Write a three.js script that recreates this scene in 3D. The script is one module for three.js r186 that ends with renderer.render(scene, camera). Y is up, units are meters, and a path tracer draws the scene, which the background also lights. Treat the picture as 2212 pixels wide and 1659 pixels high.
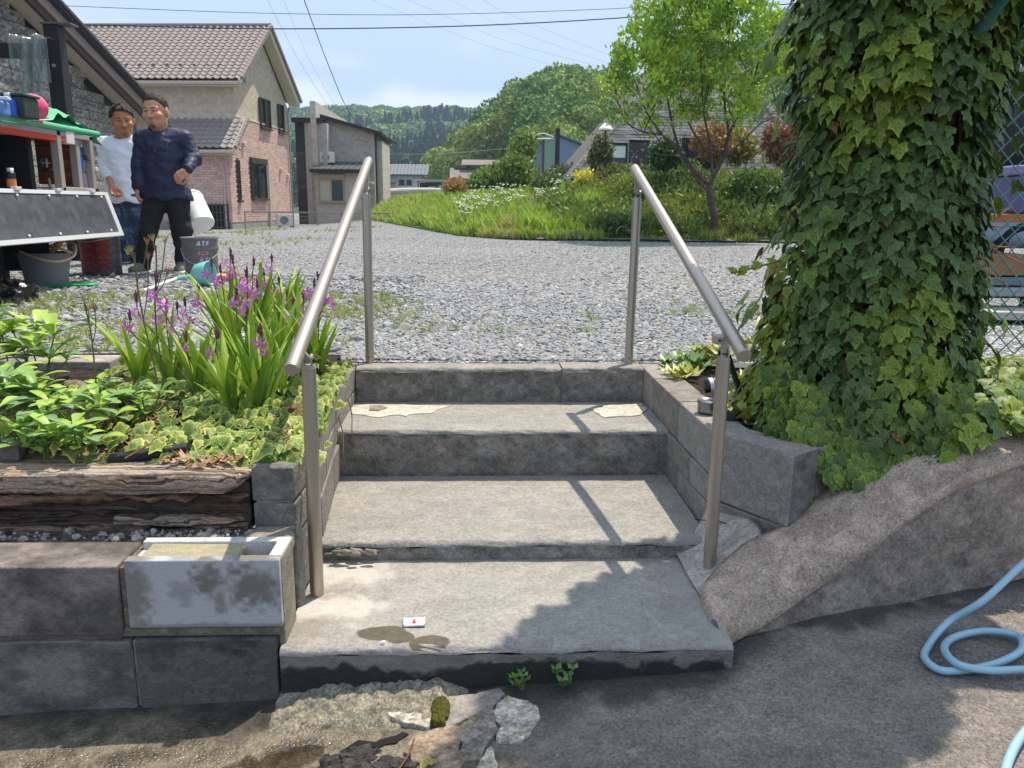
import * as THREE from 'three';
import { mergeGeometries, mergeVertices, toCreasedNormals } from 'three/addons/utils/BufferGeometryUtils.js';
import { RoundedBoxGeometry } from 'three/addons/geometries/RoundedBoxGeometry.js';
import { FontLoader } from 'three/addons/loaders/FontLoader.js';
import { TextGeometry } from 'three/addons/geometries/TextGeometry.js';

// ---------------------------------------------------------------- camera, sky, sun, exposure
const scene = new THREE.Scene();
const RAD = Math.PI / 180;
const camera = new THREE.PerspectiveCamera(51.34, 1024 / 768, 0.05, 3000);
camera.rotation.order = 'YXZ';
camera.position.set(0, 0.668, 0);
camera.rotation.set(-12.6 * RAD, -2.4 * RAD, 0.6 * RAD);
scene.add(camera);
const renderer = new THREE.WebGLRenderer({ antialias: true });
renderer.toneMapping = THREE.LinearToneMapping;
renderer.toneMappingExposure = 1.33;
renderer.shadowMap.enabled = true;
const SUN_DIR = new THREE.Vector3(0.268, 0.9, -0.342).normalize();
const sun = new THREE.DirectionalLight(0xfff3e0, 4.6);
sun.position.copy(SUN_DIR).multiplyScalar(60);
sun.castShadow = true;
sun.shadow.mapSize.set(4096, 4096);
Object.assign(sun.shadow.camera, { left: -45, right: 45, top: 45, bottom: -45, near: 1, far: 160 });
scene.add(sun, sun.target);

// ---------------------------------------------------------------- random numbers and noise
function rng(seed) { let a = seed >>> 0; return () => { a = (a + 0x6D2B79F5) >>> 0; let t = a; t = Math.imul(t ^ (t >>> 15), t | 1); t ^= t + Math.imul(t ^ (t >>> 7), t | 61); return ((t ^ (t >>> 14)) >>> 0) / 4294967296; }; }
const clamp = (x, a = 0, b = 1) => Math.min(b, Math.max(a, x));
const lerp = (a, b, t) => a + (b - a) * t;
const sst = (a, b, x) => { const t = clamp((x - a) / (b - a)); return t * t * (3 - 2 * t); };
function h3(x, y, z) { let h = Math.imul(x, 374761393) + Math.imul(y, 668265263) + Math.imul(z, 2147483647 ^ 0x5bd1e995); h = Math.imul(h ^ (h >>> 13), 1274126177); return ((h ^ (h >>> 16)) >>> 0) / 4294967296; }
function vn(x, y = 0, z = 0) {                                   // value noise 0..1
  const xi = Math.floor(x), yi = Math.floor(y), zi = Math.floor(z); let u = x - xi, v = y - yi, w = z - zi;
  u = u * u * (3 - 2 * u); v = v * v * (3 - 2 * v); w = w * w * (3 - 2 * w);
  const g = (i, j, k) => h3(xi + i, yi + j, zi + k);
  return lerp(lerp(lerp(g(0, 0, 0), g(1, 0, 0), u), lerp(g(0, 1, 0), g(1, 1, 0), u), v), lerp(lerp(g(0, 0, 1), g(1, 0, 1), u), lerp(g(0, 1, 1), g(1, 1, 1), u), v), w);
}
function fbm(x, y = 0, z = 0, o = 4) { let s = 0, a = 0.5, t = 0; for (let i = 0; i < o; i++) { s += a * vn(x, y, z); t += a; a *= 0.5; x = x * 2.03 + 7.1; y = y * 2.03 + 3.7; z = z * 2.03 + 1.3; } return s / t; }
// tileable tables, looked up with wrap-around: soft noise (fbm) and white noise
const TS = 512, SOFT = new Float32Array(TS * TS), WHITE = new Float32Array(TS * TS);
{
  const r = rng(5); for (let i = 0; i < TS * TS; i++) WHITE[i] = r();
  let amp = 0.5, tot = 0;
  for (let o = 0; o < 6; o++) {
    const P = 8 << o, st = TS / P; tot += amp;
    for (let y = 0; y < TS; y++) for (let x = 0; x < TS; x++) {
      const X = x / st, Y = y / st, xi = Math.floor(X), yi = Math.floor(Y); let u = X - xi, v = Y - yi; u = u * u * (3 - 2 * u); v = v * v * (3 - 2 * v);
      const g = (i, j) => h3((xi + i) % P, (yi + j) % P, 11 + o);
      SOFT[y * TS + x] += amp * lerp(lerp(g(0, 0), g(1, 0), u), lerp(g(0, 1), g(1, 1), u), v);
    }
    amp *= 0.55;
  }
  for (let i = 0; i < TS * TS; i++) SOFT[i] /= tot;
}
function tab(T, u, v) { const x = (u - Math.floor(u)) * TS, y = (v - Math.floor(v)) * TS, xi = Math.floor(x), yi = Math.floor(y), a = x - xi, b = y - yi, x1 = (xi + 1) % TS, y1 = (yi + 1) % TS, X = xi % TS, Y = yi % TS; return lerp(lerp(T[Y * TS + X], T[Y * TS + x1], a), lerp(T[y1 * TS + X], T[y1 * TS + x1], a), b); }
const GRAIN = new Float32Array(TS * TS); for (let y = 0; y < TS; y++) for (let x = 0; x < TS; x++) { let s = 0; for (const [P, w, k] of [[96, .6, 3], [224, .4, 5]]) { const st = TS / P, X = x / st, Y = y / st, xi = Math.floor(X), yi = Math.floor(Y); let u = X - xi, v = Y - yi; u = u * u * (3 - 2 * u); v = v * v * (3 - 2 * v); const g = (i, j) => h3((xi + i) % Math.round(P), (yi + j) % Math.round(P), 70 + k); s += w * lerp(lerp(g(0, 0), g(1, 0), u), lerp(g(0, 1), g(1, 1), u), v); } GRAIN[y * TS + x] = clamp((s - .5) * 1.7 + .5); }
const grain = (u, v) => tab(GRAIN, u, v);
const soft = (u, v) => clamp((tab(SOFT, u, v) - 0.5) * 2.6 + 0.5);
const white = (u, v) => tab(WHITE, u, v);

// ---------------------------------------------------------------- sky
{
  const W = 1024, H = 512, d = new Float32Array(W * H * 4);
  for (let j = 0; j < H; j++) for (let i = 0; i < W; i++) {
    const el = ((j + 0.5) / H - 0.5) * Math.PI, az = ((i + 0.5) / W - 0.5) * 2 * Math.PI, y = Math.sin(el), x = Math.cos(el) * Math.cos(az), z = Math.cos(el) * Math.sin(az);
    const e = Math.max(y, 0), t = Math.pow(e, 0.62);
    let c = [lerp(0.45, 0.47, t), lerp(0.59, 0.60, t), lerp(0.81, 0.82, t)];
    const s = Math.max(0, x * SUN_DIR.x + y * SUN_DIR.y + z * SUN_DIR.z), gl = 0.32 * Math.pow(s, 6) + 0.5 * Math.pow(s, 60);
    c = c.map((v, k) => v + gl * [1, 0.97, 0.9][k]);
    if (y > 0.005) {                                              // thin clouds on a plane overhead
      const px = x / (y + 0.12), pz = z / (y + 0.12);
      let cl = fbm(px * 0.9 + 4.2, pz * 0.9 + 1.7, 0.5, 6);
      cl = sst(0.6, 0.85, cl) * 0.6 + 0.14 * sst(0.35, 0.7, fbm(px * 0.35 + 9, pz * 0.5, 3.3, 4));
      const pf = sst(0.0, 0.08, y);
      // low cumulus strip near the horizon
      const low = sst(0.52, 0.7, fbm(az * 7 + 3.1, y * 26, 8.2, 5)) * sst(0.24, 0.12, y) * sst(0.02, 0.08, y) * 0.45;
      const k = clamp(cl * pf + low);
      c = c.map((v, q) => lerp(v, [0.93, 0.95, 0.98][q] * 0.98, k));
    }
    if (y < 0) c = c.map((v, q) => lerp(v, [0.2, 0.2, 0.19][q], sst(0, -0.12, y)));
    const o = (j * W + i) * 4; d[o] = c[0]; d[o + 1] = c[1]; d[o + 2] = c[2]; d[o + 3] = 1;
  }
  const t = new THREE.DataTexture(d, W, H, THREE.RGBAFormat, THREE.FloatType);
  t.mapping = THREE.EquirectangularReflectionMapping; t.magFilter = t.minFilter = THREE.LinearFilter; t.wrapS = THREE.RepeatWrapping; t.needsUpdate = true;
  scene.background = t; scene.environment = t;
}
scene.fog = new THREE.FogExp2(0xbcd4ee, 0.0006);

// ---------------------------------------------------------------- helpers
camera.updateMatrixWorld(true);
const FPX = 829.5 / Math.tan(51.34 * RAD / 2);
function ray(px, py) { return new THREE.Vector3((px - 1106) / FPX, -(py - 829.5) / FPX, -1).applyQuaternion(camera.quaternion); }
const V = (x, y, z) => new THREE.Vector3(x, y, z);
// a point of the survey: where the sight line of a photo pixel (2212 x 1659) meets a plane of known height / distance / offset
const onY = (px, py, y) => { const d = ray(px, py); return d.multiplyScalar((y - 0.668) / d.y).add(camera.position); };
const onZ = (px, py, z) => { const d = ray(px, py); return d.multiplyScalar(z / d.z).add(camera.position); };
const onX = (px, py, x) => { const d = ray(px, py); return d.multiplyScalar(x / d.x).add(camera.position); };

const used = new Map();
function numbered(n) { const k = used.get(n) ?? 0; used.set(n, k + 1); return k ? n + '_' + String(k).padStart(3, '0') : n; }
function tag(o, label, category, group) { if (label) o.userData.label = label; if (category) o.userData.category = category; if (group) o.userData.group = group; return o; }
function mesh(name, geo, mat, parent = scene) { const m = new THREE.Mesh(geo, mat); m.name = parent === scene ? numbered(name) : name; m.castShadow = m.receiveShadow = true; if (name === 'stems' || name === 'twigs') m.userData.kind = 'stuff'; parent.add(m); return m; }
function thing(name, label, category, group, pos) { const g = new THREE.Group(); g.name = numbered(name); tag(g, label, category, group); if (pos) g.position.copy(pos); scene.add(g); return g; }
function struct(name, geo, mat) { const m = mesh(name, geo, mat); m.userData.kind = 'structure'; return m; }
function stuff(m) { m.userData.kind = 'stuff'; return m; }
function copyOf(o, label, group) { const c = o.clone(); c.name = numbered(o.name.replace(/_\d+$/, '')); scene.add(c); c.userData = { ...o.userData }; if (label) c.userData.label = label; if (group) c.userData.group = group; return c; }
function sg(hex) { const c = new THREE.Color(hex); return [c.r, c.g, c.b]; }   // sRGB hex -> linear triple

function tex(w, h, fn, data = false) {                            // fn(u, v) -> [r, g, b] in display values 0..1
  const d = new Uint8Array(w * h * 4);
  for (let y = 0; y < h; y++) for (let x = 0; x < w; x++) { const c = fn((x + 0.5) / w, (y + 0.5) / h), o = (y * w + x) * 4; d[o] = clamp(c[0]) * 255; d[o + 1] = clamp(c[1]) * 255; d[o + 2] = clamp(c[2]) * 255; d[o + 3] = 255; }
  const t = new THREE.DataTexture(d, w, h, THREE.RGBAFormat); t.wrapS = t.wrapT = THREE.RepeatWrapping; t.magFilter = THREE.LinearFilter; t.minFilter = THREE.LinearMipmapLinearFilter; t.generateMipmaps = true;
  if (!data) t.colorSpace = THREE.SRGBColorSpace; t.needsUpdate = true; return t;
}
const grey = (fn) => (u, v) => { const g = fn(u, v); return [g, g, g]; };
const rep = (t, m) => { t.repeat.set(1 / m, 1 / m); return t; };
const std = (o) => new THREE.MeshStandardMaterial({ roughness: 0.85, metalness: 0, ...o });
const plain = (hex, rough = 0.8, o = {}) => std({ color: hex, roughness: rough, ...o });

function boxUV(g, ox = 0, oy = 0) {                               // uv in metres, by the way each face points
  g = g.index ? g.toNonIndexed() : g; const p = g.attributes.position, n = p.count, uv = new Float32Array(n * 2), a = V(), b = V(), c = V();
  for (let i = 0; i < n; i += 3) {
    a.fromBufferAttribute(p, i); b.fromBufferAttribute(p, i + 1); c.fromBufferAttribute(p, i + 2);
    const nn = b.clone().sub(a).cross(c.clone().sub(a)), X = Math.abs(nn.x), Y = Math.abs(nn.y), Z = Math.abs(nn.z);
    [a, b, c].forEach((q, k) => { const [u, v] = Y >= X && Y >= Z ? [q.x, q.z] : X >= Z ? [q.z, q.y] : [q.x, q.y]; uv[(i + k) * 2] = u + ox; uv[(i + k) * 2 + 1] = v + oy; });
  }
  g.setAttribute('uv', new THREE.BufferAttribute(uv, 2)); return g;
}
function jitterGeo(g, amp, freq, seed = 0) { const p = g.attributes.position; for (let i = 0; i < p.count; i++) { const x = p.getX(i), y = p.getY(i), z = p.getZ(i); p.setXYZ(i, x + (vn(x * freq + seed, y * freq, z * freq) - 0.5) * amp, y + (vn(x * freq + 31 + seed, y * freq, z * freq) - 0.5) * amp, z + (vn(x * freq, y * freq + 57 + seed, z * freq) - 0.5) * amp); } g.computeVertexNormals(); return g; }
function box(w, h, d, r = 0.004, seg = 1) { return r > 0 ? new RoundedBoxGeometry(w, h, d, seg + 1, Math.min(r, w / 2.2, h / 2.2, d / 2.2)) : new THREE.BoxGeometry(w, h, d); }
// box between two corners, uv in metres
function boxAt(x0, x1, y0, y1, z0, z1, r = 0.004, off = 0) { const g = box(Math.abs(x1 - x0), Math.abs(y1 - y0), Math.abs(z1 - z0), r); g.translate((x0 + x1) / 2, (y0 + y1) / 2, (z0 + z1) / 2); return boxUV(g, off, off * 0.7); }
function loft(rows, closed = false, caps = false, uvm = false) {  // rows of points with equal counts -> one skin; uvm: uv in metres
  const n = rows[0].length, pos = [], uv = [], idx = []; let vv = 0;
  rows.forEach((r, i) => { if (i && uvm) vv += rows[i][0].distanceTo(rows[i - 1][0]); let uu = 0; for (let k = 0; k < n + (closed ? 1 : 0); k++) { const p = r[k % n]; if (k && uvm) uu += p.distanceTo(r[(k - 1) % n]); pos.push(p.x, p.y, p.z); uv.push(uvm ? uu : k / n, uvm ? vv : i / (rows.length - 1)); } });
  const m = n + (closed ? 1 : 0);
  for (let i = 0; i < rows.length - 1; i++) for (let k = 0; k < m - 1; k++) { const a = i * m + k, b = a + 1, c = a + m, d = c + 1; idx.push(a, b, d, a, d, c); }
  if (caps) for (const i of [0, rows.length - 1]) { const base = pos.length / 3, c = rows[i].reduce((s, p) => s.add(p), V()).divideScalar(n); pos.push(c.x, c.y, c.z); uv.push(0.5, 0.5); rows[i].forEach((p) => { pos.push(p.x, p.y, p.z); uv.push(p.x, p.y); }); for (let k = 0; k < n; k++) { const a = base + 1 + k, b = base + 1 + (k + 1) % n; i ? idx.push(base, b, a) : idx.push(base, a, b); } }
  const g = new THREE.BufferGeometry(); g.setAttribute('position', new THREE.Float32BufferAttribute(pos, 3)); g.setAttribute('uv', new THREE.Float32BufferAttribute(uv, 2)); g.setIndex(idx); g.computeVertexNormals(); return g;
}
function tube(pts, r, rad = 8, seg, closed = false) { return new THREE.TubeGeometry(new THREE.CatmullRomCurve3(pts, closed), seg ?? pts.length * 6, r, rad, closed); }
function rod(a, b, r, r2 = r, rad = 12, open = false) { const g = new THREE.CylinderGeometry(r2, r, a.distanceTo(b), rad, 1, open); g.applyQuaternion(new THREE.Quaternion().setFromUnitVectors(V(0, 1, 0), b.clone().sub(a).normalize())); g.translate((a.x + b.x) / 2, (a.y + b.y) / 2, (a.z + b.z) / 2); return g; }
function bar(a, b, w, h) { const l = a.distanceTo(b), g = box(w, h, l, Math.min(w, h) * 0.15); g.applyQuaternion(new THREE.Quaternion().setFromRotationMatrix(new THREE.Matrix4().lookAt(b, a, Math.abs(b.clone().sub(a).normalize().y) > 0.95 ? V(1, 0, 0) : V(0, 1, 0)))); g.translate((a.x + b.x) / 2, (a.y + b.y) / 2, (a.z + b.z) / 2); return boxUV(g); }
const lathe = (pts, seg = 24) => new THREE.LatheGeometry(pts.map(([x, y]) => new THREE.Vector2(x, y)), seg);
function merge(list) { return mergeGeometries(list.map((g) => { const q = g.index ? g.toNonIndexed() : g.clone(); for (const k of Object.keys(q.attributes)) if (!['position', 'normal', 'uv', 'color'].includes(k)) q.deleteAttribute(k); if (!q.attributes.uv) q.setAttribute('uv', new THREE.Float32BufferAttribute(new Float32Array(q.attributes.position.count * 2), 2)); if (!q.attributes.normal) q.computeVertexNormals(); return q; }).map((q, i, a) => { if (a.some((z) => z.attributes.color) && !q.attributes.color) q.setAttribute('color', new THREE.Float32BufferAttribute(new Float32Array(q.attributes.position.count * 3).fill(1), 3)); return q; })); }
function tint(g, c) { const n = g.attributes.position.count, a = new Float32Array(n * 3); for (let i = 0; i < n; i++) a.set(c, i * 3); g.setAttribute('color', new THREE.BufferAttribute(a, 3)); return g; }
// flat polygon (x, z) with a thickness, lying at height y
function slabPoly(pts, y, th, bevel = 0.004) { const s = new THREE.Shape(pts.map(([x, z]) => new THREE.Vector2(x, -z))); const g = new THREE.ExtrudeGeometry(s, { depth: th - bevel, bevelEnabled: true, bevelSize: bevel, bevelThickness: bevel, bevelSegments: 2, steps: 1 }); g.rotateX(-Math.PI / 2); g.translate(0, y - th, 0); return boxUV(g); }
function roughPoly(pts, sub, amp, seed) { const out = []; pts.forEach((p, i) => { const q = pts[(i + 1) % pts.length]; for (let k = 0; k < sub; k++) { const t = k / sub, x = lerp(p[0], q[0], t), z = lerp(p[1], q[1], t); out.push([x + (vn(x * 40 + seed, z * 40) - 0.5) * amp, z + (vn(x * 40, z * 40 + seed) - 0.5) * amp]); } }); return out; }
function instances(name, geo, mat, list, parent = scene, colors) {  // list of Matrix4; a mass nobody would count
  const m = new THREE.InstancedMesh(geo, mat, list.length); m.name = parent === scene ? numbered(name) : name; list.forEach((q, i) => m.setMatrixAt(i, q)); if (colors) { const c = new THREE.Color(); list.forEach((_, i) => { const k = colors(i); c.setRGB(k[0], k[1], k[2]); m.setColorAt(i, c); }); }
  m.castShadow = m.receiveShadow = true; parent.add(m); return stuff(m);
}
const QT = new THREE.Quaternion(), EU = new THREE.Euler();
function mat4(p, rx, ry, rz, sx, sy = sx, sz = sx) { return new THREE.Matrix4().compose(p, QT.setFromEuler(EU.set(rx, ry, rz, 'YXZ')).clone(), V(sx, sy, sz)); }
// ---------------------------------------------------------------- materials of the masonry
function speck(u, v, s) { return white(u * s, v * s); }
const BUMP0 = tex(512, 512, grey((u, v) => .5 + .35 * (white(u, v) - .5) + .5 * (grain(u, v) - .5)), true);
const own = (t, m) => { const c = t.clone(); c.repeat.set(1 / m, 1 / m); c.needsUpdate = true; return c; };
const bumps = {}; const bumpOf = (m) => bumps[m] ??= own(BUMP0, m);
function concrete(r, g, b, mott, gr, m = 1.0) {
  const N = m > .75 ? 1024 : 512, map = rep(tex(N, N, (u, v) => { const big = soft(u * 2 + .1, v * 2) - .5, mid = soft(u * 6, v * 6 + .3) - .5, fine = speck(u, v, 2) - .5, sp = speck(u + .31, v + .7, 1); const gs = m > .75 ? 2 : 1, g3 = grain(u * gs, v * gs) - .5, k = 1 + mott * (big * .9 + mid * .6) + gr * (fine * .8 + g3 * 1.1) + (sp > .92 ? gr * 1.0 : sp < .07 ? -gr * 1.4 : 0); const w = 1 + mott * .12 * (soft(u * 3 + .5, v * 3) - .5); return [r * k * w, g * k, b * k / w]; }), m);
  return std({ map, bumpMap: bumpOf(m > .75 ? .5 : m > .35 ? .3 : .15), bumpScale: 0.0022, roughness: 0.93 });
}
const M = {};
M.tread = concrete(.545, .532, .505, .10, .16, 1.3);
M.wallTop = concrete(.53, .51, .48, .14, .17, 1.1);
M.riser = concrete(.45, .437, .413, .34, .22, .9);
M.block = concrete(.47, .45, .42, .2, .18, .8);
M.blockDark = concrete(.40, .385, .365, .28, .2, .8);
M.blockNewPlain = concrete(.72, .71, .70, .06, .06, .5);
M.mortarLight = concrete(.70, .68, .62, .16, .2, .4);
M.mortarGrey = concrete(.50, .48, .43, .2, .1, .5);
M.pinkAgg = (() => {
  const map = rep(tex(1024, 1024, (u, v) => { const f = speck(u, v, 1), f2 = speck(u + .4, v + .1, 2), big = soft(u * 2, v * 2) - .5, m = soft(u * 14, v * 14); const g4 = grain(u, v), g5 = grain(v * 2 + .3, u * 2); let k = 1 + .34 * (f - .5) + .26 * (f2 - .5) + .22 * big + .12 * (g4 - .5) + .2 * (g5 - .5); if (g5 < .12) k *= .84; const p = grain(u + .4, v); return [.60 * k + .03 * p, .55 * k, .49 * k]; }), .7);
  return std({ map, bumpMap: rep(tex(512, 512, grey((u, v) => .5 + .6 * (white(u, v) - .5) + .6 * (grain(u, v) - .5)), true), .6), bumpScale: .0018, roughness: .95 });
})();
M.cheek = concrete(.50, .46, .42, .30, .24, 1.2);

// ---------------------------------------------------------------- staircase
const stairs = thing('concrete_staircase', 'grey concrete outdoor steps climbing between two block walls up to the gravel', 'staircase');
function noseStrip(xs, pts, amp, seed) {                          // profile pts (z, y) swept along x with a worn, uneven edge
  const [x0, x1] = xs, n = 60, rows = [];
  for (let i = 0; i <= n; i++) { const x = lerp(x0, x1, i / n); rows.push(pts.map(([z, y, k = 1], j) => V(x, y + k * amp * (vn(x * 16 + seed, j * .7) - .5) + k * amp * .6 * (vn(x * 70, j, seed) - .5), z + k * amp * (vn(x * 19, j * .7, seed + 3) - .5)))); }
  return boxUV(loft(rows), seed > 1 ? seed * .37 : 0, seed > 1 ? seed * .61 : 0);
}
const arc = (z, y, r, n = 5) => { const o = []; for (let i = 0; i <= n; i++) { const a = i / n * Math.PI / 2; o.push([z - r + r * Math.sin(a), y - r + r * Math.cos(a)]); } return o; };
// tread of the bottom step carries its own print of stains: pale cement round the posts and two wet patches
M.treadLow = (() => {
  const x0 = -.48, x1 = .66, z0 = -2.26, z1 = -1.72;
  const P = (x, y) => { const p = onY(x, y, -.37); return [p.x, p.z]; };
  const wet = [[[825, 1368], [45, 16]], [[865, 1378], [30, 12]], [[930, 1386], [38, 15]], [[905, 1390], [20, 11]]].map(([c, s]) => { const [x, z] = P(...c), [xa] = P(c[0] + s[0], c[1]), [, zb] = P(c[0], c[1] + s[1]); return [x, z, Math.abs(xa - x), Math.abs(zb - z)]; });
  const [ax, az] = P(735, 1225), [bx, bz] = P(700, 1315);
  const map = tex(1536, 768, (u, v) => {
    const x = lerp(x0, x1, u), z = lerp(z0, z1, v), U = x / 1.2, W = z / 1.2;
    const big = soft(U * 2, W * 2) - .5, mid = soft(U * 7, W * 7) - .5, fine = white(U * 2.2, W * 2.2) - .5, sp = white(U * 1.1 + .3, W * 1.1);
    const g3 = grain(U * 2, W * 2) - .5; let k = 1 + .11 * (big * .9 + mid * .55) + .16 * fine + .16 * g3 + (sp > .93 ? .2 : sp < .06 ? -.24 : 0), c = [.55 * k, .536 * k, .51 * k];
    const n1 = fbm(x * 16, z * 16, 3, 2), n2 = vn(x * 55, z * 55, 9);
    let pale = Math.max(sst(.16, .06, Math.hypot((x - ax) * .8, z - az) + (n1 - .5) * .12), sst(.15, .05, Math.hypot((x - bx) * .75, (z - bz) * 1.25) + (n1 - .5) * .13 + (n2 - .5) * .05));
    c = c.map((q, i) => lerp(q, [.76, .74, .70][i] * (1 + .1 * (n2 - .5)), pale * .7));
    const damp = sst(.13, .05, Math.hypot((x + .45), (z + 1.9) * .8) + (n1 - .5) * .09) * (1 - pale);
    c = c.map((q, i) => lerp(q, [.50, .465, .40][i], damp * .6));
    let w = 0; for (const [cx, cz, sx, sz] of wet) w = Math.max(w, sst(1.12, .92, Math.hypot((x - cx) / sx, (z - cz) / sz) + (n1 - .5) * .45));
    c = c.map((q, i) => lerp(q, q * [.60, .57, .50][i], w));
    const wr = sst(.52, .6, x + (n1 - .5) * .06); c = c.map((q, i) => lerp(q, [.60, .59, .56][i] * (1 + .12 * (n2 - .5)), wr * .5));
    return c;
  });
  map.repeat.set(1 / (x1 - x0), 1 / (z1 - z0)); map.offset.set(-x0 / (x1 - x0), -z0 / (z1 - z0));
  return std({ map, bumpMap: M.tread.bumpMap, bumpScale: .002, roughness: .93 });
})();
// face of the bottom step: black algae with a ragged upper edge
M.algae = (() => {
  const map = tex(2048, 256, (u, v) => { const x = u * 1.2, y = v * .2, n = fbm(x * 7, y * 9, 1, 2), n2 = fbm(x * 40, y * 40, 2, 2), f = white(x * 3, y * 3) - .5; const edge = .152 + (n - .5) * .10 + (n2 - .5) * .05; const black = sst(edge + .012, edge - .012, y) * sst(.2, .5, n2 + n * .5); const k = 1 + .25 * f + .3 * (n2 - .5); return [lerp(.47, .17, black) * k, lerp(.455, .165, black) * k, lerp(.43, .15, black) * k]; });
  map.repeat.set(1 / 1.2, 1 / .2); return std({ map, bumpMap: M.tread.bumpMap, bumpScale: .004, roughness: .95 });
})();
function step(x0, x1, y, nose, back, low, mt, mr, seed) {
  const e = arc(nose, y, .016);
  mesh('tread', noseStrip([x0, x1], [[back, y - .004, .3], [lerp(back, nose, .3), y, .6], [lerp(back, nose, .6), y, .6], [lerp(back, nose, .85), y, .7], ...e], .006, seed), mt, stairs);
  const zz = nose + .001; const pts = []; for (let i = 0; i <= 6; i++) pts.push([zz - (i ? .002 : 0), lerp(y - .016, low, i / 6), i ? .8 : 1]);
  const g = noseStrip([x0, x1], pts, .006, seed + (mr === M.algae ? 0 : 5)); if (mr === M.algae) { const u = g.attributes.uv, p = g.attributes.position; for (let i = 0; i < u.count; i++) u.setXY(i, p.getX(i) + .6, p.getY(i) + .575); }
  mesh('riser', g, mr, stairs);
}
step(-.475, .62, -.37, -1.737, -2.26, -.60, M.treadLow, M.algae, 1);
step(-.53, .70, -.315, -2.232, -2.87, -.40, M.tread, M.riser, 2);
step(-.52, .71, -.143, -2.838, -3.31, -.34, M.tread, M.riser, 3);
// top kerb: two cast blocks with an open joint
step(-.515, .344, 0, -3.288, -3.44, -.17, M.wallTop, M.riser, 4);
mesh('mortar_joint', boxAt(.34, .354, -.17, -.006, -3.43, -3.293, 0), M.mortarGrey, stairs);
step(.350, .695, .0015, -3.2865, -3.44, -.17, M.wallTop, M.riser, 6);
// solid core under the steps so that light cannot come from below
mesh('core', merge([boxAt(-.45, .62, -.75, -.39, -2.3, -1.76, 0), boxAt(-.45, .69, -.75, -.335, -2.9, -2.26, 0), boxAt(-.5, .69, -.75, -.165, -3.4, -2.86, 0)]), M.riser, stairs);
// broken corner of the second step, patched
{ const r = rng(41); const list = []; for (let i = 0; i < 26; i++) { const p = onY(705 + r() * 110, 1188 + r() * 8, -.33 - r() * .02); const g = new THREE.IcosahedronGeometry(.006 + r() * .010, 2); g.scale(1.4, .7, .6); jitterGeo(g, .012, 60, i); g.translate(p.x, p.y, p.z + .004); list.push(boxUV(g)); } mesh('chipped_edge', merge(list), M.mortarGrey, stairs); }
// pale cement patches on the treads where the back posts were set
function patch(parent, px, y, mat, seed, amp = .02, th = .004) { const pts = px.map(([a, b]) => { const p = onY(a, b, y); return [p.x, p.z]; }); return mesh('cement_patch', slabPoly(roughPoly(pts, 5, amp, seed), y + th, th + .003, .002), mat, parent); }
patch(stairs, [[772, 876], [900, 876], [968, 880], [930, 893], [870, 898], [800, 902], [752, 893]], -.143, M.mortarLight, 2, .03);
patch(stairs, [[1300, 878], [1380, 874], [1395, 882], [1385, 896], [1310, 903], [1282, 890]], -.143, M.mortarLight, 9, .03);
patch(stairs, [[800, 878], [822, 876], [834, 881], [820, 887], [800, 887]], -.138, M.mortarGrey, 4, .008);

// ---------------------------------------------------------------- left wall along the steps
function blockGeo(len, h, d, seed) { const g = new RoundedBoxGeometry(len, h, d, 2, .006); jitterGeo(g, .004, 30, seed); return boxUV(g, seed * .31, seed * .17); }
const leftWall = thing('block_wall', 'concrete block wall edging the left side of the steps under the purple flowers', 'wall');
{
  const line = [V(-.575, 0, -3.44), V(-.575, 0, -2.85), V(-.522, 0, -2.23), V(-.535, 0, -1.985)], W = .11;
  const seg = []; for (let i = 0; i < 3; i++) seg.push([line[i], line[i + 1]]);
  const courses = [[0, -.092], [-.097, -.184], [-.192, -.37], [-.378, -.56]];
  courses.forEach(([t, b], ci) => {
    const zs = ci % 2 ? [-3.44, -3.2, -2.83, -2.44, -2.18, -1.985] : [-3.44, -3.05, -2.66, -2.27, -1.985];
    const X = (z) => z < -2.85 ? -.575 : z < -2.23 ? lerp(-.575, -.522, (z + 2.85) / .62) : lerp(-.522, -.535, (z + 2.23) / .245);
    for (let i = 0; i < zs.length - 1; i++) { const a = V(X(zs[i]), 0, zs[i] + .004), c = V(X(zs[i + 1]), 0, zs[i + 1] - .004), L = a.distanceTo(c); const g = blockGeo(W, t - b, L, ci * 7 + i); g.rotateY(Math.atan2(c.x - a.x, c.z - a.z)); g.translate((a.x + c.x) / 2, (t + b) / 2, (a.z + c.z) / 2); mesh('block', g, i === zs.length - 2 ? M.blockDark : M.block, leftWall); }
  });
  const core = [[-3.43, -.575], [-2.85, -.575], [-2.23, -.522], [-1.995, -.535]].map(([z, x]) => [V(x - .045, -.6, z), V(x + .046, -.6, z), V(x + .046, -.008, z), V(x - .045, -.008, z)]);
  mesh('mortar_bed', boxUV(loft(core, true, true)), M.mortarGrey, leftWall);
  // rough cement smeared down the end of the wall beside the post
  const sm = []; for (let i = 0; i <= 14; i++) { const y = lerp(-.15, -.40, i / 14), w = .02 + .012 * vn(i * .9); sm.push([V(-.492, y, -1.975), V(-.492 + .004, y, -1.955 + .01 * vn(i * 1.7)), V(-.482 + w * .5, y, -1.95 + .012 * vn(i * .8, 3)), V(-.470 + w * .3, y, -1.975)]); }
  mesh('cement_smear', boxUV(loft(sm)), M.mortarGrey, leftWall);
}

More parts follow.
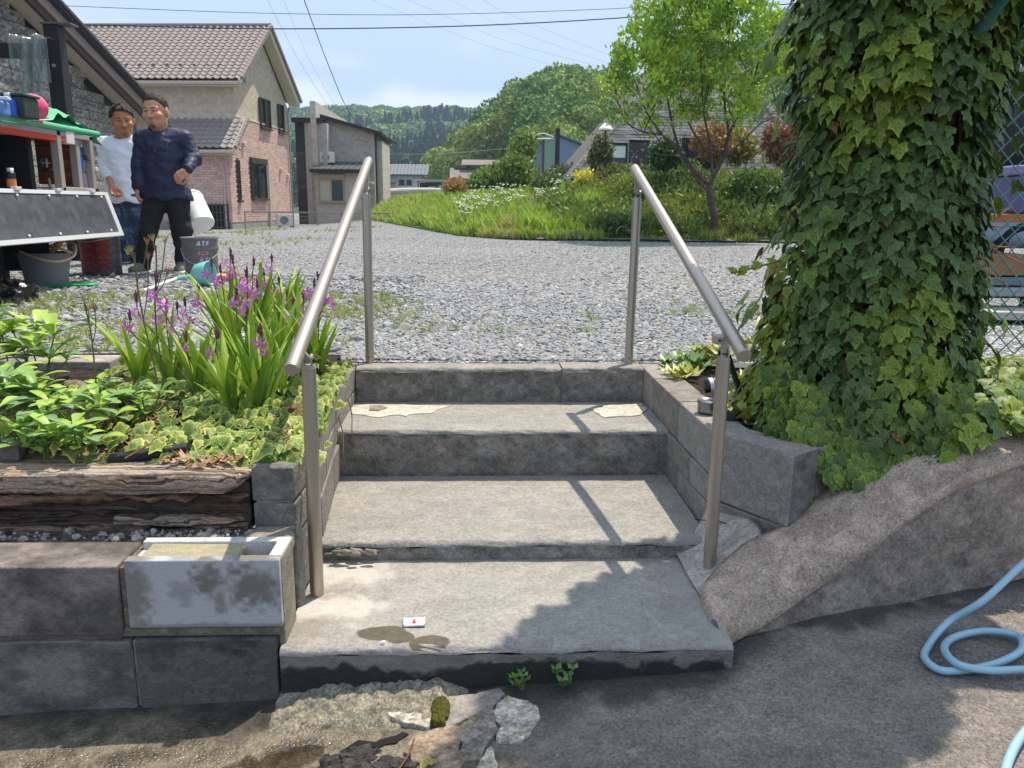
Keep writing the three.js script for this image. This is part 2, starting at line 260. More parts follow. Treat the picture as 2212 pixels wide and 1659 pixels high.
// ---------------------------------------------------------------- low front wall on the left: two courses, newest block open at the top
const frontWall = thing('retaining_wall', 'low concrete block wall at lower left with one new pale hollow block', 'wall');
{
  const slope = (x) => -.004 - (x + .46) * .012;                  // the wall sinks a little to the left
  // old top-course blocks
  M.blockTop = concrete(.60, .565, .53, .26, .13, .7);
  const addBlock = (x0, x1, y0, y1, z0, z1, m, s) => { const g = blockGeo(x1 - x0, y1 - y0, z1 - z0, s); g.translate((x0 + x1) / 2, (y0 + y1) / 2, (z0 + z1) / 2); return mesh('block', g, m, frontWall); };
  const stained = (seed, wet) => { const map = tex(512, 256, (u, v) => { const x = u * .4, y = v * .2, n = soft(x * 2.1 + seed * .3, y * 2.1), n2 = soft(x * 9, y * 9 + seed * .2), f = white(x * 3, y * 3) - .5; let k = 1 + .18 * f + .4 * (n - .5) + .18 * (n2 - .5); let c = [.40 * k, .375 * k, .355 * k]; if (wet) { const b = sst(.5, .75, n2 * .4 + n * .7 + .25 * (u - .4)); const dk = sst(.5, .1, v + (n - .5) * .5) * u; c = c.map((q) => q * lerp(1, .55, clamp(b * .6 + dk))); } return c; }); map.wrapS = map.wrapT = THREE.MirroredRepeatWrapping; map.repeat.set(2.3, 4.6); map.offset.set(seed * .13, seed * .29); return std({ map, bumpMap: M.block.bumpMap, bumpScale: .003, roughness: .94 }); };
  const s1 = stained(1, false), s2 = stained(2, true), s3 = stained(5, false);
  addBlock(-1.215, -.840, -.335, -.158, -1.892, -1.748, s1, 3); addBlock(-1.61, -1.225, -.338, -.160, -1.89, -1.745, s3, 4); addBlock(-2.0, -1.62, -.338, -.160, -1.89, -1.745, s1, 5); addBlock(-2.4, -2.01, -.339, -.161, -1.89, -1.745, s3, 13); addBlock(-2.8, -2.41, -.339, -.161, -1.89, -1.745, s1, 14); addBlock(-2.4, -2.01, -.55, -.348, -1.887, -1.744, s1, 15); addBlock(-2.8, -2.41, -.55, -.348, -1.887, -1.744, s3, 16);
  addBlock(-.815, -.482, -.545, -.345, -1.885, -1.742, s2, 6); addBlock(-1.21, -.822, -.55, -.347, -1.887, -1.744, s3, 7); addBlock(-1.61, -1.22, -.55, -.348, -1.887, -1.744, s1, 8); addBlock(-2.0, -1.62, -.55, -.348, -1.887, -1.744, s3, 12);
  // pale top skin of the old blocks (worn smooth)
  // the new block: walls round an open core
  const nb = [], zf = -1.752, zb = -1.89, xl = -.825, xr = -.468, yt = -.146, yb = -.318;
  const map = tex(1024, 512, (u, v) => { const n = fbm(u * 5, v * 3, 5, 2), n2 = fbm(u * 22, v * 12, 6, 4), f = white(u * 1.5, v * .75) - .5; let c = [.66, .66, .67].map((q) => q * (1 + .07 * f)); const bl = (cx, cy, sx, sy) => sst(1.5, .35, Math.hypot((u - cx) / sx, (v - cy) / sy) + (n2 - .5) * 1.5 + (n - .5) * .9); const d = Math.max(bl(.53, .66, .10, .24), bl(.60, .45, .05, .2) * .7, bl(.84, .60, .19, .26), bl(.05, .55, .09, .6) * .8, bl(.36, .5, .07, .2) * .45, sst(.1, .02, v + (n2 - .5) * .06) * .7); return c.map((q, i) => lerp(q, [.40, .385, .35][i] * (1 + .12 * f), d * .85)); });
  map.repeat.set(1 / (xr - xl), 1 / (yt - yb)); map.offset.set(-xl / (xr - xl), -yb / (yt - yb));
  M.blockNew = std({ map, bumpMap: M.block.bumpMap, bumpScale: .0015, roughness: .9 });
  const newBlock = mesh('new_block', boxAt(xl, xr, yb, yt, zf - .03, zf, .003), M.blockNew, frontWall); newBlock.userData.label = 'new pale grey hollow block with damp blotches';
  mesh('block_shell', merge([boxAt(xl, xr, yb, yt - .0005, zb, zb + .028, .003), boxAt(xl, xl + .05, yb, yt - .02, zb + .028, zf - .03, .002), boxAt(xr - .03, xr, yb, yt, zb + .026, zf - .028, .002)]), M.blockNewPlain, newBlock);
  mesh('mortar_fill', jitterGeo(boxAt(xl + .02, xr - .105, yb, yt - .005, zb + .024, zf - .026, .012), .006, 40), concrete(.62, .59, .48, .12, .08, .3), newBlock);
  mesh('core_floor', boxAt(xr - .11, xr - .028, yb, yt - .07, zb + .024, zf - .026, .004), M.blockDark, newBlock);
  M.mortarDamp = concrete(.40, .375, .32, .25, .1, .4);
  mesh('mortar_joint', merge([boxAt(-.838, -.826, -.335, -.165, -1.88, -1.757, .002), boxAt(-.87, -.475, -.342, -.320, -1.885, -1.756, .003), boxAt(-2.8, -.85, -.350, -.336, -1.88, -1.757, .003), boxAt(-1.222, -1.218, -.34, -.17, -1.88, -1.76, 0)]), M.mortarDamp, frontWall);
  mesh('mortar_joint', merge([boxAt(-.822, -.815, -.545, -.35, -1.88, -1.752, .002), boxAt(-.482, -.466, -.56, -.15, -1.885, -1.768, .003)]), M.mortarGrey, frontWall);
  // footing in shadow
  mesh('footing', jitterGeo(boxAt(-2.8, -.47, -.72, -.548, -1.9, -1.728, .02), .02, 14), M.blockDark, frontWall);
  // earth and cement behind, up to the sleeper
  const g = new THREE.PlaneGeometry(2.3, .14, 120, 10); g.rotateX(-Math.PI / 2); g.translate(-1.62, -.172, -1.945); jitterGeo(g, .014, 22, 3);
  mesh('backfill', boxUV(g), concrete(.34, .31, .28, .5, .3, .5), frontWall);
  mesh('cement_fillet', boxUV(jitterGeo(boxAt(-.59, -.47, -.2, -.152, -1.99, -1.885, .02), .012, 30)), M.mortarGrey, frontWall);
  const r = rng(77), rubble = []; for (let i = 0; i < 190; i++) { const q = new THREE.IcosahedronGeometry(.003 + r() * r() * r() * .019, 1); jitterGeo(q, .012, 70, i); const x = r() < .6 ? -.98 + r() * .42 : -1.6 + r() * .7; q.translate(x, -.168 + r() * .006, -1.968 + r() * .055); rubble.push(boxUV(q)); }
  stuff(mesh('rubble', merge(rubble), concrete(.56, .54, .52, .4, .2, .2), frontWall));
}

// ---------------------------------------------------------------- old railway sleeper above the low wall
const sleeper = thing('railway_sleeper', 'weathered split wooden sleeper holding the flower bed at left', 'timber');
{
  const wood = (r, g, b, seed) => { const map = rep(tex(1024, 512, (u, v) => { const warp = .02 * (soft(u * 2, v * 2 + seed) - .5); const ring = soft(u * .35 + seed * .3, (v + warp) * 9), fine = white(u * .3 + seed * .1, v * 2.2), crack = soft(u * .5 + .3, (v + warp) * 14 + seed * .2); let k = .72 + .55 * (ring - .3) + .3 * (fine - .5); if (crack < .2) k *= .45; const m = soft(u * 1.2 + .4, v * 1.2 + seed * .1); return [r * k * (1 + .1 * m), g * k, b * k * (1 - .1 * m)]; }), .9); return std({ map, bumpMap: rep(tex(512, 512, grey((u, v) => .5 + .7 * (soft(u * .4, v * 11) - .5) + .3 * (white(u * .3, v * 2) - .5)), true), .6), bumpScale: .007, roughness: .95 }); };
  M.woodGrey = wood(.62, .565, .51, 1); M.woodBrown = wood(.44, .375, .33, 2); M.woodDark = wood(.33, .285, .25, 3);
  // long split layers of the timber, the right end rotted away under the top one
  const layer = (x0, x1, y0, y1, zf, zb, mat, seed, ragged) => {
    const n = 70, rows = []; for (let i = 0; i <= n; i++) {
      const t = i / n, x = lerp(x0, x1, t), end = ragged ? sst(1 - ragged, 1, t) : 0, w = (k, s, f = 9) => (vn(x * f + seed * 13, k * 1.7, s) - .5);
      const b = y0 + .012 * w(1, 0) + end * (y1 - y0) * (.1 + .8 * vn(x * 34, seed)), tt = y1 + .008 * w(2, 4) - end * .006, f = zf + .012 * w(3, 1) + .008 * w(5, 2, 40) - end * (.012 + .05 * vn(x * 40, 7, seed));
      rows.push([V(x, b, zb), V(x, b, f - .010), V(x, b + .004, f), V(x, lerp(b, tt, .35), f + .006 * w(7, 3, 50)), V(x, lerp(b, tt, .68), f + .007 * w(9, 3, 30)), V(x, tt - .005, f), V(x, tt, f - .010), V(x, tt + .004 * w(4, 9, 20), lerp(f, zb, .5)), V(x, tt, zb)]);
    } const g = boxUV(loft(rows, true, true), seed * .3, seed * .21); return mesh('split_layer', g, mat, sleeper);
  };
  layer(-2.8, -.592, -.062, -.008, -1.962, -2.14, M.woodGrey, 1, .03);
  layer(-2.8, -.60, -.112, -.064, -1.966, -2.12, M.woodBrown, 2, .42);
  layer(-2.8, -.60, -.150, -.115, -1.970, -2.12, M.woodDark, 3, .5);
  layer(-2.8, -.61, -.186, -.152, -1.966, -2.12, M.woodBrown, 4, .36);
  layer(-.95, -.60, -.158, -.136, -1.985, -2.12, M.woodGrey, 6, .2); layer(-.86, -.6, -.19, -.165, -1.99, -2.12, M.woodDark, 7, .1);
  mesh('rotten_core', jitterGeo(boxAt(-2.8, -.61, -.18, -.02, -2.13, -2.005, .01), .03, 30), M.woodDark, sleeper);
}

// ---------------------------------------------------------------- right wall, turned outward at its front end
const rightWall = thing('block_wall', 'concrete block wall on the right of the steps, angled outward beside the ivy', 'wall');
{
  const put = (a, c, y0, y1, W, m, s) => { const L = a.distanceTo(c) - .005, g = blockGeo(W, y1 - y0, L, s); const d = c.clone().sub(a).normalize(), o = V(-d.z, 0, d.x); g.rotateY(Math.atan2(c.x - a.x, c.z - a.z)); const mid = a.clone().add(c).multiplyScalar(.5).addScaledVector(o, -W / 2); g.translate(mid.x, (y0 + y1) / 2, mid.z); return mesh('block', g, m, rightWall); };
  const P = (z) => V(z < -2.84 ? .698 : .704, 0, z), B = V(.714, 0, -2.325), C = V(.872, 0, -2.082), D = V(.972, 0, -2.148), E = V(1.09, 0, -2.23);
  const rows = [[-.143, 0, [-3.44, -3.1, -2.71]], [-.236, -.147, [-3.44, -3.25, -2.86, -2.53]], [-.42, -.24, [-3.44, -3.05, -2.68]]];
  rows.forEach(([b, t, zs], k) => { const z = [...zs, -2.325]; for (let i = 0; i < z.length - 1; i++) put(P(z[i]), i === z.length - 2 ? B : P(z[i + 1]), b, t, .12, i + k & 1 ? M.block : M.wallTop, k * 5 + i + 20); });
  // the angled block: top course and a base course
  put(B, C, -.215, .002, .12, M.wallTop, 41); put(B.clone().add(V(0, 0, .003)), C.clone().add(V(-.004, 0, 0)), -.42, -.218, .12, M.block, 42);
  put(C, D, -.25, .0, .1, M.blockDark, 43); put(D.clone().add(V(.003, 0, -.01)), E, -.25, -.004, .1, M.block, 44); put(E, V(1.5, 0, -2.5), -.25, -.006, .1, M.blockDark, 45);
  mesh('mortar_bed', boxUV(loft([[-3.43, .706], [-2.9, .71], [-2.335, .72]].map(([z, x]) => [V(x, -.6, z), V(x + .1, -.6, z), V(x + .1, -.01, z), V(x, -.01, z)]), true, true)), M.mortarGrey, rightWall);
}

{ const P = [[1502, 1122], [1535, 1125], [1560, 1128], [1585, 1138], [1605, 1140], [1630, 1148], [1655, 1158], [1672, 1167]].map(([x, y]) => onZ(x, y, -2.312 + (x - 1500) / 210 * .236)); mesh('crack', tube(P, .0016, 5, 40), plain(0x1c1a18, 1), rightWall); }
// ---------------------------------------------------------------- rounded retaining kerb rising to the right
const ramp = thing('retaining_kerb', 'sloping rounded concrete kerb rising from the steps toward the right edge', 'kerb');
{
  const outer = [[.612, -.395, -1.80], [.64, -.40, -1.835], [.70, -.395, -1.875], [.78, -.365, -1.905], [.89, -.315, -1.94], [1.04, -.232, -1.98], [1.14, -.165, -2.0], [1.22, -.112, -2.02], [1.33, -.05, -2.05], [1.47, -.005, -2.08], [1.75, .015, -2.15], [2.3, .03, -2.28], [3.4, .03, -2.5]];
  const inner = [[.588, -.385, -1.86], [.592, -.365, -1.90], [.60, -.345, -1.96], [.645, -.325, -2.03], [.75, -.265, -2.09], [.90, -.20, -2.115], [1.0, -.14, -2.19], [1.1, -.085, -2.26], [1.25, -.03, -2.34], [1.42, .01, -2.4], [1.75, .03, -2.5], [2.3, .035, -2.62], [3.4, .035, -2.85]];
  const co = new THREE.CatmullRomCurve3(outer.map((p) => V(...p))), ci = new THREE.CatmullRomCurve3(inner.map((p) => V(...p)));
  const N = 110, top = [], side = [];
  for (let i = 0; i <= N; i++) {
    const t = i / N, o = co.getPoint(t), q = ci.getPoint(t), w = (k, f = 12) => (vn(o.x * f, k * 3.1, t * 9) - .5), row = [];
    row.push(V(q.x, q.y - .05, q.z));
    for (let k = 0; k <= 10; k++) { const s = k / 10, p = q.clone().lerp(o, s); p.y += .035 * Math.sin(Math.PI * Math.min(1, s * 1.02)) + .004 * w(k, 7) + .0025 * w(k + 20, 45); row.push(p); }
    const lipY = .028 * vn(o.x * 5, 8) + .012; const L = V(o.x + .004, o.y - lipY, o.z + .006 + .01 * w(33, 9)); row.push(L); row.push(V(o.x + .002, L.y - .012, L.z - .012)); top.push(row);
    const gY = -.475 + .06 * o.x - .08, s = []; for (let k = 0; k <= 8; k++) { const f = k / 8; s.push(V(o.x + .012 * w(k + 40, 7), lerp(L.y + .004, Math.min(gY, L.y - .1), f), L.z - .010 + .018 * f + .012 * w(k + 50, 6) + .006 * w(k + 60, 30))); } side.push(s);
  }
  mesh('coping', boxUV(loft(top)), M.pinkAgg, ramp); mesh('cheek', boxUV(loft(side)), M.cheek, ramp);
  mesh('cap_end', boxUV(loft([top[0].map((p) => p.clone()), top[0].map((p) => V(p.x, -.6, p.z))])), M.cheek, ramp);
  // smooth cement fillet that fills the corner between step, wall and kerb, set round the right front post
  const fil = [], a = [[1478, 1205, -.365], [1500, 1225, -.365], [1513, 1262, -.365], [1520, 1310, -.366], [1540, 1345, -.368]], n = 16;
  const A = new THREE.CatmullRomCurve3([V(.60, -.36, -2.235), V(.598, -.362, -2.1), V(.602, -.363, -1.98), V(.612, -.364, -1.90), V(.61, -.372, -1.85)]), Bc = new THREE.CatmullRomCurve3([V(.715, -.245, -2.33), V(.80, -.225, -2.20), V(.80, -.24, -2.09), V(.67, -.322, -2.03), V(.62, -.36, -1.92)]);
  for (let i = 0; i <= n; i++) { const p = A.getPoint(i / n), q = Bc.getPoint(i / n), row = []; for (let k = 0; k <= 10; k++) { const s = k / 10, v = p.clone().lerp(q, s); v.y = lerp(p.y, q.y, Math.pow(s, 1.7)) + .004 * (vn(i * .5, k * .6) - .5) + .002; row.push(v); } row.push(V(q.x + .01, q.y - .06, q.z)); fil.push(row); }
  mesh('cement_fillet', boxUV(loft(fil)), concrete(.63, .61, .575, .22, .16, .4), ramp);
}

// ---------------------------------------------------------------- handrails
M.bronze = std({ color: 0xb3a89b, metalness: .82, roughness: .4, bumpMap: rep(tex(256, 256, grey((u, v) => white(u * .05, v * .5)), true), .2), bumpScale: .0001 });
M.bronzeCap = std({ color: 0xb0a69c, metalness: .8, roughness: .5 });
M.steelDark = std({ color: 0x55504b, metalness: .7, roughness: .45 });
function handrail(label, posts, railA, railB) {
  const [a, b] = [railA, railB], o = thing('handrail', label, 'handrail', null, V(posts[0].base.x, posts[0].base.y, posts[0].base.z)), off = o.position.clone().negate();
  const add = (n, g, m, p = o) => { g.translate(off.x, off.y, off.z); return mesh(n, g, m, p); };
  const R = .0185, dir = b.clone().sub(a).normalize();
  add('rail', rod(a, b, R, R, 32), M.bronze);
  for (const [p, s] of [[a, -1], [b, 1]]) add('end_cap', rod(p.clone().addScaledVector(dir, s * -.003), p.clone().addScaledVector(dir, s * .004), R + .0008, R - .0015, 32), M.bronzeCap);
  for (const { base, top } of posts) {
    const post = add('post', rod(base.clone().add(V(0, -.02, 0)), top, .0185, .0185, 32), M.bronze);
    const up = top.clone().sub(base).normalize();
    add('collar', rod(top.clone().addScaledVector(up, -.004), top.clone().addScaledVector(up, .006), .017, .016, 24), M.bronzeCap, post);
    // hinge: two upright lugs, a tongue hanging from the rail, a pin
    const t = (top.z - a.z) / (b.z - a.z), on = a.clone().lerp(b, t), lug = []; for (const s of [-1, 1]) { const g = new THREE.CylinderGeometry(.013, .013, .005, 16); g.rotateZ(Math.PI / 2); g.translate(top.x + s * .010, top.y + .022, top.z); const q = box(.005, .022, .024, .001); q.translate(top.x + s * .010, top.y + .011, top.z); lug.push(g, q); }
    add('hinge_lug', merge(lug), M.bronzeCap, post);
    add('hinge_pin', rod(V(top.x - .016, top.y + .022, top.z), V(top.x + .016, top.y + .022, top.z), .004, .004, 10), M.steelDark, post);
    add('hinge_tongue', merge([bar(V(top.x, top.y + .016, top.z), on.clone().add(V(0, -.006, 0)), .012, .02), bar(on.clone().addScaledVector(dir, -.03).add(V(0, -.017, 0)), on.clone().addScaledVector(dir, .03).add(V(0, -.017, 0)), .016, .006)]), M.bronzeCap, post);
    // screws near the top and a drain hole near the foot
    for (const k of [.035, .055]) { const c = top.clone().addScaledVector(up, -k); add('screw', rod(V(c.x, c.y, c.z + .0175), V(c.x, c.y, c.z + .0200), .0035, .003, 10), M.bronzeCap, post); }
    const f = base.clone().addScaledVector(up, .026); add('drain_hole', rod(V(f.x, f.y, f.z + .0178), V(f.x, f.y, f.z + .0188), .0028, .0028, 10), plain(0x141210), post);
  }
  return o;
}
handrail('left bronze tube handrail with two posts beside the purple flowers', [{ base: V(-.441, -.37, -2.018), top: V(-.432, .262, -2.003) }, { base: V(-.472, 0, -3.405), top: V(-.468, .70, -3.42) }], V(-.452, .278, -1.905), V(-.470, .846, -3.53));
handrail('right bronze tube handrail with two posts beside the ivy', [{ base: V(.665, -.345, -2.112), top: V(.660, .268, -2.1) }, { base: V(.648, 0, -3.39), top: V(.662, .70, -3.42) }], V(.664, .306, -1.95), V(.652, .826, -3.46));
// ---------------------------------------------------------------- lower ground: asphalt at right, wet muddy concrete at left
const gy = (x) => -.475 + .06 * clamp(x, -3, 4);
const paveY = (x, z) => gy(x) + .012 * (vn(x * 3, z * 3, 5) - .5) + .008 * (vn(x * 11, z * 11, 8) - .5) * sst(.4, 0, x);
{
  const map = tex(1536, 512, (u, v) => {
    const x = lerp(-1.5, 2.3, u), z = lerp(-2.3, -1.1, v), U = x / 1.1, W = z / 1.1;
    const f = white(U * 2, W * 2), f2 = white(U * 1 + .3, W * 1 + .6), f3 = grain(U * 2 + .5, W * 2), big = soft(U * .8, W * .8) - .5, mid = soft(U * 3, W * 3) - .5;
    let k = .86 + .45 * (f - .5) + .14 * big + .10 * mid; const sp3 = grain(U * 2, W * 2); k += .24 * (sp3 - .5); let c = [.52 * k, .49 * k, .46 * k];
    if (f2 > .86) { const q = (f2 - .8) * 1.6; c = [c[0] + q * .62, c[1] + q * .57, c[2] + q * .5]; } else if (f2 < .14) c = c.map((q) => q * .72);
    // mud and sand on the left
    const nA = fbm(x * 4, z * 4, 1, 2), nB = fbm(x * 18, z * 18, 2, 2), m = sst(.22, -.25, x + (nA - .5) * .5); const mk = .85 + .5 * (f3 - .5) * .5 + .25 * (f - .5) + .4 * mid; c = c.map((q, i) => lerp(q, [.44, .405, .34][i] * mk, m));
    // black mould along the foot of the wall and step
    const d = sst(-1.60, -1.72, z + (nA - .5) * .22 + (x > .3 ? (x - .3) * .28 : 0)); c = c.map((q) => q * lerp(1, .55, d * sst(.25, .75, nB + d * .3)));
    return c;
  });
  map.wrapS = map.wrapT = THREE.MirroredRepeatWrapping;
  const rough = tex(1024, 512, grey((u, v) => { const x = lerp(-1.5, 2.3, u), z = lerp(-2.3, -1.1, v); const wet = sst(-.05, -.35, x + (fbm(x * 5, z * 5, 8, 2) - .5) * .6) * sst(-1.66, -1.58, z + (soft(x * 2, z * 2) - .5) * .15); return lerp(.92, .22, wet * sst(.3, .6, soft(x * 3, z * 3 + .3) + .1)); }), true);
  rough.wrapS = rough.wrapT = THREE.MirroredRepeatWrapping;
  for (const t of [map, rough]) { t.repeat.set(1 / 3.8, 1 / 1.2); t.offset.set(1.5 / 3.8, 2.3 / 1.2); }
  const bump = rep(tex(512, 512, grey((u, v) => .5 + .6 * (white(u, v) - .5) + .6 * (grain(u, v) - .5)), true), .5);
  M.pave = std({ map, roughnessMap: rough, roughness: 1, bumpMap: bump, bumpScale: .004 });
  const xs = [], zs = []; for (let i = 0; i <= 120; i++) xs.push(lerp(-2, 3, i / 120)); xs.unshift(-40, -20, -8, -4); xs.push(5, 8, 20, 40); for (let i = 0; i <= 50; i++) zs.push(lerp(-2.7, -.9, i / 50)); zs.push(0, 2, 6, 15, 40);
  const rows = zs.map((z) => xs.map((x) => V(x, paveY(x, z), z)));
  const g = loft(rows.reverse()); const p = g.attributes.position, uv = g.attributes.uv; for (let i = 0; i < p.count; i++) uv.setXY(i, p.getX(i), p.getZ(i));
  struct('lower_pavement', g, M.pave);
}
// broken concrete apron in front of the bottom step
const apron = thing('broken_apron', 'cracked concrete patches breaking up at the foot of the steps', 'concrete');
{
  const frag = (px, top, th, m, seed, tilt = 0, name = 'concrete_fragment') => { const pts = px.map(([a, b]) => { const p = onY(a, b, -.475); return [p.x, p.z]; }); const cx = pts.reduce((s, p) => s + p[0], 0) / pts.length, cz = pts.reduce((s, p) => s + p[1], 0) / pts.length; const g = slabPoly(roughPoly(pts.map(([x, z]) => [x - cx, z - cz]), 6, .022, seed), 0, th, .003); jitterGeo(g, .004, 40, seed); g.rotateX(tilt); g.rotateZ(.05); const m2 = mesh(name, boxUV(g, seed * .3), m, apron); m2.position.set(cx, gy(cx) + top, cz); return m2; };
  M.apron = concrete(.50, .475, .42, .4, .25, .5); M.apronLight = concrete(.66, .63, .57, .4, .3, .4); M.apronGrey = concrete(.53, .505, .48, .22, .12, .5);
  frag([[848, 1532], [875, 1505], [925, 1500], [945, 1540], [930, 1572], [880, 1560]], .008, .03, M.apronLight, 2, .02);
  frag([[958, 1562], [962, 1508], [1078, 1492], [1090, 1500], [1045, 1545], [975, 1566]], .005, .03, M.apronGrey, 3);
  frag([[992, 1608], [1002, 1560], [1060, 1532], [1075, 1580], [1040, 1640], [1000, 1640]], .007, .03, M.apron, 4, .02);
  frag([[1064, 1531], [1100, 1510], [1152, 1526], [1168, 1560], [1122, 1600], [1078, 1604], [1080, 1575]], .004, .035, M.apronLight, 5, .01);
  frag([[905, 1580], [955, 1566], [995, 1568], [990, 1600], [995, 1645], [960, 1690], [900, 1690], [880, 1620]], .006, .03, concrete(.50, .44, .37, .4, .2, .5), 6);
  frag([[1040, 1645], [1060, 1625], [1072, 1650], [1060, 1690], [1030, 1690]], .007, .03, M.apronLight, 8);
  // rough mound of old mortar at the left end of the step
  const nx = 60, nz = 24, rows = []; for (let j = 0; j <= nz; j++) { const row = []; for (let i = 0; i <= nx; i++) { const x = lerp(-.50, .0, i / nx), z = lerp(-1.77, -1.575, j / nz), e = sst(0, .25, 1 - j / nz) * sst(0, .22, 1 - i / nx) * sst(0, .04, i / nx), edge = .035 * (vn(x * 30, z * 30) - .5); const h = (.042 * (1 - j / nz) + .006) * e * sst(-.02, .3, i / nx) ** .3; row.push(V(x, gy(x) - .012 + h + .016 * (vn(x * 40, z * 40, 2) - .5) * e + .012 * (vn(x * 100, z * 100, 4) - .5) * e, z + edge * j / nz)); } rows.push(row); }
  mesh('mortar_mound', boxUV(loft(rows.reverse())), concrete(.46, .44, .38, .34, .4, .4), apron);
  // lumps of black asphalt beside the crack
  const r = rng(9); for (let k = 0; k < 6; k++) { const p = onY(725 + [0, 60, 115, 150, 30, 90][k], 1630 + [12, 4, 18, 30, 28, 40][k], -.49), g = new THREE.IcosahedronGeometry(.017 + r() * .012, 4); g.scale(1.7, .5, 1); jitterGeo(g, .03, 35, k); jitterGeo(g, .012, 110, k); g.translate(p.x, gy(p.x) + .0, p.z); mesh('asphalt_lump', boxUV(g), concrete(.21, .2, .19, .5, .5, .2), apron); }
  const hole = [[738, 1602], [772, 1594], [808, 1597], [840, 1586], [874, 1572], [880, 1578], [850, 1597], [815, 1605], [775, 1603]].map(([a, b]) => { const p = onY(a, b, -.48); return [p.x, p.z]; });
  // the crack: a thin flat near-black sheet, the pit's shade put into its colour
  const pg = slabPoly(roughPoly(hole, 6, .026, 4), 0, .01, .001), pp = pg.attributes.position; for (let i = 0; i < pp.count; i++) pp.setY(i, paveY(pp.getX(i), pp.getZ(i)) + (pp.getY(i) > -.005 ? .003 : -.01)); pg.computeVertexNormals(); mesh('crack_shade', pg, plain(0x0d0b09, .95), apron);
  const wl = [[470, 1650], [560, 1622], [640, 1604], [740, 1616], [800, 1640], [790, 1700], [450, 1700]].map(([a, b]) => { const p = onY(a, b, -.49); return [p.x, p.z]; }), wm = struct('puddle', slabPoly(roughPoly(wl, 8, .03, 7), gy(-.38) - .002, .004, .0005), new THREE.MeshPhysicalMaterial({ color: 0xffffff, roughness: .02, transmission: 1, thickness: .01, ior: 1.33, attenuationColor: new THREE.Color(.5, .4, .25), attenuationDistance: .02 }));
}
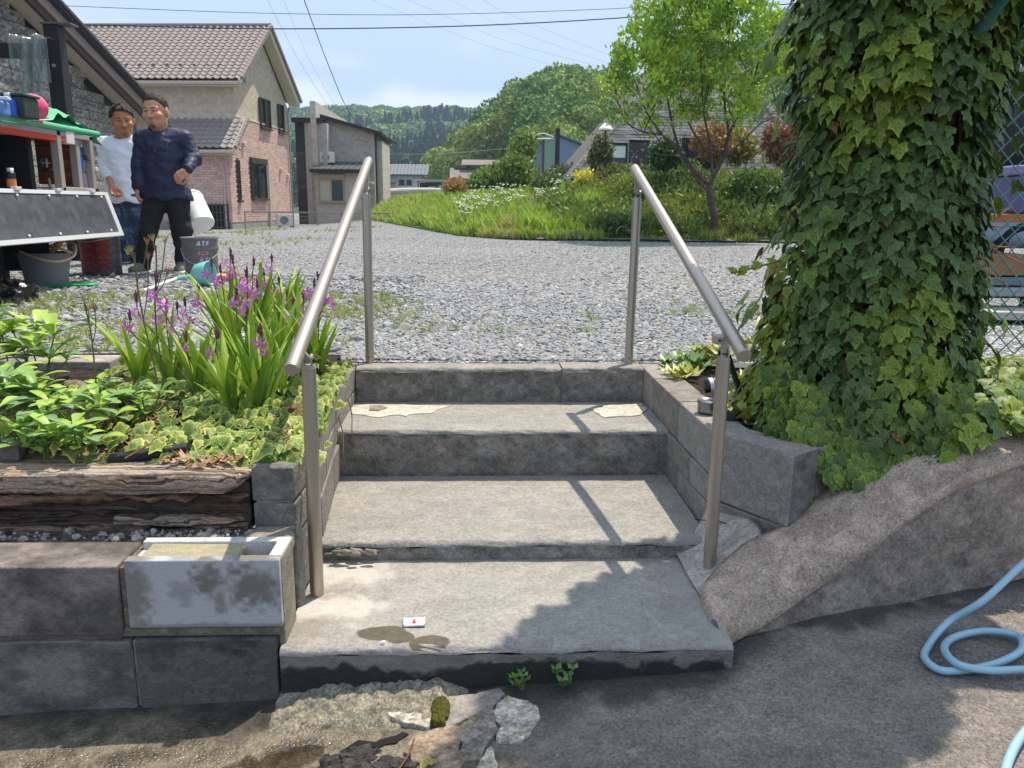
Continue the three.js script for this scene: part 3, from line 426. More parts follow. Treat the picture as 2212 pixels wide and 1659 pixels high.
// ---------------------------------------------------------------- gravel yard: one sheet from the top step to the horizon
const BF = [[-9, -60], [-5.2, -38], [-3.4, -30], [-1.9, -23.5], [-.3, -17.6], [.5, -16.1], [1.2, -15.65], [60, -16.6]];
function bankFront(x) { for (let i = 0; i < BF.length - 1; i++) if (x <= BF[i + 1][0]) return lerp(BF[i][1], BF[i + 1][1], clamp((x - BF[i][0]) / (BF[i + 1][0] - BF[i][0]))); return -16.6; }  // z of the grass bank's foot
function yardY(x, z) { const d = -z; return -.42 * sst(4, 9, -x) * sst(13, 30, d) + .03 * (vn(x * .5, z * .5) - .5) * sst(5, 12, d) - 1.0 * sst(42, 70, d) + .012 * (vn(x * 2.2, z * 2.2, 3) - .5); }
{
  const stoneTex = (m, sharp) => {                                // crushed grey-blue stone, cell by cell
    const n = 1024, C = 62, r = rng(8), pts = [], col = [], hh = []; for (let i = 0; i < C * C; i++) { pts.push(r(), r()); const g = .62 + .62 * (r() - .42), w = r(); col.push(w < .12 ? [g * .9, g * .86, g * .8] : w < .22 ? [g * .98, g * .98, g * .96] : [g * .84, g * .85, g * .865]); hh.push(r()); }
    const B = new Float32Array(n * n); const map = tex(n, n, (u, v) => {
      const X = u * C, Y = v * C, xi = Math.floor(X), yi = Math.floor(Y); let d1 = 9, d2 = 9, id = 0;
      for (let j = -1; j <= 1; j++) for (let i = -1; i <= 1; i++) { const a = (xi + i + C) % C, b = (yi + j + C) % C, k = b * C + a, dx = xi + i + pts[k * 2] - X, dy = yi + j + pts[k * 2 + 1] - Y, d = Math.hypot(dx, dy * 1.2); if (d < d1) { d2 = d1; d1 = d; id = k; } else if (d < d2) d2 = d; }
      const e = sst(0, .16, d2 - d1), f = white(u * 2, v * 2) - .5; B[Math.floor(v * n) * n + Math.floor(u * n)] = e * (.5 + .5 * hh[id]); const k = lerp(.55, 1, e) * (1 + .16 * f); return col[id].map((q) => q * k * .95);
    });
    const bump = rep(tex(n, n, grey((u, v) => B[Math.floor(v * n) * n + Math.floor(u * n)]), true), m); return [rep(map, m), bump];
  };
  const [map, bump] = stoneTex(1.25); M.gravel = std({ map, bumpMap: bump, bumpScale: .016, roughness: .95, vertexColors: true });
  const ds = []; for (let i = 0; i <= 150; i++) ds.push(3.40 + 60 * Math.pow(i / 150, 2.2)); for (let i = 1; i <= 30; i++) ds.push(63.4 + 1500 * Math.pow(i / 30, 2));
  const xs = []; for (let i = -70; i <= 70; i++) xs.push(Math.sign(i) * 40 * Math.pow(Math.abs(i) / 70, 1.8)); xs.unshift(-1500, -600, -250, -100); xs.push(100, 250, 600, 1500);
  const rows = ds.map((d) => xs.map((x) => V(x, yardY(x, -d), -d))), g = loft(rows), p = g.attributes.position, uv = g.attributes.uv, col = new Float32Array(p.count * 3);
  for (let i = 0; i < p.count; i++) {
    const x = p.getX(i), z = p.getZ(i), d = -z; uv.setXY(i, x, z);
    // worn wheel tracks of finer dust across the yard, thin weeds in patches
    const n = fbm(x * .35, z * .5, 2), n2 = fbm(x * 1.1, z * 1.3, 7); let k = .95 + .3 * (n - .5), c = [k, k, k * 1.005];
    const track = sst(.9, .2, Math.abs(d - 6.3 - .12 * x + 1.2 * (n - .5))) ; c = c.map((q, j) => lerp(q, [.88, .90, .94][j], track * .7));
    const tan = sst(.5, .7, n2) * sst(3.6, 5, d); c = c.map((q, j) => lerp(q, [1.05, .99, .88][j], tan * .45));
    const moss = sst(.53, .7, fbm(x * .9 + 5, z * .9, 4)) * (sst(-.5, -2.4, x) * sst(6.5, 5, d) + .5 * sst(14, 20, d) * sst(-1, -4, x) + .35 * sst(5.6, 5.1, d) * sst(4.2, 4.9, d)); c = c.map((q, j) => lerp(q, [.82, .92, .45][j], clamp(moss) * .7));
    col.set(c, i * 3);
  }
  g.setAttribute('color', new THREE.BufferAttribute(col, 3)); struct('gravel_yard', g, M.gravel);

  // loose crushed stones
  const rocks = []; for (let k = 0; k < 7; k++) { let q = new THREE.IcosahedronGeometry(1, 1); const p2 = q.attributes.position, r = rng(50 + k), pl = []; for (let i = 0; i < 9; i++) pl.push([V(r() - .5, r() - .5, r() - .5).normalize(), .5 + .35 * r()]); for (let i = 0; i < p2.count; i++) { const v = V(p2.getX(i), p2.getY(i), p2.getZ(i)); for (const [nn, dd] of pl) { const e = v.dot(nn) - dd; if (e > 0) v.addScaledVector(nn, -e); } p2.setXYZ(i, v.x * 1.25, v.y * .72, v.z); } q.computeVertexNormals(); rocks.push(q); }
  const r = rng(12), lists = rocks.map(() => []), cols = rocks.map(() => []);
  const put = (x, z, s) => { const k = Math.floor(r() * 7); lists[k].push(mat4(V(x, yardY(x, z) + s * (.1 + .3 * r()), z), (r() - .5) * .9, r() * 6.28, (r() - .5) * .9, s * (.8 + .5 * r()), s * (.7 + .5 * r()), s * (.8 + .4 * r()))); const w = r(), b = .25 + .12 * r() * r() + .06 * r(); cols[k].push(w < .15 ? [b * 1.2, b * 1.06, b * .9] : w < .23 ? [b * 1.35, b * 1.35, b * 1.3] : w < .29 ? [b * .6, b * .6, b * .63] : [b * .96, b, b * 1.035]); };
  for (let i = 0; i < 40000; i++) { const d = 3.45 + 2.6 * Math.pow(r(), 1.25), w = .55 + d * .36, x = (r() - .5) * 2 * w + .15; const keep = fbm(x * .8, d * .8, 9) > .2 + .35 * sst(4.6, 6, d); if (keep || d < 4.2) put(x, -d, .006 + .0065 * r() + .009 * Math.pow(r(), 8)); }
  for (let i = 0; i < 8000; i++) { const x = -.5 - 4.2 * r(), d = 3.5 + 4.2 * r(); put(x, -d, .008 + .013 * r() * r() + (r() < .2 ? .018 * r() : 0)); }
  for (let i = 0; i < 5000; i++) { const d = 5.6 + 14 * Math.pow(r(), 1.6), x = (r() - .45) * d * 1.3; if (fbm(x * .5, d * .5, 3) > .45) put(x, -d, .007 + .010 * r()); }
  const loose = new THREE.Group(); loose.name = numbered('loose_gravel'); scene.add(loose); stuff(loose); tag(loose, 'loose crushed grey stones scattered over the yard', 'gravel');
  M.stone = std({ color: 0xffffff, roughness: .95, flatShading: true, bumpMap: M.block.bumpMap, bumpScale: .001 });
  rocks.forEach((q, k) => instances('stones', q, M.stone, lists[k], loose, (i) => cols[k][i]));
}

// ---------------------------------------------------------------- foliage kits
function leafQuad(w, l, bend = .18) {                             // a small folded leaf of four triangles, tip along +y
  const g = new THREE.BufferGeometry(); const p = [0, 0, 0, -w / 2, l * .45, bend * w, 0, l * .5, 0, w / 2, l * .45, bend * w, 0, l, -bend * l * .4];
  g.setAttribute('position', new THREE.Float32BufferAttribute(p, 3)); g.setAttribute('uv', new THREE.Float32BufferAttribute([.5, 0, 0, .45, .5, .5, 1, .45, .5, 1], 2)); g.setIndex([0, 2, 1, 0, 3, 2, 1, 2, 4, 2, 3, 4]); g.computeVertexNormals(); return g;
}
const leafMat = (t = .35, rough = .6) => new THREE.MeshPhysicalMaterial({ color: 0xffffff, roughness: rough, transmission: t, thickness: 0, side: THREE.DoubleSide, specularIntensity: .5 });
M.leaf = leafMat(.4, .62);
function sprig(n, r, w, l, seed) {                                // a clump of n leaves round a point
  const q = rng(seed), L = []; for (let i = 0; i < n; i++) { const g = leafQuad(w * (.7 + .6 * q()), l * (.7 + .6 * q())); g.applyMatrix4(mat4(V(0, 0, 0), (q() - .2) * 2.2, q() * 6.28, (q() - .5) * 1.2, 1)); const v = V(q() - .5, q() - .5, q() - .5).normalize().multiplyScalar(r * Math.cbrt(q())); g.translate(v.x, v.y, v.z); L.push(g); } return merge(L);
}
const SPRIG = [sprig(16, .16, .05, .1, 1), sprig(16, .16, .05, .1, 2), sprig(14, .17, .06, .11, 3)];
function vary(base, amt, r) { const k = 1 + (r() - .5) * amt * 2, h = (r() - .5) * amt * .5; return [base[0] * k * (1 + h), base[1] * k, base[2] * k * (1 - h)]; }
// a crown: points kept inside a lumpy region, each carrying a sprig
function foliage(parent, n, inside, bb, scale, base, seed, name = 'foliage', alt) {
  const r = rng(seed), L = [], C = []; let guard = 0; while (L.length < n && guard++ < n * 40) { const p = V(lerp(bb[0].x, bb[1].x, r()), lerp(bb[0].y, bb[1].y, r()), lerp(bb[0].z, bb[1].z, r())); if (!inside(p, r)) continue; L.push(mat4(p, (r() - .5) * 1.4, r() * 6.28, (r() - .5) * 1.4, scale * (.7 + .6 * r()))); C.push(vary(alt && r() < alt[1] ? alt[0] : base, .3, r).map((q) => Math.min(.8, q * 1.55))); }
  const k = SPRIG[seed % 3]; const m = instances(name, k, M.leaf, L, parent, (i) => C[i]); return m;
}
const lumpy = (c, rad, seed, f = 1.3, gap = .38) => (p) => { const x = (p.x - c.x) / rad.x, y = (p.y - c.y) / rad.y, z = (p.z - c.z) / rad.z, d = Math.sqrt(x * x + y * y + z * z); const n = fbm(p.x * f + seed, p.y * f, p.z * f, 3); return d < .72 + .55 * n && fbm(p.x * f * 2.2, p.y * f * 2.2 + seed, p.z * f * 2.2, 2) > gap; };
function bush(name, label, cat, c, rad, n, scale, base, seed, group, alt) {
  const o = thing(name, label, cat, group, V(c.x, c.y - rad.y, c.z)); const lc = V(0, rad.y, 0), f = foliage(o, n, lumpy(lc, rad, seed, 1.6 / Math.max(rad.x, rad.y)), [V(-rad.x * 1.15, 0, -rad.z * 1.15), V(rad.x * 1.15, rad.y * 2.2, rad.z * 1.15)], scale, base, seed, 'foliage', alt);
  const r = rng(seed), st = []; for (let i = 0; i < 7; i++) { const a = r() * 6.28, e = V(Math.cos(a) * rad.x * .6 * r(), rad.y * (1 + .5 * r()), Math.sin(a) * rad.z * .6 * r()); st.push(tube([V((r() - .5) * .1, -.05, (r() - .5) * .1), e.clone().multiplyScalar(.5).add(V((r() - .5) * .1, 0, 0)), e], .012 * Math.max(1, rad.y), 5, 8)); } mesh('stems', merge(st), plain(0x4a3b2c, .9), o); return o;
}

// ---------------------------------------------------------------- grass bank on the far side of the yard
function bankY(x, z) { const t = bankFront(x) - z; if (t < 0) return yardY(x, z); const right = sst(.5, 5, x); const h = lerp(.78, 1.02, right) * sst(-.2, lerp(11, 3.6, right), t) + .30 * sst(5, 9, t) * sst(2, 6, x) - 1.6 * sst(24, 60, t) * (1 - sst(1, 5, x)); return yardY(x, z) + h + .16 * (fbm(x * .8, z * .8, 5) - .5) * sst(0, 1, t) + .04; }
{
  const rows = []; for (let j = 0; j <= 90; j++) { const t = 60 * Math.pow(j / 90, 1.7), row = []; for (let i = 0; i <= 110; i++) { const x = -6.5 + 46 * Math.pow(i / 110, 1.5), z = bankFront(x) - t; row.push(V(x, bankY(x, z) - (j ? 0 : .06), z)); } rows.push(row); }
  const g = loft(rows), p = g.attributes.position, uv = g.attributes.uv; for (let i = 0; i < p.count; i++) uv.setXY(i, p.getX(i), p.getZ(i));
  M.turf = std({ map: rep(tex(512, 512, (u, v) => { const n = soft(u * 3, v * 3), f = white(u, v); const k = .7 + .5 * (n - .5) + .5 * (f - .5); return [.46 * k, .52 * k, .2 * k]; }), 2), roughness: 1 });
  struct('grass_bank', g, M.turf);
  const tuft = (seed, n, h) => { const q = rng(seed), L = []; for (let i = 0; i < n; i++) { const a = q() * 6.28, ln = .15 + .5 * q(), H = h * (.6 + .6 * q()), x = (q() - .5) * .16, z = (q() - .5) * .16, w = .009 + .008 * q(), dx = Math.cos(a) * ln * H, dz = Math.sin(a) * ln * H, px = -Math.sin(a) * w, pz = Math.cos(a) * w; const b = new THREE.BufferGeometry(); b.setAttribute('position', new THREE.Float32BufferAttribute([x - px, 0, z - pz, x + px, 0, z + pz, x + dx * .4 - px, H * .6, z + dz * .4 - pz, x + dx * .4 + px, H * .6, z + dz * .4 + pz, x + dx, H * .95, z + dz], 3)); b.setIndex([0, 1, 3, 0, 3, 2, 2, 3, 4]); b.computeVertexNormals(); L.push(b); } return merge(L); };
  const T = [tuft(1, 12, .3), tuft(2, 12, .36), tuft(3, 14, .24)], lists = [[], [], []], C = [[], [], []], r = rng(33);
  for (let i = 0; i < 34000; i++) {
    const x = -5.6 + 16.4 * Math.pow(r(), .8), t = (x < 0 ? 22 : 15) * Math.pow(r(), 1.35), z = bankFront(x) - t; const dens = fbm(x * .9, z * .9, 2); if (t < .5 && dens < .45) continue; if (dens < .22) continue;
    const k = Math.floor(r() * 3), s = (.55 + .7 * r()) * (t < .8 ? .6 : 1) * (x > 3 ? .75 : 1); lists[k].push(mat4(V(x, bankY(x, z) - .02, z), (r() - .5) * .3, r() * 6.28, (r() - .5) * .3, s * 1.15, s, s * 1.15));
    const dry = fbm(x * .6 + 3, z * .6, 8); const b = dry > .66 ? [.42, .44, .11] : x > 3.2 ? [.24, .31, .05] : [.36, .48, .07]; C[k].push(vary(b, .35, r));
  }
  const gr = new THREE.Group(); gr.name = numbered('meadow_grass'); scene.add(gr); stuff(gr); tag(gr, 'tall green meadow grass covering the bank beyond the gravel', 'grass');
  M.grass = leafMat(.35, .7); T.forEach((q, k) => instances('grass', q, M.grass, lists[k], gr, (i) => C[k][i]));
  // white umbels in the meadow
  const fl = [], st = [], add = (x, z, h, n) => { const y = bankY(x, z); st.push(rod(V(x, y, z), V(x, y + h, z), .006, .004, 5)); for (let i = 0; i < n; i++) { const g = new THREE.SphereGeometry(.010 + .010 * r(), 6, 4); g.scale(1.5, .5, 1.5); g.translate(x + (r() - .5) * .2, y + h + .05 * (r() - .5), z + (r() - .5) * .2); fl.push(g); } };
  for (let i = 0; i < 95; i++) { const p = onZ(985 + 130 * r() + (r() < .25 ? 110 : 0), 430, -20), z = -19 - 5.5 * r(), x = p.x * z / -20; if (bankFront(x) - z < .8) continue; add(x, z, .42 + .25 * r(), 5); }
  const um = new THREE.Group(); um.name = numbered('meadow_flowers'); scene.add(um); stuff(um); tag(um, 'white umbel flowers standing in the meadow grass', 'flowers');
  mesh('flower_heads', merge(fl), plain(0xf4f2ea, .8), um); mesh('flower_stems', merge(st), plain(0x6f8a3a, .8), um);
}
// dark low kerb strip where the gravel meets the bank
struct('edging_strip', loft([0, 1].map((k) => { const o = []; for (let i = 0; i <= 40; i++) { const x = lerp(.3, 9, i / 40), z = bankFront(x) + .05 + .05 * (vn(x * 3) - .5) - k * .12; o.push(V(x, yardY(x, z) + .03 + k * .02 + .02 * vn(x * 4, k), z)); } return o; })), plain(0x5c5b5e, .9));
// low stone wall and shrubs along the top of the bank
{
  const r = rng(71), list = []; M.fieldStone = concrete(.42, .38, .33, .5, .3, .6);
  const w = thing('dry_stone_wall', 'low wall of rough field stones at the top of the grass bank', 'wall'); const stones = []; for (let k = 0; k < 5; k++) { const g = new THREE.IcosahedronGeometry(.5, 2); jitterGeo(g, .35, 2.2, k * 9); g.scale(1.2, .8, .9); stones.push(boxUV(g, k)); }
  for (let j = 0; j < 2; j++) for (let i = 0; i < 34; i++) { const x = 1.0 + i * .30 + .1 * r() + j * .13, z = bankFront(x) - 6.2 - .4 * j, s = .26 + .18 * r(); const m = mesh('stone', stones[i % 5], M.fieldStone, w); m.position.set(x, bankY(x, z) - .02 + j * .16, z); m.rotation.set(r() * .6, r() * 6, r() * .6); m.scale.setScalar(s); }
}

{ // thin weeds between the stones
  const q = rng(3), L = []; for (let i = 0; i < 9; i++) { const a = q() * 6.28, H = .03 + .03 * q(), w = .0022, b = new THREE.BufferGeometry(), dx = Math.cos(a) * H * .7, dz = Math.sin(a) * H * .7, x = (q() - .5) * .03, z = (q() - .5) * .03; b.setAttribute('position', new THREE.Float32BufferAttribute([x - w, 0, z, x + w, 0, z, x + dx * .5 - w, H * .6, z + dz * .5, x + dx * .5 + w, H * .6, z + dz * .5, x + dx, H, z + dz], 3)); b.setIndex([0, 1, 3, 0, 3, 2, 2, 3, 4]); b.computeVertexNormals(); L.push(b); }
  const g = merge(L), r = rng(44), list = [], C = [], at = (x, d, k) => { list.push(mat4(V(x, yardY(x, -d), -d), 0, r() * 6.28, 0, k * (.5 + .9 * r()))); C.push(vary([.34, .38, .12], .3, r)); };
  for (let i = 0; i < 900; i++) { const x = -.7 + 2.6 * r(), d = 4.2 + 1.5 * r(); if (fbm(x * 1.6, d * 1.6, 6) > .53) at(x, d, .7); } for (let i = 0; i < 1600; i++) { const x = -3.2 + 2.6 * r(), d = 3.6 + 2.4 * r(); if (fbm(x * 1.6, d * 1.6, 3) > .5) at(x, d, .9); } for (let i = 0; i < 900; i++) { const x = -7.5 + 4.6 * r(), d = 13 + 12 * r(); if (fbm(x * .6, d * .6, 2) > .47 + .03 * (x + 7.5)) at(x, d, 1.3); }
  const w = new THREE.Group(); w.name = numbered('yard_weeds'); scene.add(w); stuff(w); tag(w, 'sparse yellowish weeds growing between the gravel stones', 'weeds'); instances('weeds', g, M.grass, list, w, (i) => C[i]);
}
// ---------------------------------------------------------------- wooded hills
{
  // crown kits: many small leafy facets spread through a lumpy dome
  const crown = (seed, n, size, cone = 0) => { const q = rng(seed), pos = []; for (let i = 0; i < n; i++) { let v = V(q() - .5, q() - .5, q() - .5).normalize(); const lum = .72 + .5 * fbm(v.x * 1.7 + seed, v.y * 1.7, v.z * 1.7, 3); let rad = lum * (.62 + .38 * Math.sqrt(q())); let c = v.clone().multiplyScalar(rad); if (cone) { const h = q(); const a = q() * 6.28, rr = (1 - h) * .5 * (.5 + .5 * q()) + .03; c = V(Math.cos(a) * rr, h * 2.3 - 1, Math.sin(a) * rr); v = V(Math.cos(a), .5, Math.sin(a)); } else c.y *= .95; const nn = v.clone().multiplyScalar(.5).add(V(q() - .5, q() - .5, q() - .5).normalize().multiplyScalar(.9)).normalize(), t1 = V(q() - .5, q() - .5, q() - .5).cross(nn).normalize(), t2 = nn.clone().cross(t1).normalize(), s = size * (.6 + .8 * q()); const A = c.clone().addScaledVector(t1, s), B = c.clone().addScaledVector(t1, -s * .5).addScaledVector(t2, s * .8), D = c.clone().addScaledVector(t1, -s * .5).addScaledVector(t2, -s * .8); pos.push(A.x, A.y, A.z, B.x, B.y, B.z, D.x, D.y, D.z); } const g = new THREE.BufferGeometry(); g.setAttribute('position', new THREE.Float32BufferAttribute(pos, 3)); g.computeVertexNormals(); return g; };
  const core = new THREE.IcosahedronGeometry(.72, 2); jitterGeo(core, .4, 2.4, 2);
  const far = [crown(1, 420, .17), crown(2, 420, .17), crown(3, 420, .17)], fir = crown(9, 380, .13, 1), near = [crown(21, 2600, .062), crown(22, 2600, .062), crown(23, 2600, .062)];
  M.crown = std({ color: 0xffffff, roughness: 1, side: THREE.DoubleSide });
  // ridge of the far hill, from surveyed points of its skyline at 420 m
  const sky1 = [[-900, 330], [200, 300], [500, 265], [700, 252], [745, 246], [800, 252], [850, 250], [905, 247], [940, 242], [980, 244], [1020, 250], [1080, 258], [1160, 270], [1300, 290], [1700, 320], [2600, 380]];
  const D1 = -420, ridge = sky1.map(([x, y]) => onZ(x, y + 6, D1)); const R1 = (x) => { for (let i = 0; i < ridge.length - 1; i++) if (x <= ridge[i + 1].x) return lerp(ridge[i].y, ridge[i + 1].y, clamp((x - ridge[i].x) / (ridge[i + 1].x - ridge[i].x))); return ridge.at(-1).y; };
  const H1 = (x, z) => { const t = clamp((-z - 170) / 250); const back = clamp((-z - 420) / 250); return lerp(-2, R1(x * D1 / z * 1.0), Math.pow(t, 1.25)) * (1 - back * .8) + 7 * (fbm(x * .012, z * .012, 3) - .5) * t; };
  const rows = []; for (let j = 0; j <= 40; j++) { const row = [], z = -165 - 500 * j / 40; for (let i = 0; i <= 90; i++) { const x = -620 + 1240 * i / 90; row.push(V(x, H1(x, z), z)); } rows.push(row); }
  struct('far_hill', loft(rows), plain(0x33482a, 1));
  const r = rng(4), L = [[], [], [], []], C = [[], [], [], []];
  for (let i = 0; i < 15000; i++) { const z = -185 - 255 * Math.pow(r(), .8), x = (r() - .5) * (-z) * 1.75 + .12 * -z, y = H1(x, z); const stand = fbm(x * .011 + 2, z * .016, 6), k = stand > .58 && r() < .8 ? 3 : Math.floor(r() * 3), s = (k === 3 ? 3.2 : 3.4) * (.7 + .6 * r()); L[k].push(mat4(V(x, y + s * .5, z), 0, r() * 6.28, 0, s, s * (k === 3 ? 1.25 : .95), s)); const w = fbm(x * .03, z * .03, 1); C[k].push(vary(k === 3 ? [.04, .085, .045] : w > .46 ? [.20, .29, .07] : [.12, .21, .06], .28, r)); }
  const wood = new THREE.Group(); wood.name = numbered('far_woodland'); scene.add(wood); stuff(wood); tag(wood, 'mixed green woodland covering the distant hill', 'woodland');
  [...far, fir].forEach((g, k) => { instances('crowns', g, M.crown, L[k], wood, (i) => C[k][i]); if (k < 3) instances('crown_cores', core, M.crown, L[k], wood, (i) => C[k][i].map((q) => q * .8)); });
  // nearer wooded rise on the right
  const sky2 = [[900, 400], [980, 345], [1040, 300], [1090, 250], [1130, 212], [1175, 182], [1220, 175], [1290, 178], [1340, 190], [1480, 205], [1600, 130], [1680, 70], [1760, 20], [1900, 0], [2212, 10]];
  const D2 = -125, rg2 = sky2.map(([x, y]) => onZ(x, y, D2)); const R2 = (x) => { if (x < rg2[0].x) return 0; for (let i = 0; i < rg2.length - 1; i++) if (x <= rg2[i + 1].x) return lerp(rg2[i].y, rg2[i + 1].y, (x - rg2[i].x) / (rg2[i + 1].x - rg2[i].x)); return rg2.at(-1).y; };
  const H2 = (x, z) => { const t = clamp((-z - 62) / 63); return lerp(-2, Math.max(-1, R2(x * D2 / z) - 7), t) * (1 - .7 * clamp((-z - 125) / 80)); };
  const rows2 = []; for (let j = 0; j <= 30; j++) { const row = [], z = -62 - 150 * j / 30; for (let i = 0; i <= 60; i++) { const x = -20 + 220 * i / 60; row.push(V(x, H2(x, z) - .3, z)); } rows2.push(row); } struct('wooded_rise', loft(rows2), plain(0x2c3d22, 1));
  const L2 = [[], [], []], C2 = [[], [], []]; for (let i = 0; i < 620; i++) { const z = -66 - 66 * Math.sqrt(r()), px = 890 + 900 * r(), p = onZ(px, 300, z), x = p.x, y = H2(x, z); if (R2(x * D2 / z) < 1.5 || (px < 1140 && z > -100) || (px < 960 && y > -99)) continue; const s = 3.1 * (.65 + .7 * r()) * (-z / 110 * .5 + .5); const k = Math.floor(r() * 3); L2[k].push(mat4(V(x, y + s * .9 + 1.5, z), 0, r() * 6.28, 0, s, s * 1.1, s)); const w = r(); C2[k].push(vary(w < .5 ? [.22, .31, .055] : w < .8 ? [.12, .21, .045] : [.28, .35, .065], .25, r)); }
  const wood2 = new THREE.Group(); wood2.name = numbered('hillside_woodland'); scene.add(wood2); stuff(wood2); tag(wood2, 'dense broadleaf trees on the near hillside at right', 'woodland');
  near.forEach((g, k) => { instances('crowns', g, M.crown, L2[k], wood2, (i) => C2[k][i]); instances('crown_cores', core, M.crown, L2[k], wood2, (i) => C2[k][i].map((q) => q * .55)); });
}
// ---------------------------------------------------------------- houses
M.glassDark = new THREE.MeshPhysicalMaterial({ color: 0x20282b, roughness: .06, metalness: 0, specularIntensity: 1 });
M.frameBronze = std({ color: 0x4d453d, roughness: .5, metalness: .3 }); M.frameBlack = plain(0x17181a, .5); M.frameBeige = plain(0x9b8d7c, .6);
const STUCCO = tex(512, 512, grey((u, v) => .9 * (1 + .12 * (soft(u * 2, v * 2) - .5) + .08 * (white(u, v) - .5)))), TILE = tex(512, 512, grey((u, v) => .75 * (1 + .5 * (soft(u * 5, v * 5) - .5) + .25 * (white(u, v) - .5)))), STUCCOB = rep(tex(256, 256, grey((u, v) => .5 + .5 * (white(u * .5, v * .5) - .5) + .3 * (soft(u * 8, v * 8) - .5)), true), .6);
const stMaps = {}; const stucco = (hex, m = 2) => std({ color: new THREE.Color(hex).multiplyScalar(1.22), map: stMaps[m] ??= own(STUCCO, m), bumpMap: STUCCOB, bumpScale: .006, roughness: .95 });
// window lying in the plane z = z0 facing +z (local axes), with frame, two panes and a sill
function windowIn(parent, x0, x1, y0, y1, z0, frameMat, opts = {}) {
  const t = opts.t ?? .05, d = opts.d ?? .09, fr = [boxAt(x0, x1, y1 - t, y1, z0, z0 + d, .004), boxAt(x0, x1, y0, y0 + t, z0, z0 + d, .004), boxAt(x0, x0 + t, y0 + t, y1 - t, z0, z0 + d - .003, .004), boxAt(x1 - t, x1, y0 + t, y1 - t, z0, z0 + d - .003, .004)];
  if (opts.sill !== false) fr.push(boxAt(x0 - .05, x1 + .05, y0 - .06, y0 - .001, z0 - .02, z0 + d + .06, .004));
  if (opts.hood) fr.push(boxAt(x0 - .06, x1 + .06, y1 + .001, y1 + .24, z0 - .02, z0 + d + .05, .01));
  const xm = (x0 + x1) / 2; if (opts.mullion !== false) fr.push(boxAt(xm - t / 2, xm + t / 2, y0 + t, y1 - t, z0, z0 + d - .006, .004));
  const w = mesh('window', merge(fr), frameMat, parent); for (const [a, b, k] of opts.mullion === false ? [[x0 + t, x1 - t, 0]] : [[x0 + t, xm - t / 2, 0], [xm + t / 2, x1 - t, 1]]) mesh('pane', boxAt(a, b, y0 + t, y1 - t, z0 + .015 + k * .02, z0 + .025 + k * .02, 0), opts.curtain && k === 0 ? opts.curtain : M.glassDark, w);
  return w;
}
// rows of half-round roof tiles; local axes: x along the eave, slope from (y0, z0) at the eave to (y1, z1) at the ridge
function tileRows(parent, x0, x1, y0, z0, y1, z1, rows, pitch, mat, trim) {
  const up = V(0, y1 - y0, z1 - z0), len = up.length(), dir = up.clone().normalize(), nrm = V(0, -dir.z, dir.y).multiplyScalar(dir.z > 0 ? -1 : 1); if (nrm.y < 0) nrm.negate(); const n = Math.round((x1 - x0) / pitch), seg = 6;
  for (let r = 0; r < rows; r++) {
    const a = r / rows * len, b = (r + 1.18) / rows * len, line = (s, lift, f = 0) => { const o = []; const [xa, xb] = trim ? trim((r + .5) / rows) : [x0, x1]; for (let i = 0; i <= n * seg; i++) { const x = x0 + (x1 - x0) * i / (n * seg); const xx = clamp(x, xa, xb), ph = (i % seg) / seg; const h = .055 * Math.max(-.15, Math.sin(ph * Math.PI * 2)) + .02; const p = V(xx, y0, z0).addScaledVector(dir, s).addScaledVector(nrm, h + lift + f); o.push(p); } return o; };
    mesh('tile_row', loft([line(a + .01, .0), line(a, .035), line(b, .0)], false, false), mat, parent);
  }
}
const TILEM = own(TILE, .02); const tileMat = (hex) => std({ color: new THREE.Color(hex).multiplyScalar(1.7), map: TILEM, roughness: .75, side: THREE.DoubleSide });
M.roofTile = tileMat(0x8d817c); M.roofTileDark = tileMat(0x3b3b40);
function bricks(parent, place, w, h, skip, mats, seed, bw = .3, bh = .1, name = 'brick_courses') {   // instanced face bricks (too small to pick apart), place(u, v) -> matrix
  const r = rng(seed), L = [], C = []; const nr = Math.floor(h / bh); for (let j = 0; j < nr; j++) for (let i = -1; i < w / bw; i++) { let a = i * bw + (j % 2) * bw / 2, b = a + bw; a = Math.max(0, a); b = Math.min(w, b); if (b - a < .04) continue; const v = (j + .5) * bh, u = (a + b) / 2; if (skip && skip(a, b, v - bh / 2, v + bh / 2)) continue; L.push(place(u, v, b - a - .012, bh - .012)); const k = .85 + .3 * r(); C.push(mats.map((q) => q * k)); }
  const g = new THREE.BoxGeometry(1, 1, 1); return instances(name, g, std({ color: 0xffffff, roughness: .9 }), L, parent, (i) => C[i]);
}

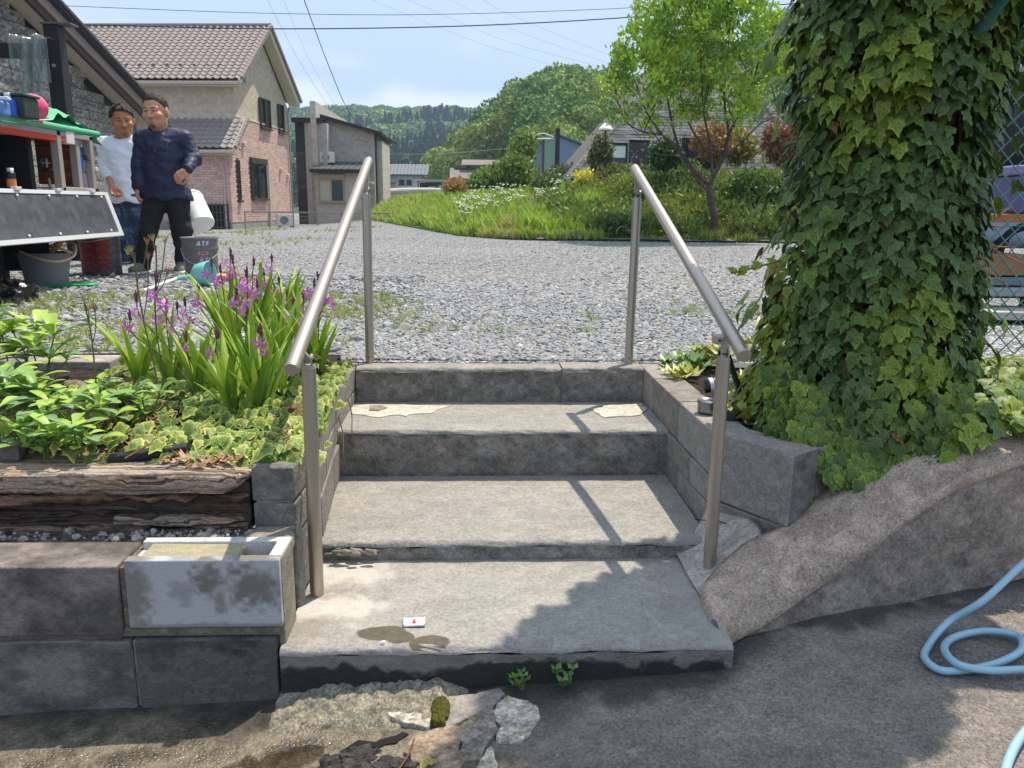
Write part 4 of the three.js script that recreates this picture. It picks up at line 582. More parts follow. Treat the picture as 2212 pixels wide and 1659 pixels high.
// pink brick house with a tiled gable roof
{
  const H = thing('brick_house', 'two-storey house with pink brick below, beige walls above and brown tiled gable roof', 'house', null, V(-10.18, -.45, -34)); H.rotation.y = -5.2 * RAD;
  const W = stucco(0xbfb19c), pinkJ = plain(0xa98a7c, .95), white_ = plain(0xd8d4cb, .6), trim = plain(0xc9bfae, .7), brick = sg('#cbaa9d');
  const E = 5.95, Rg = 8.7, S0 = 1.0, S1 = 7.75, mid = 4.3, L = -9;     // local z = -s
  // upper body with gable
  const gable = (x) => new THREE.Shape([[S0, 2.6], [S1, 2.6], [S1, E - .2], [mid, Rg - .28], [S0, E - .2]].map(([s, y]) => new THREE.Vector2(s, y)));
  const g = new THREE.ExtrudeGeometry(gable(), { depth: 9, bevelEnabled: false }); g.rotateY(Math.PI / 2); g.translate(-9, 0, 0); mesh('upper_wall', boxUV(g), W, H);
  mesh('lower_wall', merge([boxAt(L, -.02, -.6, 3.25, -S1 + .002, -.02, 0)]), pinkJ, H);
  mesh('plinth', boxAt(L, .01, -.6, .32, -S1, .01, 0), stucco(0x9a948a), H);
  // brick skins: gable side (faces +x) up to 4.57 and the front of the lower storey
  const win = [[2.3, 4.1, 1.28, 2.8], [.75, 1.0, 1.2, 2.85]];
  bricks(H, (u, v, w, h) => new THREE.Matrix4().compose(V(.0, v + .32, -u), QT.identity().clone(), V(.06, h, w)), S1, 4.25, (a, b, c, d) => (c + .32 > 3.2 && a < S0 + .05) || win.some(([p, q, e, f]) => a < q && b > p && c + .32 < f && d + .32 > e), brick, 5);
  bricks(H, (u, v, w, h) => new THREE.Matrix4().compose(V(-u, v + .32, .0), QT.identity().clone(), V(w, h, .06)), 6, 2.75, null, brick, 6);
  mesh('trim_band', merge([boxAt(-.01, .05, 4.56, 4.62, -S1, -S0, .003)]), trim, H);
  // roofs
  tileRows(H, -9, .55, E, -.48, Rg, -mid, 17, .3, M.roofTile); tileRows(H, -9, .55, E, -S1 - .5, Rg, -mid, 17, .3, M.roofTile);
  mesh('ridge_cap', tube([V(-9, Rg + .05, -mid), V(-4, Rg + .05, -mid), V(.58, Rg + .05, -mid)], .11, 8, 20), M.roofTile, H);
  const rake = (s0, y0, s1, y1, x, w, h, m, n) => mesh(n, bar(V(x, y0, -s0), V(x, y1, -s1), w, h), m, H);
  rake(.42, E - .1, mid, Rg - .12, .5, .06, .2, white_, 'barge_board'); rake(S1 + .44, E - .1, mid, Rg - .12, .5, .06, .2, white_, 'barge_board');
  rake(.5, E - .17, mid - .05, Rg - .22, .24, .46, .02, trim, 'soffit'); rake(S1 + .35, E - .17, mid + .05, Rg - .22, .24, .46, .02, trim, 'soffit');
  // verge tiles along the gable
  for (const [a, b] of [[.45, mid], [S1 + .5, mid]]) for (let i = 0; i < 17; i++) { const t = (i + .5) / 17, c = V(.58, lerp(E, Rg, t) + .05, -lerp(a, b, t)), q = box(.14, .14, .26, .02); q.rotateX((a < b ? 1 : -1) * .62); q.translate(c.x, c.y, c.z); mesh('verge_tile', q, M.roofTile, H); }
  mesh('gutter', boxAt(-9, .5, E - .2, E - .07, -.5, -.36, .03), plain(0xb9ab97, .5), H); mesh('eave_soffit', boxAt(-9, .4, E - .24, E - .21, -1.0, -.42, 0), trim, H);
  // lower lean-to roof on the front
  tileRows(H, -7.5, .5, 3.2, .62, 4.45, -S0, 7, .3, M.roofTile); mesh('gutter', boxAt(-7.5, .5, 3.02, 3.15, .6, .74, .03), plain(0xb9ab97, .5), H); mesh('eave_soffit', boxAt(-7.5, .5, 2.98, 3.01, 0, .6, 0), trim, H);
  rake(-.58, 3.16, 1.0, 4.42, .47, .06, .2, white_, 'barge_board');
  for (let i = 0; i < 7; i++) { const t = (i + .5) / 7, q = box(.14, .14, .28, .02); q.rotateX(.66); q.translate(.55, lerp(3.25, 4.5, t), lerp(.58, -S0, t)); mesh('verge_tile', q, M.roofTile, H); }
  // snow guards: a row of raised tiles
  for (let i = 0; i < 15; i++) { const q = new THREE.TorusGeometry(.1, .03, 6, 10, Math.PI); q.translate(-.6 - i * .56, E + .62, -1.32); mesh('snow_guard', q, M.roofTile, H); }
  // gable windows: built facing +z, then turned to +x
  const side = new THREE.Group(); const put = (s0, s1, y0, y1, o) => { const w = windowIn(H, 0, s1 - s0, y0, y1, 0, M.frameBronze, o); w.rotation.y = Math.PI / 2; w.position.set(.02, 0, -s0); return w; };
  put(3.8, 5.1, 4.42, 5.7, { d: .1 }); put(6.25, 7.0, 4.42, 5.7, { d: .1, mullion: false }); put(2.3, 4.1, 1.28, 2.8, { d: .1, hood: true }); put(.75, 1.0, 1.2, 2.85, { d: .08, mullion: false });
  for (const [s, y] of [[2.3, 6.1], [6.2, 2.55], [1.6, 3.4], [7.2, 2.3]]) mesh('vent_hood', boxAt(.02, .16, y, y + .22, -s - .1, -s + .1, .05), plain(0xc9bdb0, .5), H);
  mesh('downpipe', merge([tube([V(.08, 5.7, -S1 - .1), V(.1, 5.4, -S1 + .15), V(.1, 3, -S1 + .15), V(.1, -.4, -S1 + .15)], .04, 8, 30)]), plain(0x8d8a86, .5), H);
  mesh('downpipe', tube([V(-.35, 2.95, .6), V(-.3, 2.7, .3), V(-.2, 2.4, .1), V(-.2, 1, .1), V(-.2, -.3, .1)], .035, 8, 30), plain(0xb9ab97, .5), H);
  mesh('downpipe', tube([V(.1, 2.9, -4.35), V(.1, 1.5, -4.35), V(.1, -.3, -4.35)], .05, 8, 10), plain(0xcfc3b5, .5), H);
  // lattice screen at the foot of the front wall
  const lat = []; for (let i = 0; i <= 16; i++) lat.push(boxAt(-2.6 + i * .155, -2.57 + i * .155, -.3, 1.1, .12, .145, 0)); for (let j = 0; j < 5; j++) lat.push(boxAt(-2.62, -.08, -.2 + j * .3, -.165 + j * .3, .15, .17, 0)); mesh('lattice_screen', merge(lat), plain(0x55504a, .6), H); mesh('vent_opening', boxAt(-2.6, -.1, -.3, 1.05, .012, .05, 0), plain(0x0e0d0c, .9), H);
}
// outdoor unit and its pipe beside the brick house
function acUnit(label, pos, turn, s = 1) { const o = thing('air_conditioner', label, 'air conditioner', null, pos); o.rotation.y = turn; o.scale.setScalar(s); const w = plain(0xcfcbc2, .5); mesh('case', boxAt(-.4, .4, .05, .62, -.14, .14, .02), w, o); const ring = new THREE.TorusGeometry(.21, .012, 6, 24); ring.translate(-.1, .33, .15); mesh('fan_grille', merge([ring, ...[0, 1, 2, 3, 4].map((k) => { const t = new THREE.TorusGeometry(.04 + k * .035, .005, 5, 20); t.translate(-.1, .33, .15); return t; })]), w, o); const hub = new THREE.CylinderGeometry(.2, .2, .02, 20); hub.rotateX(Math.PI / 2); hub.translate(-.1, .33, .135); mesh('fan', hub, plain(0x2e2f31, .6), o); mesh('foot', merge([boxAt(-.33, -.25, 0, .05, -.17, .17, .005), boxAt(.25, .33, 0, .05, -.17, .17, .005)]), M.frameBlack, o); return o; }
{ const p = onZ(617, 486, -35.5); acUnit('white air conditioner unit behind the low fence beside the brick house', V(p.x, -.35, -35.5), .5, .9); }

// low mesh fence before the houses
{
  const F = thing('mesh_fence', 'low grey wire mesh fence with posts in front of the two houses', 'fence', null, V(-8.8, -.45, -31)); const c = std({ color: 0x8b8378, roughness: .6, metalness: .3 }), n = 10, L = 5.4, h = .78;
  for (let i = 0; i <= 6; i++) mesh('post', rod(V(i * L / 6, -.3, 0), V(i * L / 6, h + .04, 0), .025, .025, 8), c, F); mesh('rail', merge([bar(V(0, h, 0), V(L, h, 0), .04, .045), bar(V(0, .06, 0), V(L, .06, 0), .03, .03)]), c, F);
  const w = []; for (let i = 0; i < 90; i++) w.push(rod(V(i * L / 90, .06, .01), V(i * L / 90, h, .01), .004, .004, 4, true)); for (let j = 1; j < 5; j++) w.push(rod(V(0, h * j / 5, .012), V(L, h * j / 5, .012), .004, .004, 4, true)); stuff(mesh('wire_mesh', merge(w), c, F));
}
// grey modern house
{
  const H = thing('modern_house', 'grey rendered two-storey house with black roof edges behind the left handrail', 'house', null, V(0, 0, -46)); const G = stucco(0xb0a7a0, 2.5), G2 = stucco(0xbcb3aa, 2.5), K = plain(0x141416, .4), P = stucco(0xbab1a8, 2.5);
  const part = (n, g, m) => mesh(n, g, m, H);
  part('wall', boxAt(-9.55, -8.35, -3, 4.95, -8, 0, 0), G); part('fascia', boxAt(-10.2, -8.6, 4.95, 5.2, -8, .25, .01), K);
  part('dark_bay', boxAt(-10.1, -9.55, -3, 4.93, -8, -.15, 0), K);
  const wb = mesh('window', boxAt(-10.12, -9.6, 1.5, 3.4, -.16, -.12, .01), M.frameBronze, H); mesh('pane', boxAt(-10.05, -9.65, 1.6, 3.3, -.13, -.105, 0), M.glassDark, wb);
  part('parapet_wall', boxAt(-9.15, -8.85, -3, 6.04, -11.8, .35, .01), P);
  // upper volume with mono-pitch roof falling to the right
  const s = new THREE.Shape([[-8.85, -3], [-5.95, -3], [-5.95, 4.55], [-8.85, 5.3]].map(([x, y]) => new THREE.Vector2(x, y))), g = new THREE.ExtrudeGeometry(s, { depth: 8, bevelEnabled: false }); g.translate(0, 0, -9.2); part('wall', boxUV(g), G);
  part('roof', boxUV((() => { const q = new THREE.ExtrudeGeometry(new THREE.Shape([[-8.85, 5.3], [-5.5, 4.43], [-5.5, 4.6], [-8.85, 5.5]].map(([x, y]) => new THREE.Vector2(x, y))), { depth: 8.6, bevelEnabled: false }); q.translate(0, 0, -9.4); return q; })()), K);
  // lower storey with a shallow metal roof
  part('wall', boxAt(-8.9, -6.25, -3, 2.38, -1.3, .9, 0), G2);
  const ribs = []; const rb = (x) => { const q = bar(V(x, 2.5, 1.25), V(x, 2.98, -1.2), .03, .06); return q; }; for (let i = 0; i <= 9; i++) ribs.push(rb(-9.0 + i * .32)); part('metal_roof', (() => { const q = bar(V(-7.6, 2.45, 1.2), V(-7.6, 2.95, -1.2), 3.0, .08); return q; })(), std({ color: 0x66686a, roughness: .4, metalness: .5 })); part('roof_seam', merge(ribs), std({ color: 0x5a5c5e, roughness: .4, metalness: .5 })); part('fascia', boxAt(-9.12, -6.08, 2.27, 2.46, 1.22, 1.32, .005), K);
  windowIn(H, -8.75, -7.35, .75, 1.98, .9, M.frameBeige, { hood: true, d: .1, t: .07, curtain: plain(0xb5b0a2, .9) });
  const uw = mesh('window', boxAt(-8.84, -8.62, 2.9, 4.2, -1.19, -1.12, .01), K, H); mesh('pane', boxAt(-8.8, -8.66, 2.97, 4.12, -1.15, -1.10, 0), M.glassDark, uw);
  // side wall facing right
  part('side_bay', boxAt(-5.95, -5.6, -3, 4.2, -6, -2, 0), P); const sw = mesh('window', boxAt(-5.96, -5.9, -3, 4.5, -2.2, -1.5, .01), K, H); mesh('pane', boxAt(-5.92, -5.88, 1.2, 3.6, -2.1, -1.6, 0), M.glassDark, sw);
  part('hood', boxAt(-6.25, -5.8, 1.7, 1.85, .4, .9, .03), P); part('meter_box', merge([boxAt(-6.7, -6.58, 4.2, 4.36, -1.2, -1.1, .01), boxAt(-6.4, -6.3, 4.1, 4.2, -1.2, -1.1, .01), boxAt(-7, -6.9, 4.2, 4.3, -1.2, -1.1, .01)]), P);
  mesh('downpipe', tube([V(-9.2, 4.9, .45), V(-9.2, 2, .45), V(-9.2, -1, .45)], .05, 8, 10), plain(0xa59c92, .5), H);
}
{ acUnit('white air conditioner unit on the low roof of the grey house', V(-8.42, 2.82, -46.2), .25, 1.0); }
// far houses below the hill
{
  const H = thing('white_house', 'distant low white building with a grey tiled roof below the hill', 'house', null, V(0, 0, -95)); const w = stucco(0xc7c5c0, 3), rf = tileMat(0x767b80);
  mesh('wall', boxAt(-12, -6.6, -2, 3.95, -6, 0, 0), w, H); mesh('wall', boxAt(-12, -10.6, -2, 3.0, -4, 1.5, 0), w, H); mesh('canopy', boxAt(-11.6, -9.6, 3.0, 3.2, 0, 2.0, .03), plain(0x6d7074, .6), H);
  tileRows(H, -13, -5.9, 3.95, .7, 5.2, -2.6, 8, .4, rf); mesh('eave', boxAt(-13, -5.9, 3.82, 3.95, .4, .7, .02), plain(0x4f5356, .6), H); mesh('gable', boxUV((() => { const q = new THREE.ExtrudeGeometry(new THREE.Shape([[0, 3.9], [6, 3.9], [3, 5.15]].map(([x, y]) => new THREE.Vector2(x, y))), { depth: .2, bevelEnabled: false }); q.rotateY(Math.PI / 2); q.translate(-6.7, 0, 0); return q; })()), w, H);
  windowIn(H, -9.25, -8.6, 2.85, 3.4, 0, M.frameBlack, { d: .08 }); windowIn(H, -8.4, -7.8, 2.85, 3.4, 0, M.frameBlack, { d: .08 });
}
{
  const H = thing('farmhouse', 'distant dark timber house with brown layered roofs beneath the wooded rise', 'house', null, V(0, 0, -85)); const K = plain(0x38332f, .8), Bn = plain(0x6b625c, .7), Wt = plain(0xb4b0a6, .9);
  mesh('wall', boxAt(-2.6, 3.4, -2, 4.4, -6, 0, 0), K, H); mesh('wall', boxAt(-1.6, 1.5, -2, 3.0, 0, 1.2, 0), Wt, H); mesh('upper_wall', boxAt(-1.4, 2.6, 4.2, 4.7, -3, -.4, 0), K, H); mesh('plaster_panel', boxAt(-.9, 0, 4.25, 4.62, -.4, -.37, 0), Wt, H);
  mesh('roof', bar(V(.7, 4.62, .3), V(.7, 5.25, -2), 5.1, .14), Bn, H); mesh('lower_roof', bar(V(-.6, 3.2, 1.8), V(-.6, 4.3, -.35), 4.9, .14), Bn, H); mesh('lower_roof', bar(V(2.8, 3.3, 1.3), V(2.8, 4.1, -.3), 2.6, .14), Bn, H);
  const q = thing('carport', 'distant open carport with a pale roof and a turquoise sheet', 'carport', null, V(0, 0, -80)); mesh('roof', boxAt(-6.1, -.4, 2.85, 3.0, -3, 0, .02), plain(0x9aa09c, .6), q); for (const x of [-6, -4.2, -2.3, -.5]) mesh('post', boxAt(x, x + .12, -2, 2.85, -.1, 0, 0), M.frameBlack, q); mesh('back_wall', boxAt(-6, -.5, -2, 2.8, -3, -2.9, 0), plain(0x2c302e, .9), q); mesh('sheet', boxAt(-5, -2.4, 1.6, 2.4, -.9, -.85, 0), plain(0x69c9c4, .5), q);
  const wl = thing('garden_wall', 'low curved concrete wall beyond the meadow', 'wall', null, V(0, 0, -70)); mesh('wall', tube([V(-8.5, 1.6, 2), V(-6.4, 1.75, 0), V(-4, 1.8, -1), V(-1.5, 1.65, 0), V(0, 1.5, 2)], .28, 6, 40), stucco(0xa8a49a, 2), wl);
}
{
  const H = thing('blue_shed', 'blue-grey gabled metal shed behind the bushes', 'shed', null, V(0, 0, -48)); const B = plain(0x7587a3, .6), s = new THREE.Shape([[2.0, 0], [6.9, 0], [6.9, 3.75], [4.5, 4.62], [2.0, 3.45]].map(([x, y]) => new THREE.Vector2(x, y))), g = new THREE.ExtrudeGeometry(s, { depth: 8, bevelEnabled: false }); g.translate(0, 0, -8); mesh('wall', boxUV(g), B, H);
  const seams = []; for (let i = 0; i < 20; i++) seams.push(boxAt(2.1 + i * .24, 2.13 + i * .24, .5, 3.4 + (i < 10 ? i * .1 : (20 - i) * .07), 0, .02, 0)); mesh('seam', merge(seams), B, H); mesh('roof', merge([bar(V(1.85, 3.42, -4), V(4.52, 4.70, -4), 8.4, .1), bar(V(4.48, 4.70, -4), V(7.1, 3.74, -4), 8.4, .1)]), plain(0x4c5a70, .6), H);
}
// timber A-frame house: single weathered boards
{
  const H = thing('timber_house', 'tall triangular house clad in weathered grey horizontal boards behind the young tree', 'house', null, V(7.15, 1.55, -27)); const h = 4.75, half = 4.15, n = 50;
  const wd = [0, 1, 2].map((k) => std({ map: rep(tex(512, 128, (u, v) => { const a = soft(u * .4 + k * .3, v * 6 + k * .2), f = white(u * .2, v + k * .3); const q = .72 + .5 * (a - .3) + .25 * (f - .5); return [.86 * q, .81 * q, .765 * q]; }), 1.6), roughness: .95 }));
  const back = new THREE.ExtrudeGeometry(new THREE.Shape([[-half, -1], [half, -1], [half, .1], [0, h], [-half, .1]].map(([x, y]) => new THREE.Vector2(x, y))), { depth: 7, bevelEnabled: false }); back.translate(0, 0, -7.03); mesh('wall', boxUV(back), plain(0x2c2926, .95), H);
  const wins = [[-2.95, -2.32, .32, 1.12], [-2.28, -1.6, .1, 1.16], [-.55, .75, .3, 1.3], [3.0, 3.5, .25, .85]], r = rng(3), pitch = h / n;
  for (let i = 0; i < n; i++) { const y0 = i * pitch, y1 = y0 + pitch, e = (1 - y0 / h) * half; let cuts = [[-e, e]]; for (const [a, b, c, d] of wins) if (y1 > c && y0 < d) cuts = cuts.flatMap(([p, q]) => a > q || b < p ? [[p, q]] : [[p, Math.max(p, a)], [Math.min(q, b), q]]); for (const [p, q] of cuts) { if (q - p < .03) continue; const sl = half / h * pitch, g = new THREE.BufferGeometry(); const A = p === -e ? sl : 0, B = q === e ? sl : 0, zb = .0, zt = .012, zf = .032 + .006 * r(); const P = [[p, y0 + .006, zb], [q, y0 + .006, zb], [q, y0 + .006, zf], [p, y0 + .006, zf], [p + A, y1 + .012, zb], [q - B, y1 + .012, zb], [q - B, y1 + .012, zt], [p + A, y1 + .012, zt]]; const pos = []; for (const f of [[0, 1, 2, 3], [3, 2, 6, 7], [7, 6, 5, 4], [0, 3, 7, 4], [1, 5, 6, 2]]) for (const k of [0, 1, 2, 0, 2, 3]) pos.push(...P[f[k]]); g.setAttribute('position', new THREE.Float32BufferAttribute(pos, 3)); g.computeVertexNormals(); mesh('board', boxUV(g, r() * 3, r()), wd[i % 3], H); } }
  for (const s of [-1, 1]) mesh('barge_board', bar(V(s * (half + .15), -.05, .05), V(0, h + .12, .05), .12, .16), wd[1], H);
  for (const s of [-1, 1]) mesh('roof', bar(V(s * (half + .2), -.08, -3.5), V(s * .02, h + .14, -3.5), 7.2, .1), plain(0x5c5854, .9), H);
  windowIn(H, -2.95, -2.32, .32, 1.12, -.03, M.frameBlack, { d: .09, mullion: false }); mesh('blind', boxAt(-2.89, -2.38, .68, 1.06, .0, .012, 0), plain(0xe6ebe8, .6), H); mesh('door', boxAt(-2.28, -1.6, .0, 1.16, -.05, .03, .01), plain(0x453f3a, .7), H); const rr = rng(8); for (let i = 0; i < 26; i++) { const x = -2.22 + .56 * rr(), y = .2 + .9 * rr(); mesh('notice', boxAt(x, x + .03 + .05 * rr(), y, y + .03 + .04 * rr(), .031 + i * .0003, .036 + i * .0003, 0), plain([0x8c857b, 0xb9b2a4, 0x6a655f][i % 3], .8), H); }
  windowIn(H, -.55, .75, .3, 1.3, -.03, M.frameBlack, { d: .09 }); windowIn(H, 3.0, 3.5, .25, .85, -.03, M.frameBlack, { d: .09, mullion: false });
  // pale drip stains down the boards are weathering: thin light streaks on the wood itself, so each is a narrow bleached batten
}
{
  const p = onZ(1305, 377, -25.5), o = thing('garden_lamp', 'black garden lamp post with a white shade left of the timber house', 'lamp', null, V(p.x, bankY(p.x, -25.5), -25.5)); const top = 2.95 - o.position.y; mesh('pole', rod(V(0, 0, 0), V(0, top, 0), .045, .035, 10), M.frameBlack, o); const s = lathe([[.02, .22], [.06, .2], [.2, .06], [.22, 0], [.2, .005], [.05, .15]], 20); s.translate(-.0, top, 0); mesh('lamp_shade', s, plain(0xe9e6df, .4), o); const b = new THREE.SphereGeometry(.07, 12, 8); b.translate(0, top + .04, 0); mesh('bulb', b, plain(0xf3f1ea, .4), o);
  const q = onZ(1203, 385, -40), s2 = thing('sign_board', 'weathered green board on a dark post beside the blue shed', 'sign', null, V(q.x, .9, -40)); mesh('post', rod(V(0, 0, 0), V(0, 3.4, 0), .12, .11, 10), M.frameBlack, s2); mesh('board', boxAt(-.75, -.12, 1.3, 3.0, -.04, .02, .01), plain(0x88a092, .8), s2); mesh('lamp_arm', merge([tube([V(-.2, 3.0, 0), V(-.7, 3.15, .1), V(-1.1, 3.05, .2)], .03, 6, 12), tube([V(-.2, 2.9, 0), V(-.5, 2.9, .2), V(-1.3, 2.85, .3)], .03, 6, 12)]), plain(0xd8d8d8, .5), s2); mesh('post', boxAt(-.75, -.63, 0, 2.9, -.05, .03, .01), plain(0x5b5348, .8), s2);
}
// dark stone-clad house on the left; its gable wall runs away from the camera in the plane x = -6
{
  const H = thing('stone_house', 'dark grey house clad in split stone strips with a sloping tiled verge at upper left', 'house', null, V(-6, -.3, -16)); // local z = world z + 16
  const roofY = (z) => 2.18 + .316 * (z - .8);                  // underside of the eaves slope over local z
  const s = new THREE.Shape([[1.2, -.5], [11, -.5], [11, roofY(11) - .1], [1.2, roofY(1.2) - .1]].map(([z, y]) => new THREE.Vector2(-z, y))), g = new THREE.ExtrudeGeometry(s, { depth: 6, bevelEnabled: false }); g.rotateY(Math.PI / 2); g.translate(-6.05, 0, 0); mesh('wall', boxUV(g), plain(0x4a4843, .95), H);
  const mats = []; for (let k = 0; k < 6; k++) { const b = [.58, .62, .54, .60, .56, .65][k]; mats.push(std({ map: rep(tex(256, 128, (u, v) => { const a = soft(u * 1.3 + k * .2, v * 2), f = white(u * .5 + k * .1, v * .5); const q = .8 + .5 * (a - .5) + .2 * (f - .5); return [b * q * 1.02, b * q * 1.0, b * q * .93]; }), .5), bumpMap: M.block.bumpMap, bumpScale: .0015, roughness: .95 })); }
  const r = rng(23), forms = {}; let y = -.3, row = 0; while (y < 5) { const hh = .115 + .04 * r(); let z = 1.18 - .3 * r(); while (z < 8.2) { const L = .35 + .55 * r(); if (y + hh < roofY(clamp(z, 1.2, 9)) + .05 && z + L > 1.2) { const key = Math.round(L * 10); forms[key] ??= boxUV(box(.06, 1, 1, .0)); const b = boxAt(-.02, .015 + .022 * r(), y + .003, y + hh - .003, Math.max(1.2, z) + .003, z + L - .003, .004, r() * 3); mesh('stone', b, mats[Math.floor(r() * 6)], H); } z += L; } y += hh; row++; }
  // verge: soffit, dark beam coloured as the shaded gap, fascia and tile edge
  const beam = (x, dy, w, h, m, n) => mesh(n, bar(V(x, roofY(.8) + dy, .8), V(x, roofY(10.5) + dy, 10.5), w, h), m, H);
  beam(.13, .0, .26, .03, plain(0xb0a898, .8), 'soffit'); beam(.26, .05, .05, .14, plain(0x3c2f2a, .6), 'barge_board'); beam(.29, .16, .05, .14, plain(0x8b7b74, .6), 'fascia'); beam(-.08, .27, .95, .06, M.roofTileDark, 'roof');
  for (let i = 0; i < 32; i++) { const z = .75 + i * .31, q = boxAt(-.2, .42, 0, .06, 0, .33, .015); q.rotateX(-.3); q.translate(0, roofY(z) + .27, z); mesh('verge_tile', q, M.roofTileDark, H); }
  mesh('vent', boxAt(.03, .10, 1.5, 1.9, 1.4, 1.7, .01), plain(0x241c1c, .6), H);
  // the back end of the house facing away
  windowIn(H, 0, .7, .95, 1.9, 0, plain(0x4b4f52, .5), { d: .06, mullion: false }).rotation.y = Math.PI / 2; H.children.at(-1).position.set(.03, -.05, 3.75);
}
// steel frame with a hank of clear plastic hung on its beam
{
  const F = thing('steel_frame', 'black steel post and crossbeam standing before the dark stone house', 'frame', null, V(-4.62, 0, -9.5)); mesh('post', boxAt(-.08, .08, -.3, 2.52, -.08, .08, .006), plain(0x1b191b, .6), F); mesh('beam', boxAt(-2.5, -.081, 2.18, 2.33, -.05, .05, .006), plain(0x1a1c1c, .6), F); mesh('cap', boxAt(-.1, .22, 2.521, 2.54, -.1, .1, .003), plain(0x5c5858, .6), F); mesh('bolt', rod(V(0, 2.1, .08), V(0, 2.1, .1), .02, .02, 8), plain(0x8d8985, .4), F);
  const S = thing('plastic_sheet', 'hank of clear plastic sheeting hung over the black beam', 'sheet', null, V(-4.80, 0, -9.42)); const pm = new THREE.MeshPhysicalMaterial({ color: 0xe6ebea, roughness: .14, transmission: .9, thickness: 0, side: THREE.DoubleSide, specularIntensity: 1 });
  const r = rng(6); for (let k = 0; k < 4; k++) { const rows = []; for (let i = 0; i <= 24; i++) { const t = i / 24, row = []; for (let j = 0; j <= 12; j++) { const u = j / 12, y = 2.38 - (t > .12 ? (t - .12) * (.82 - .1 * k) : 0), taper = lerp(1, .4, t) * .30, x = (u - .5) * taper - .1 + k * .06 + .04 * Math.sin(u * 18 + k) * t, z = (t < .12 ? -.08 + .16 * t / .12 : .08) + .03 * k * .5 + .05 * Math.sin(u * 14 + k * 2 + t * 3); row.push(V(x, y + .02 * Math.sin(u * 9 + k), z)); } rows.push(row); } mesh('fold', loft(rows), pm, S); }
}
// overhead cables
{
  const cable = (pts, r, z, label, hex) => { const P = pts.map(([x, y], i) => onZ(x, y, Array.isArray(z) ? lerp(z[0], z[1], i / (pts.length - 1)) : z)); const o = mesh('overhead_cable', tube(P, r, 5, 60), plain(hex ?? 0x2e3236, .7)); tag(o, label, 'cable'); return o; };
  cable([[-200, 48], [207, 54], [553, 62], [853, 60], [1106, 52], [1393, 35], [1663, 12], [1900, -8]], .012, -18, 'thick black cable, lower of the two crossing the whole sky');
  cable([[-200, -2], [175, 14], [553, 28], [853, 32], [1106, 27], [1393, 15], [1540, 3], [1800, -20]], .006, -18, 'thin cable just above the thick one across the sky');
  cable([[640, -50], [657, 0], [680, 63], [710, 142], [755, 244], [800, 290]], .018, [-28, -47], 'dark service cable running down to the grey house roof');
  cable([[560, -40], [578, 0], [640, 120], [710, 230], [735, 262]], .012, [-60, -90], 'leftmost faint cable falling steeply behind the houses', 0x7f8a94); cable([[600, -40], [613, 0], [660, 112], [726, 232], [745, 262]], .01, [-60, -90], 'second faint steep cable between the brick house and the service cable', 0x8c98a2);
  const R = 'power lines slanting down across the right sky', lb = ['lowest of the four thin power lines slanting across the right sky', 'second lowest thin power line slanting across the right sky', 'second highest thin power line slanting across the right sky', 'highest of the four thin power lines, nearest the top right'], ls = [[[[760, -20], [803, 0], [1033, 92], [1106, 115], [1239, 153], [1330, 175]], .025], [[[840, -20], [883, 0], [1016, 58], [1106, 93], [1296, 143], [1400, 165]], .025], [[[930, -20], [973, 0], [1080, 53], [1106, 63], [1296, 130], [1400, 155]], .022], [[[1003, -20], [1043, 0], [1083, 23], [1106, 33], [1280, 105], [1400, 145]], .022]]; ls.forEach(([pts, rr], i) => { const c = cable(pts, rr, -170, lb[i], 0x8b949d); c.userData.group = R; });
  const c = cable([[820, 333], [950, 332], [1080, 322], [1190, 312]], .012, -60, 'pale cable strung low before the hill between houses', 0xaab0b0);
}
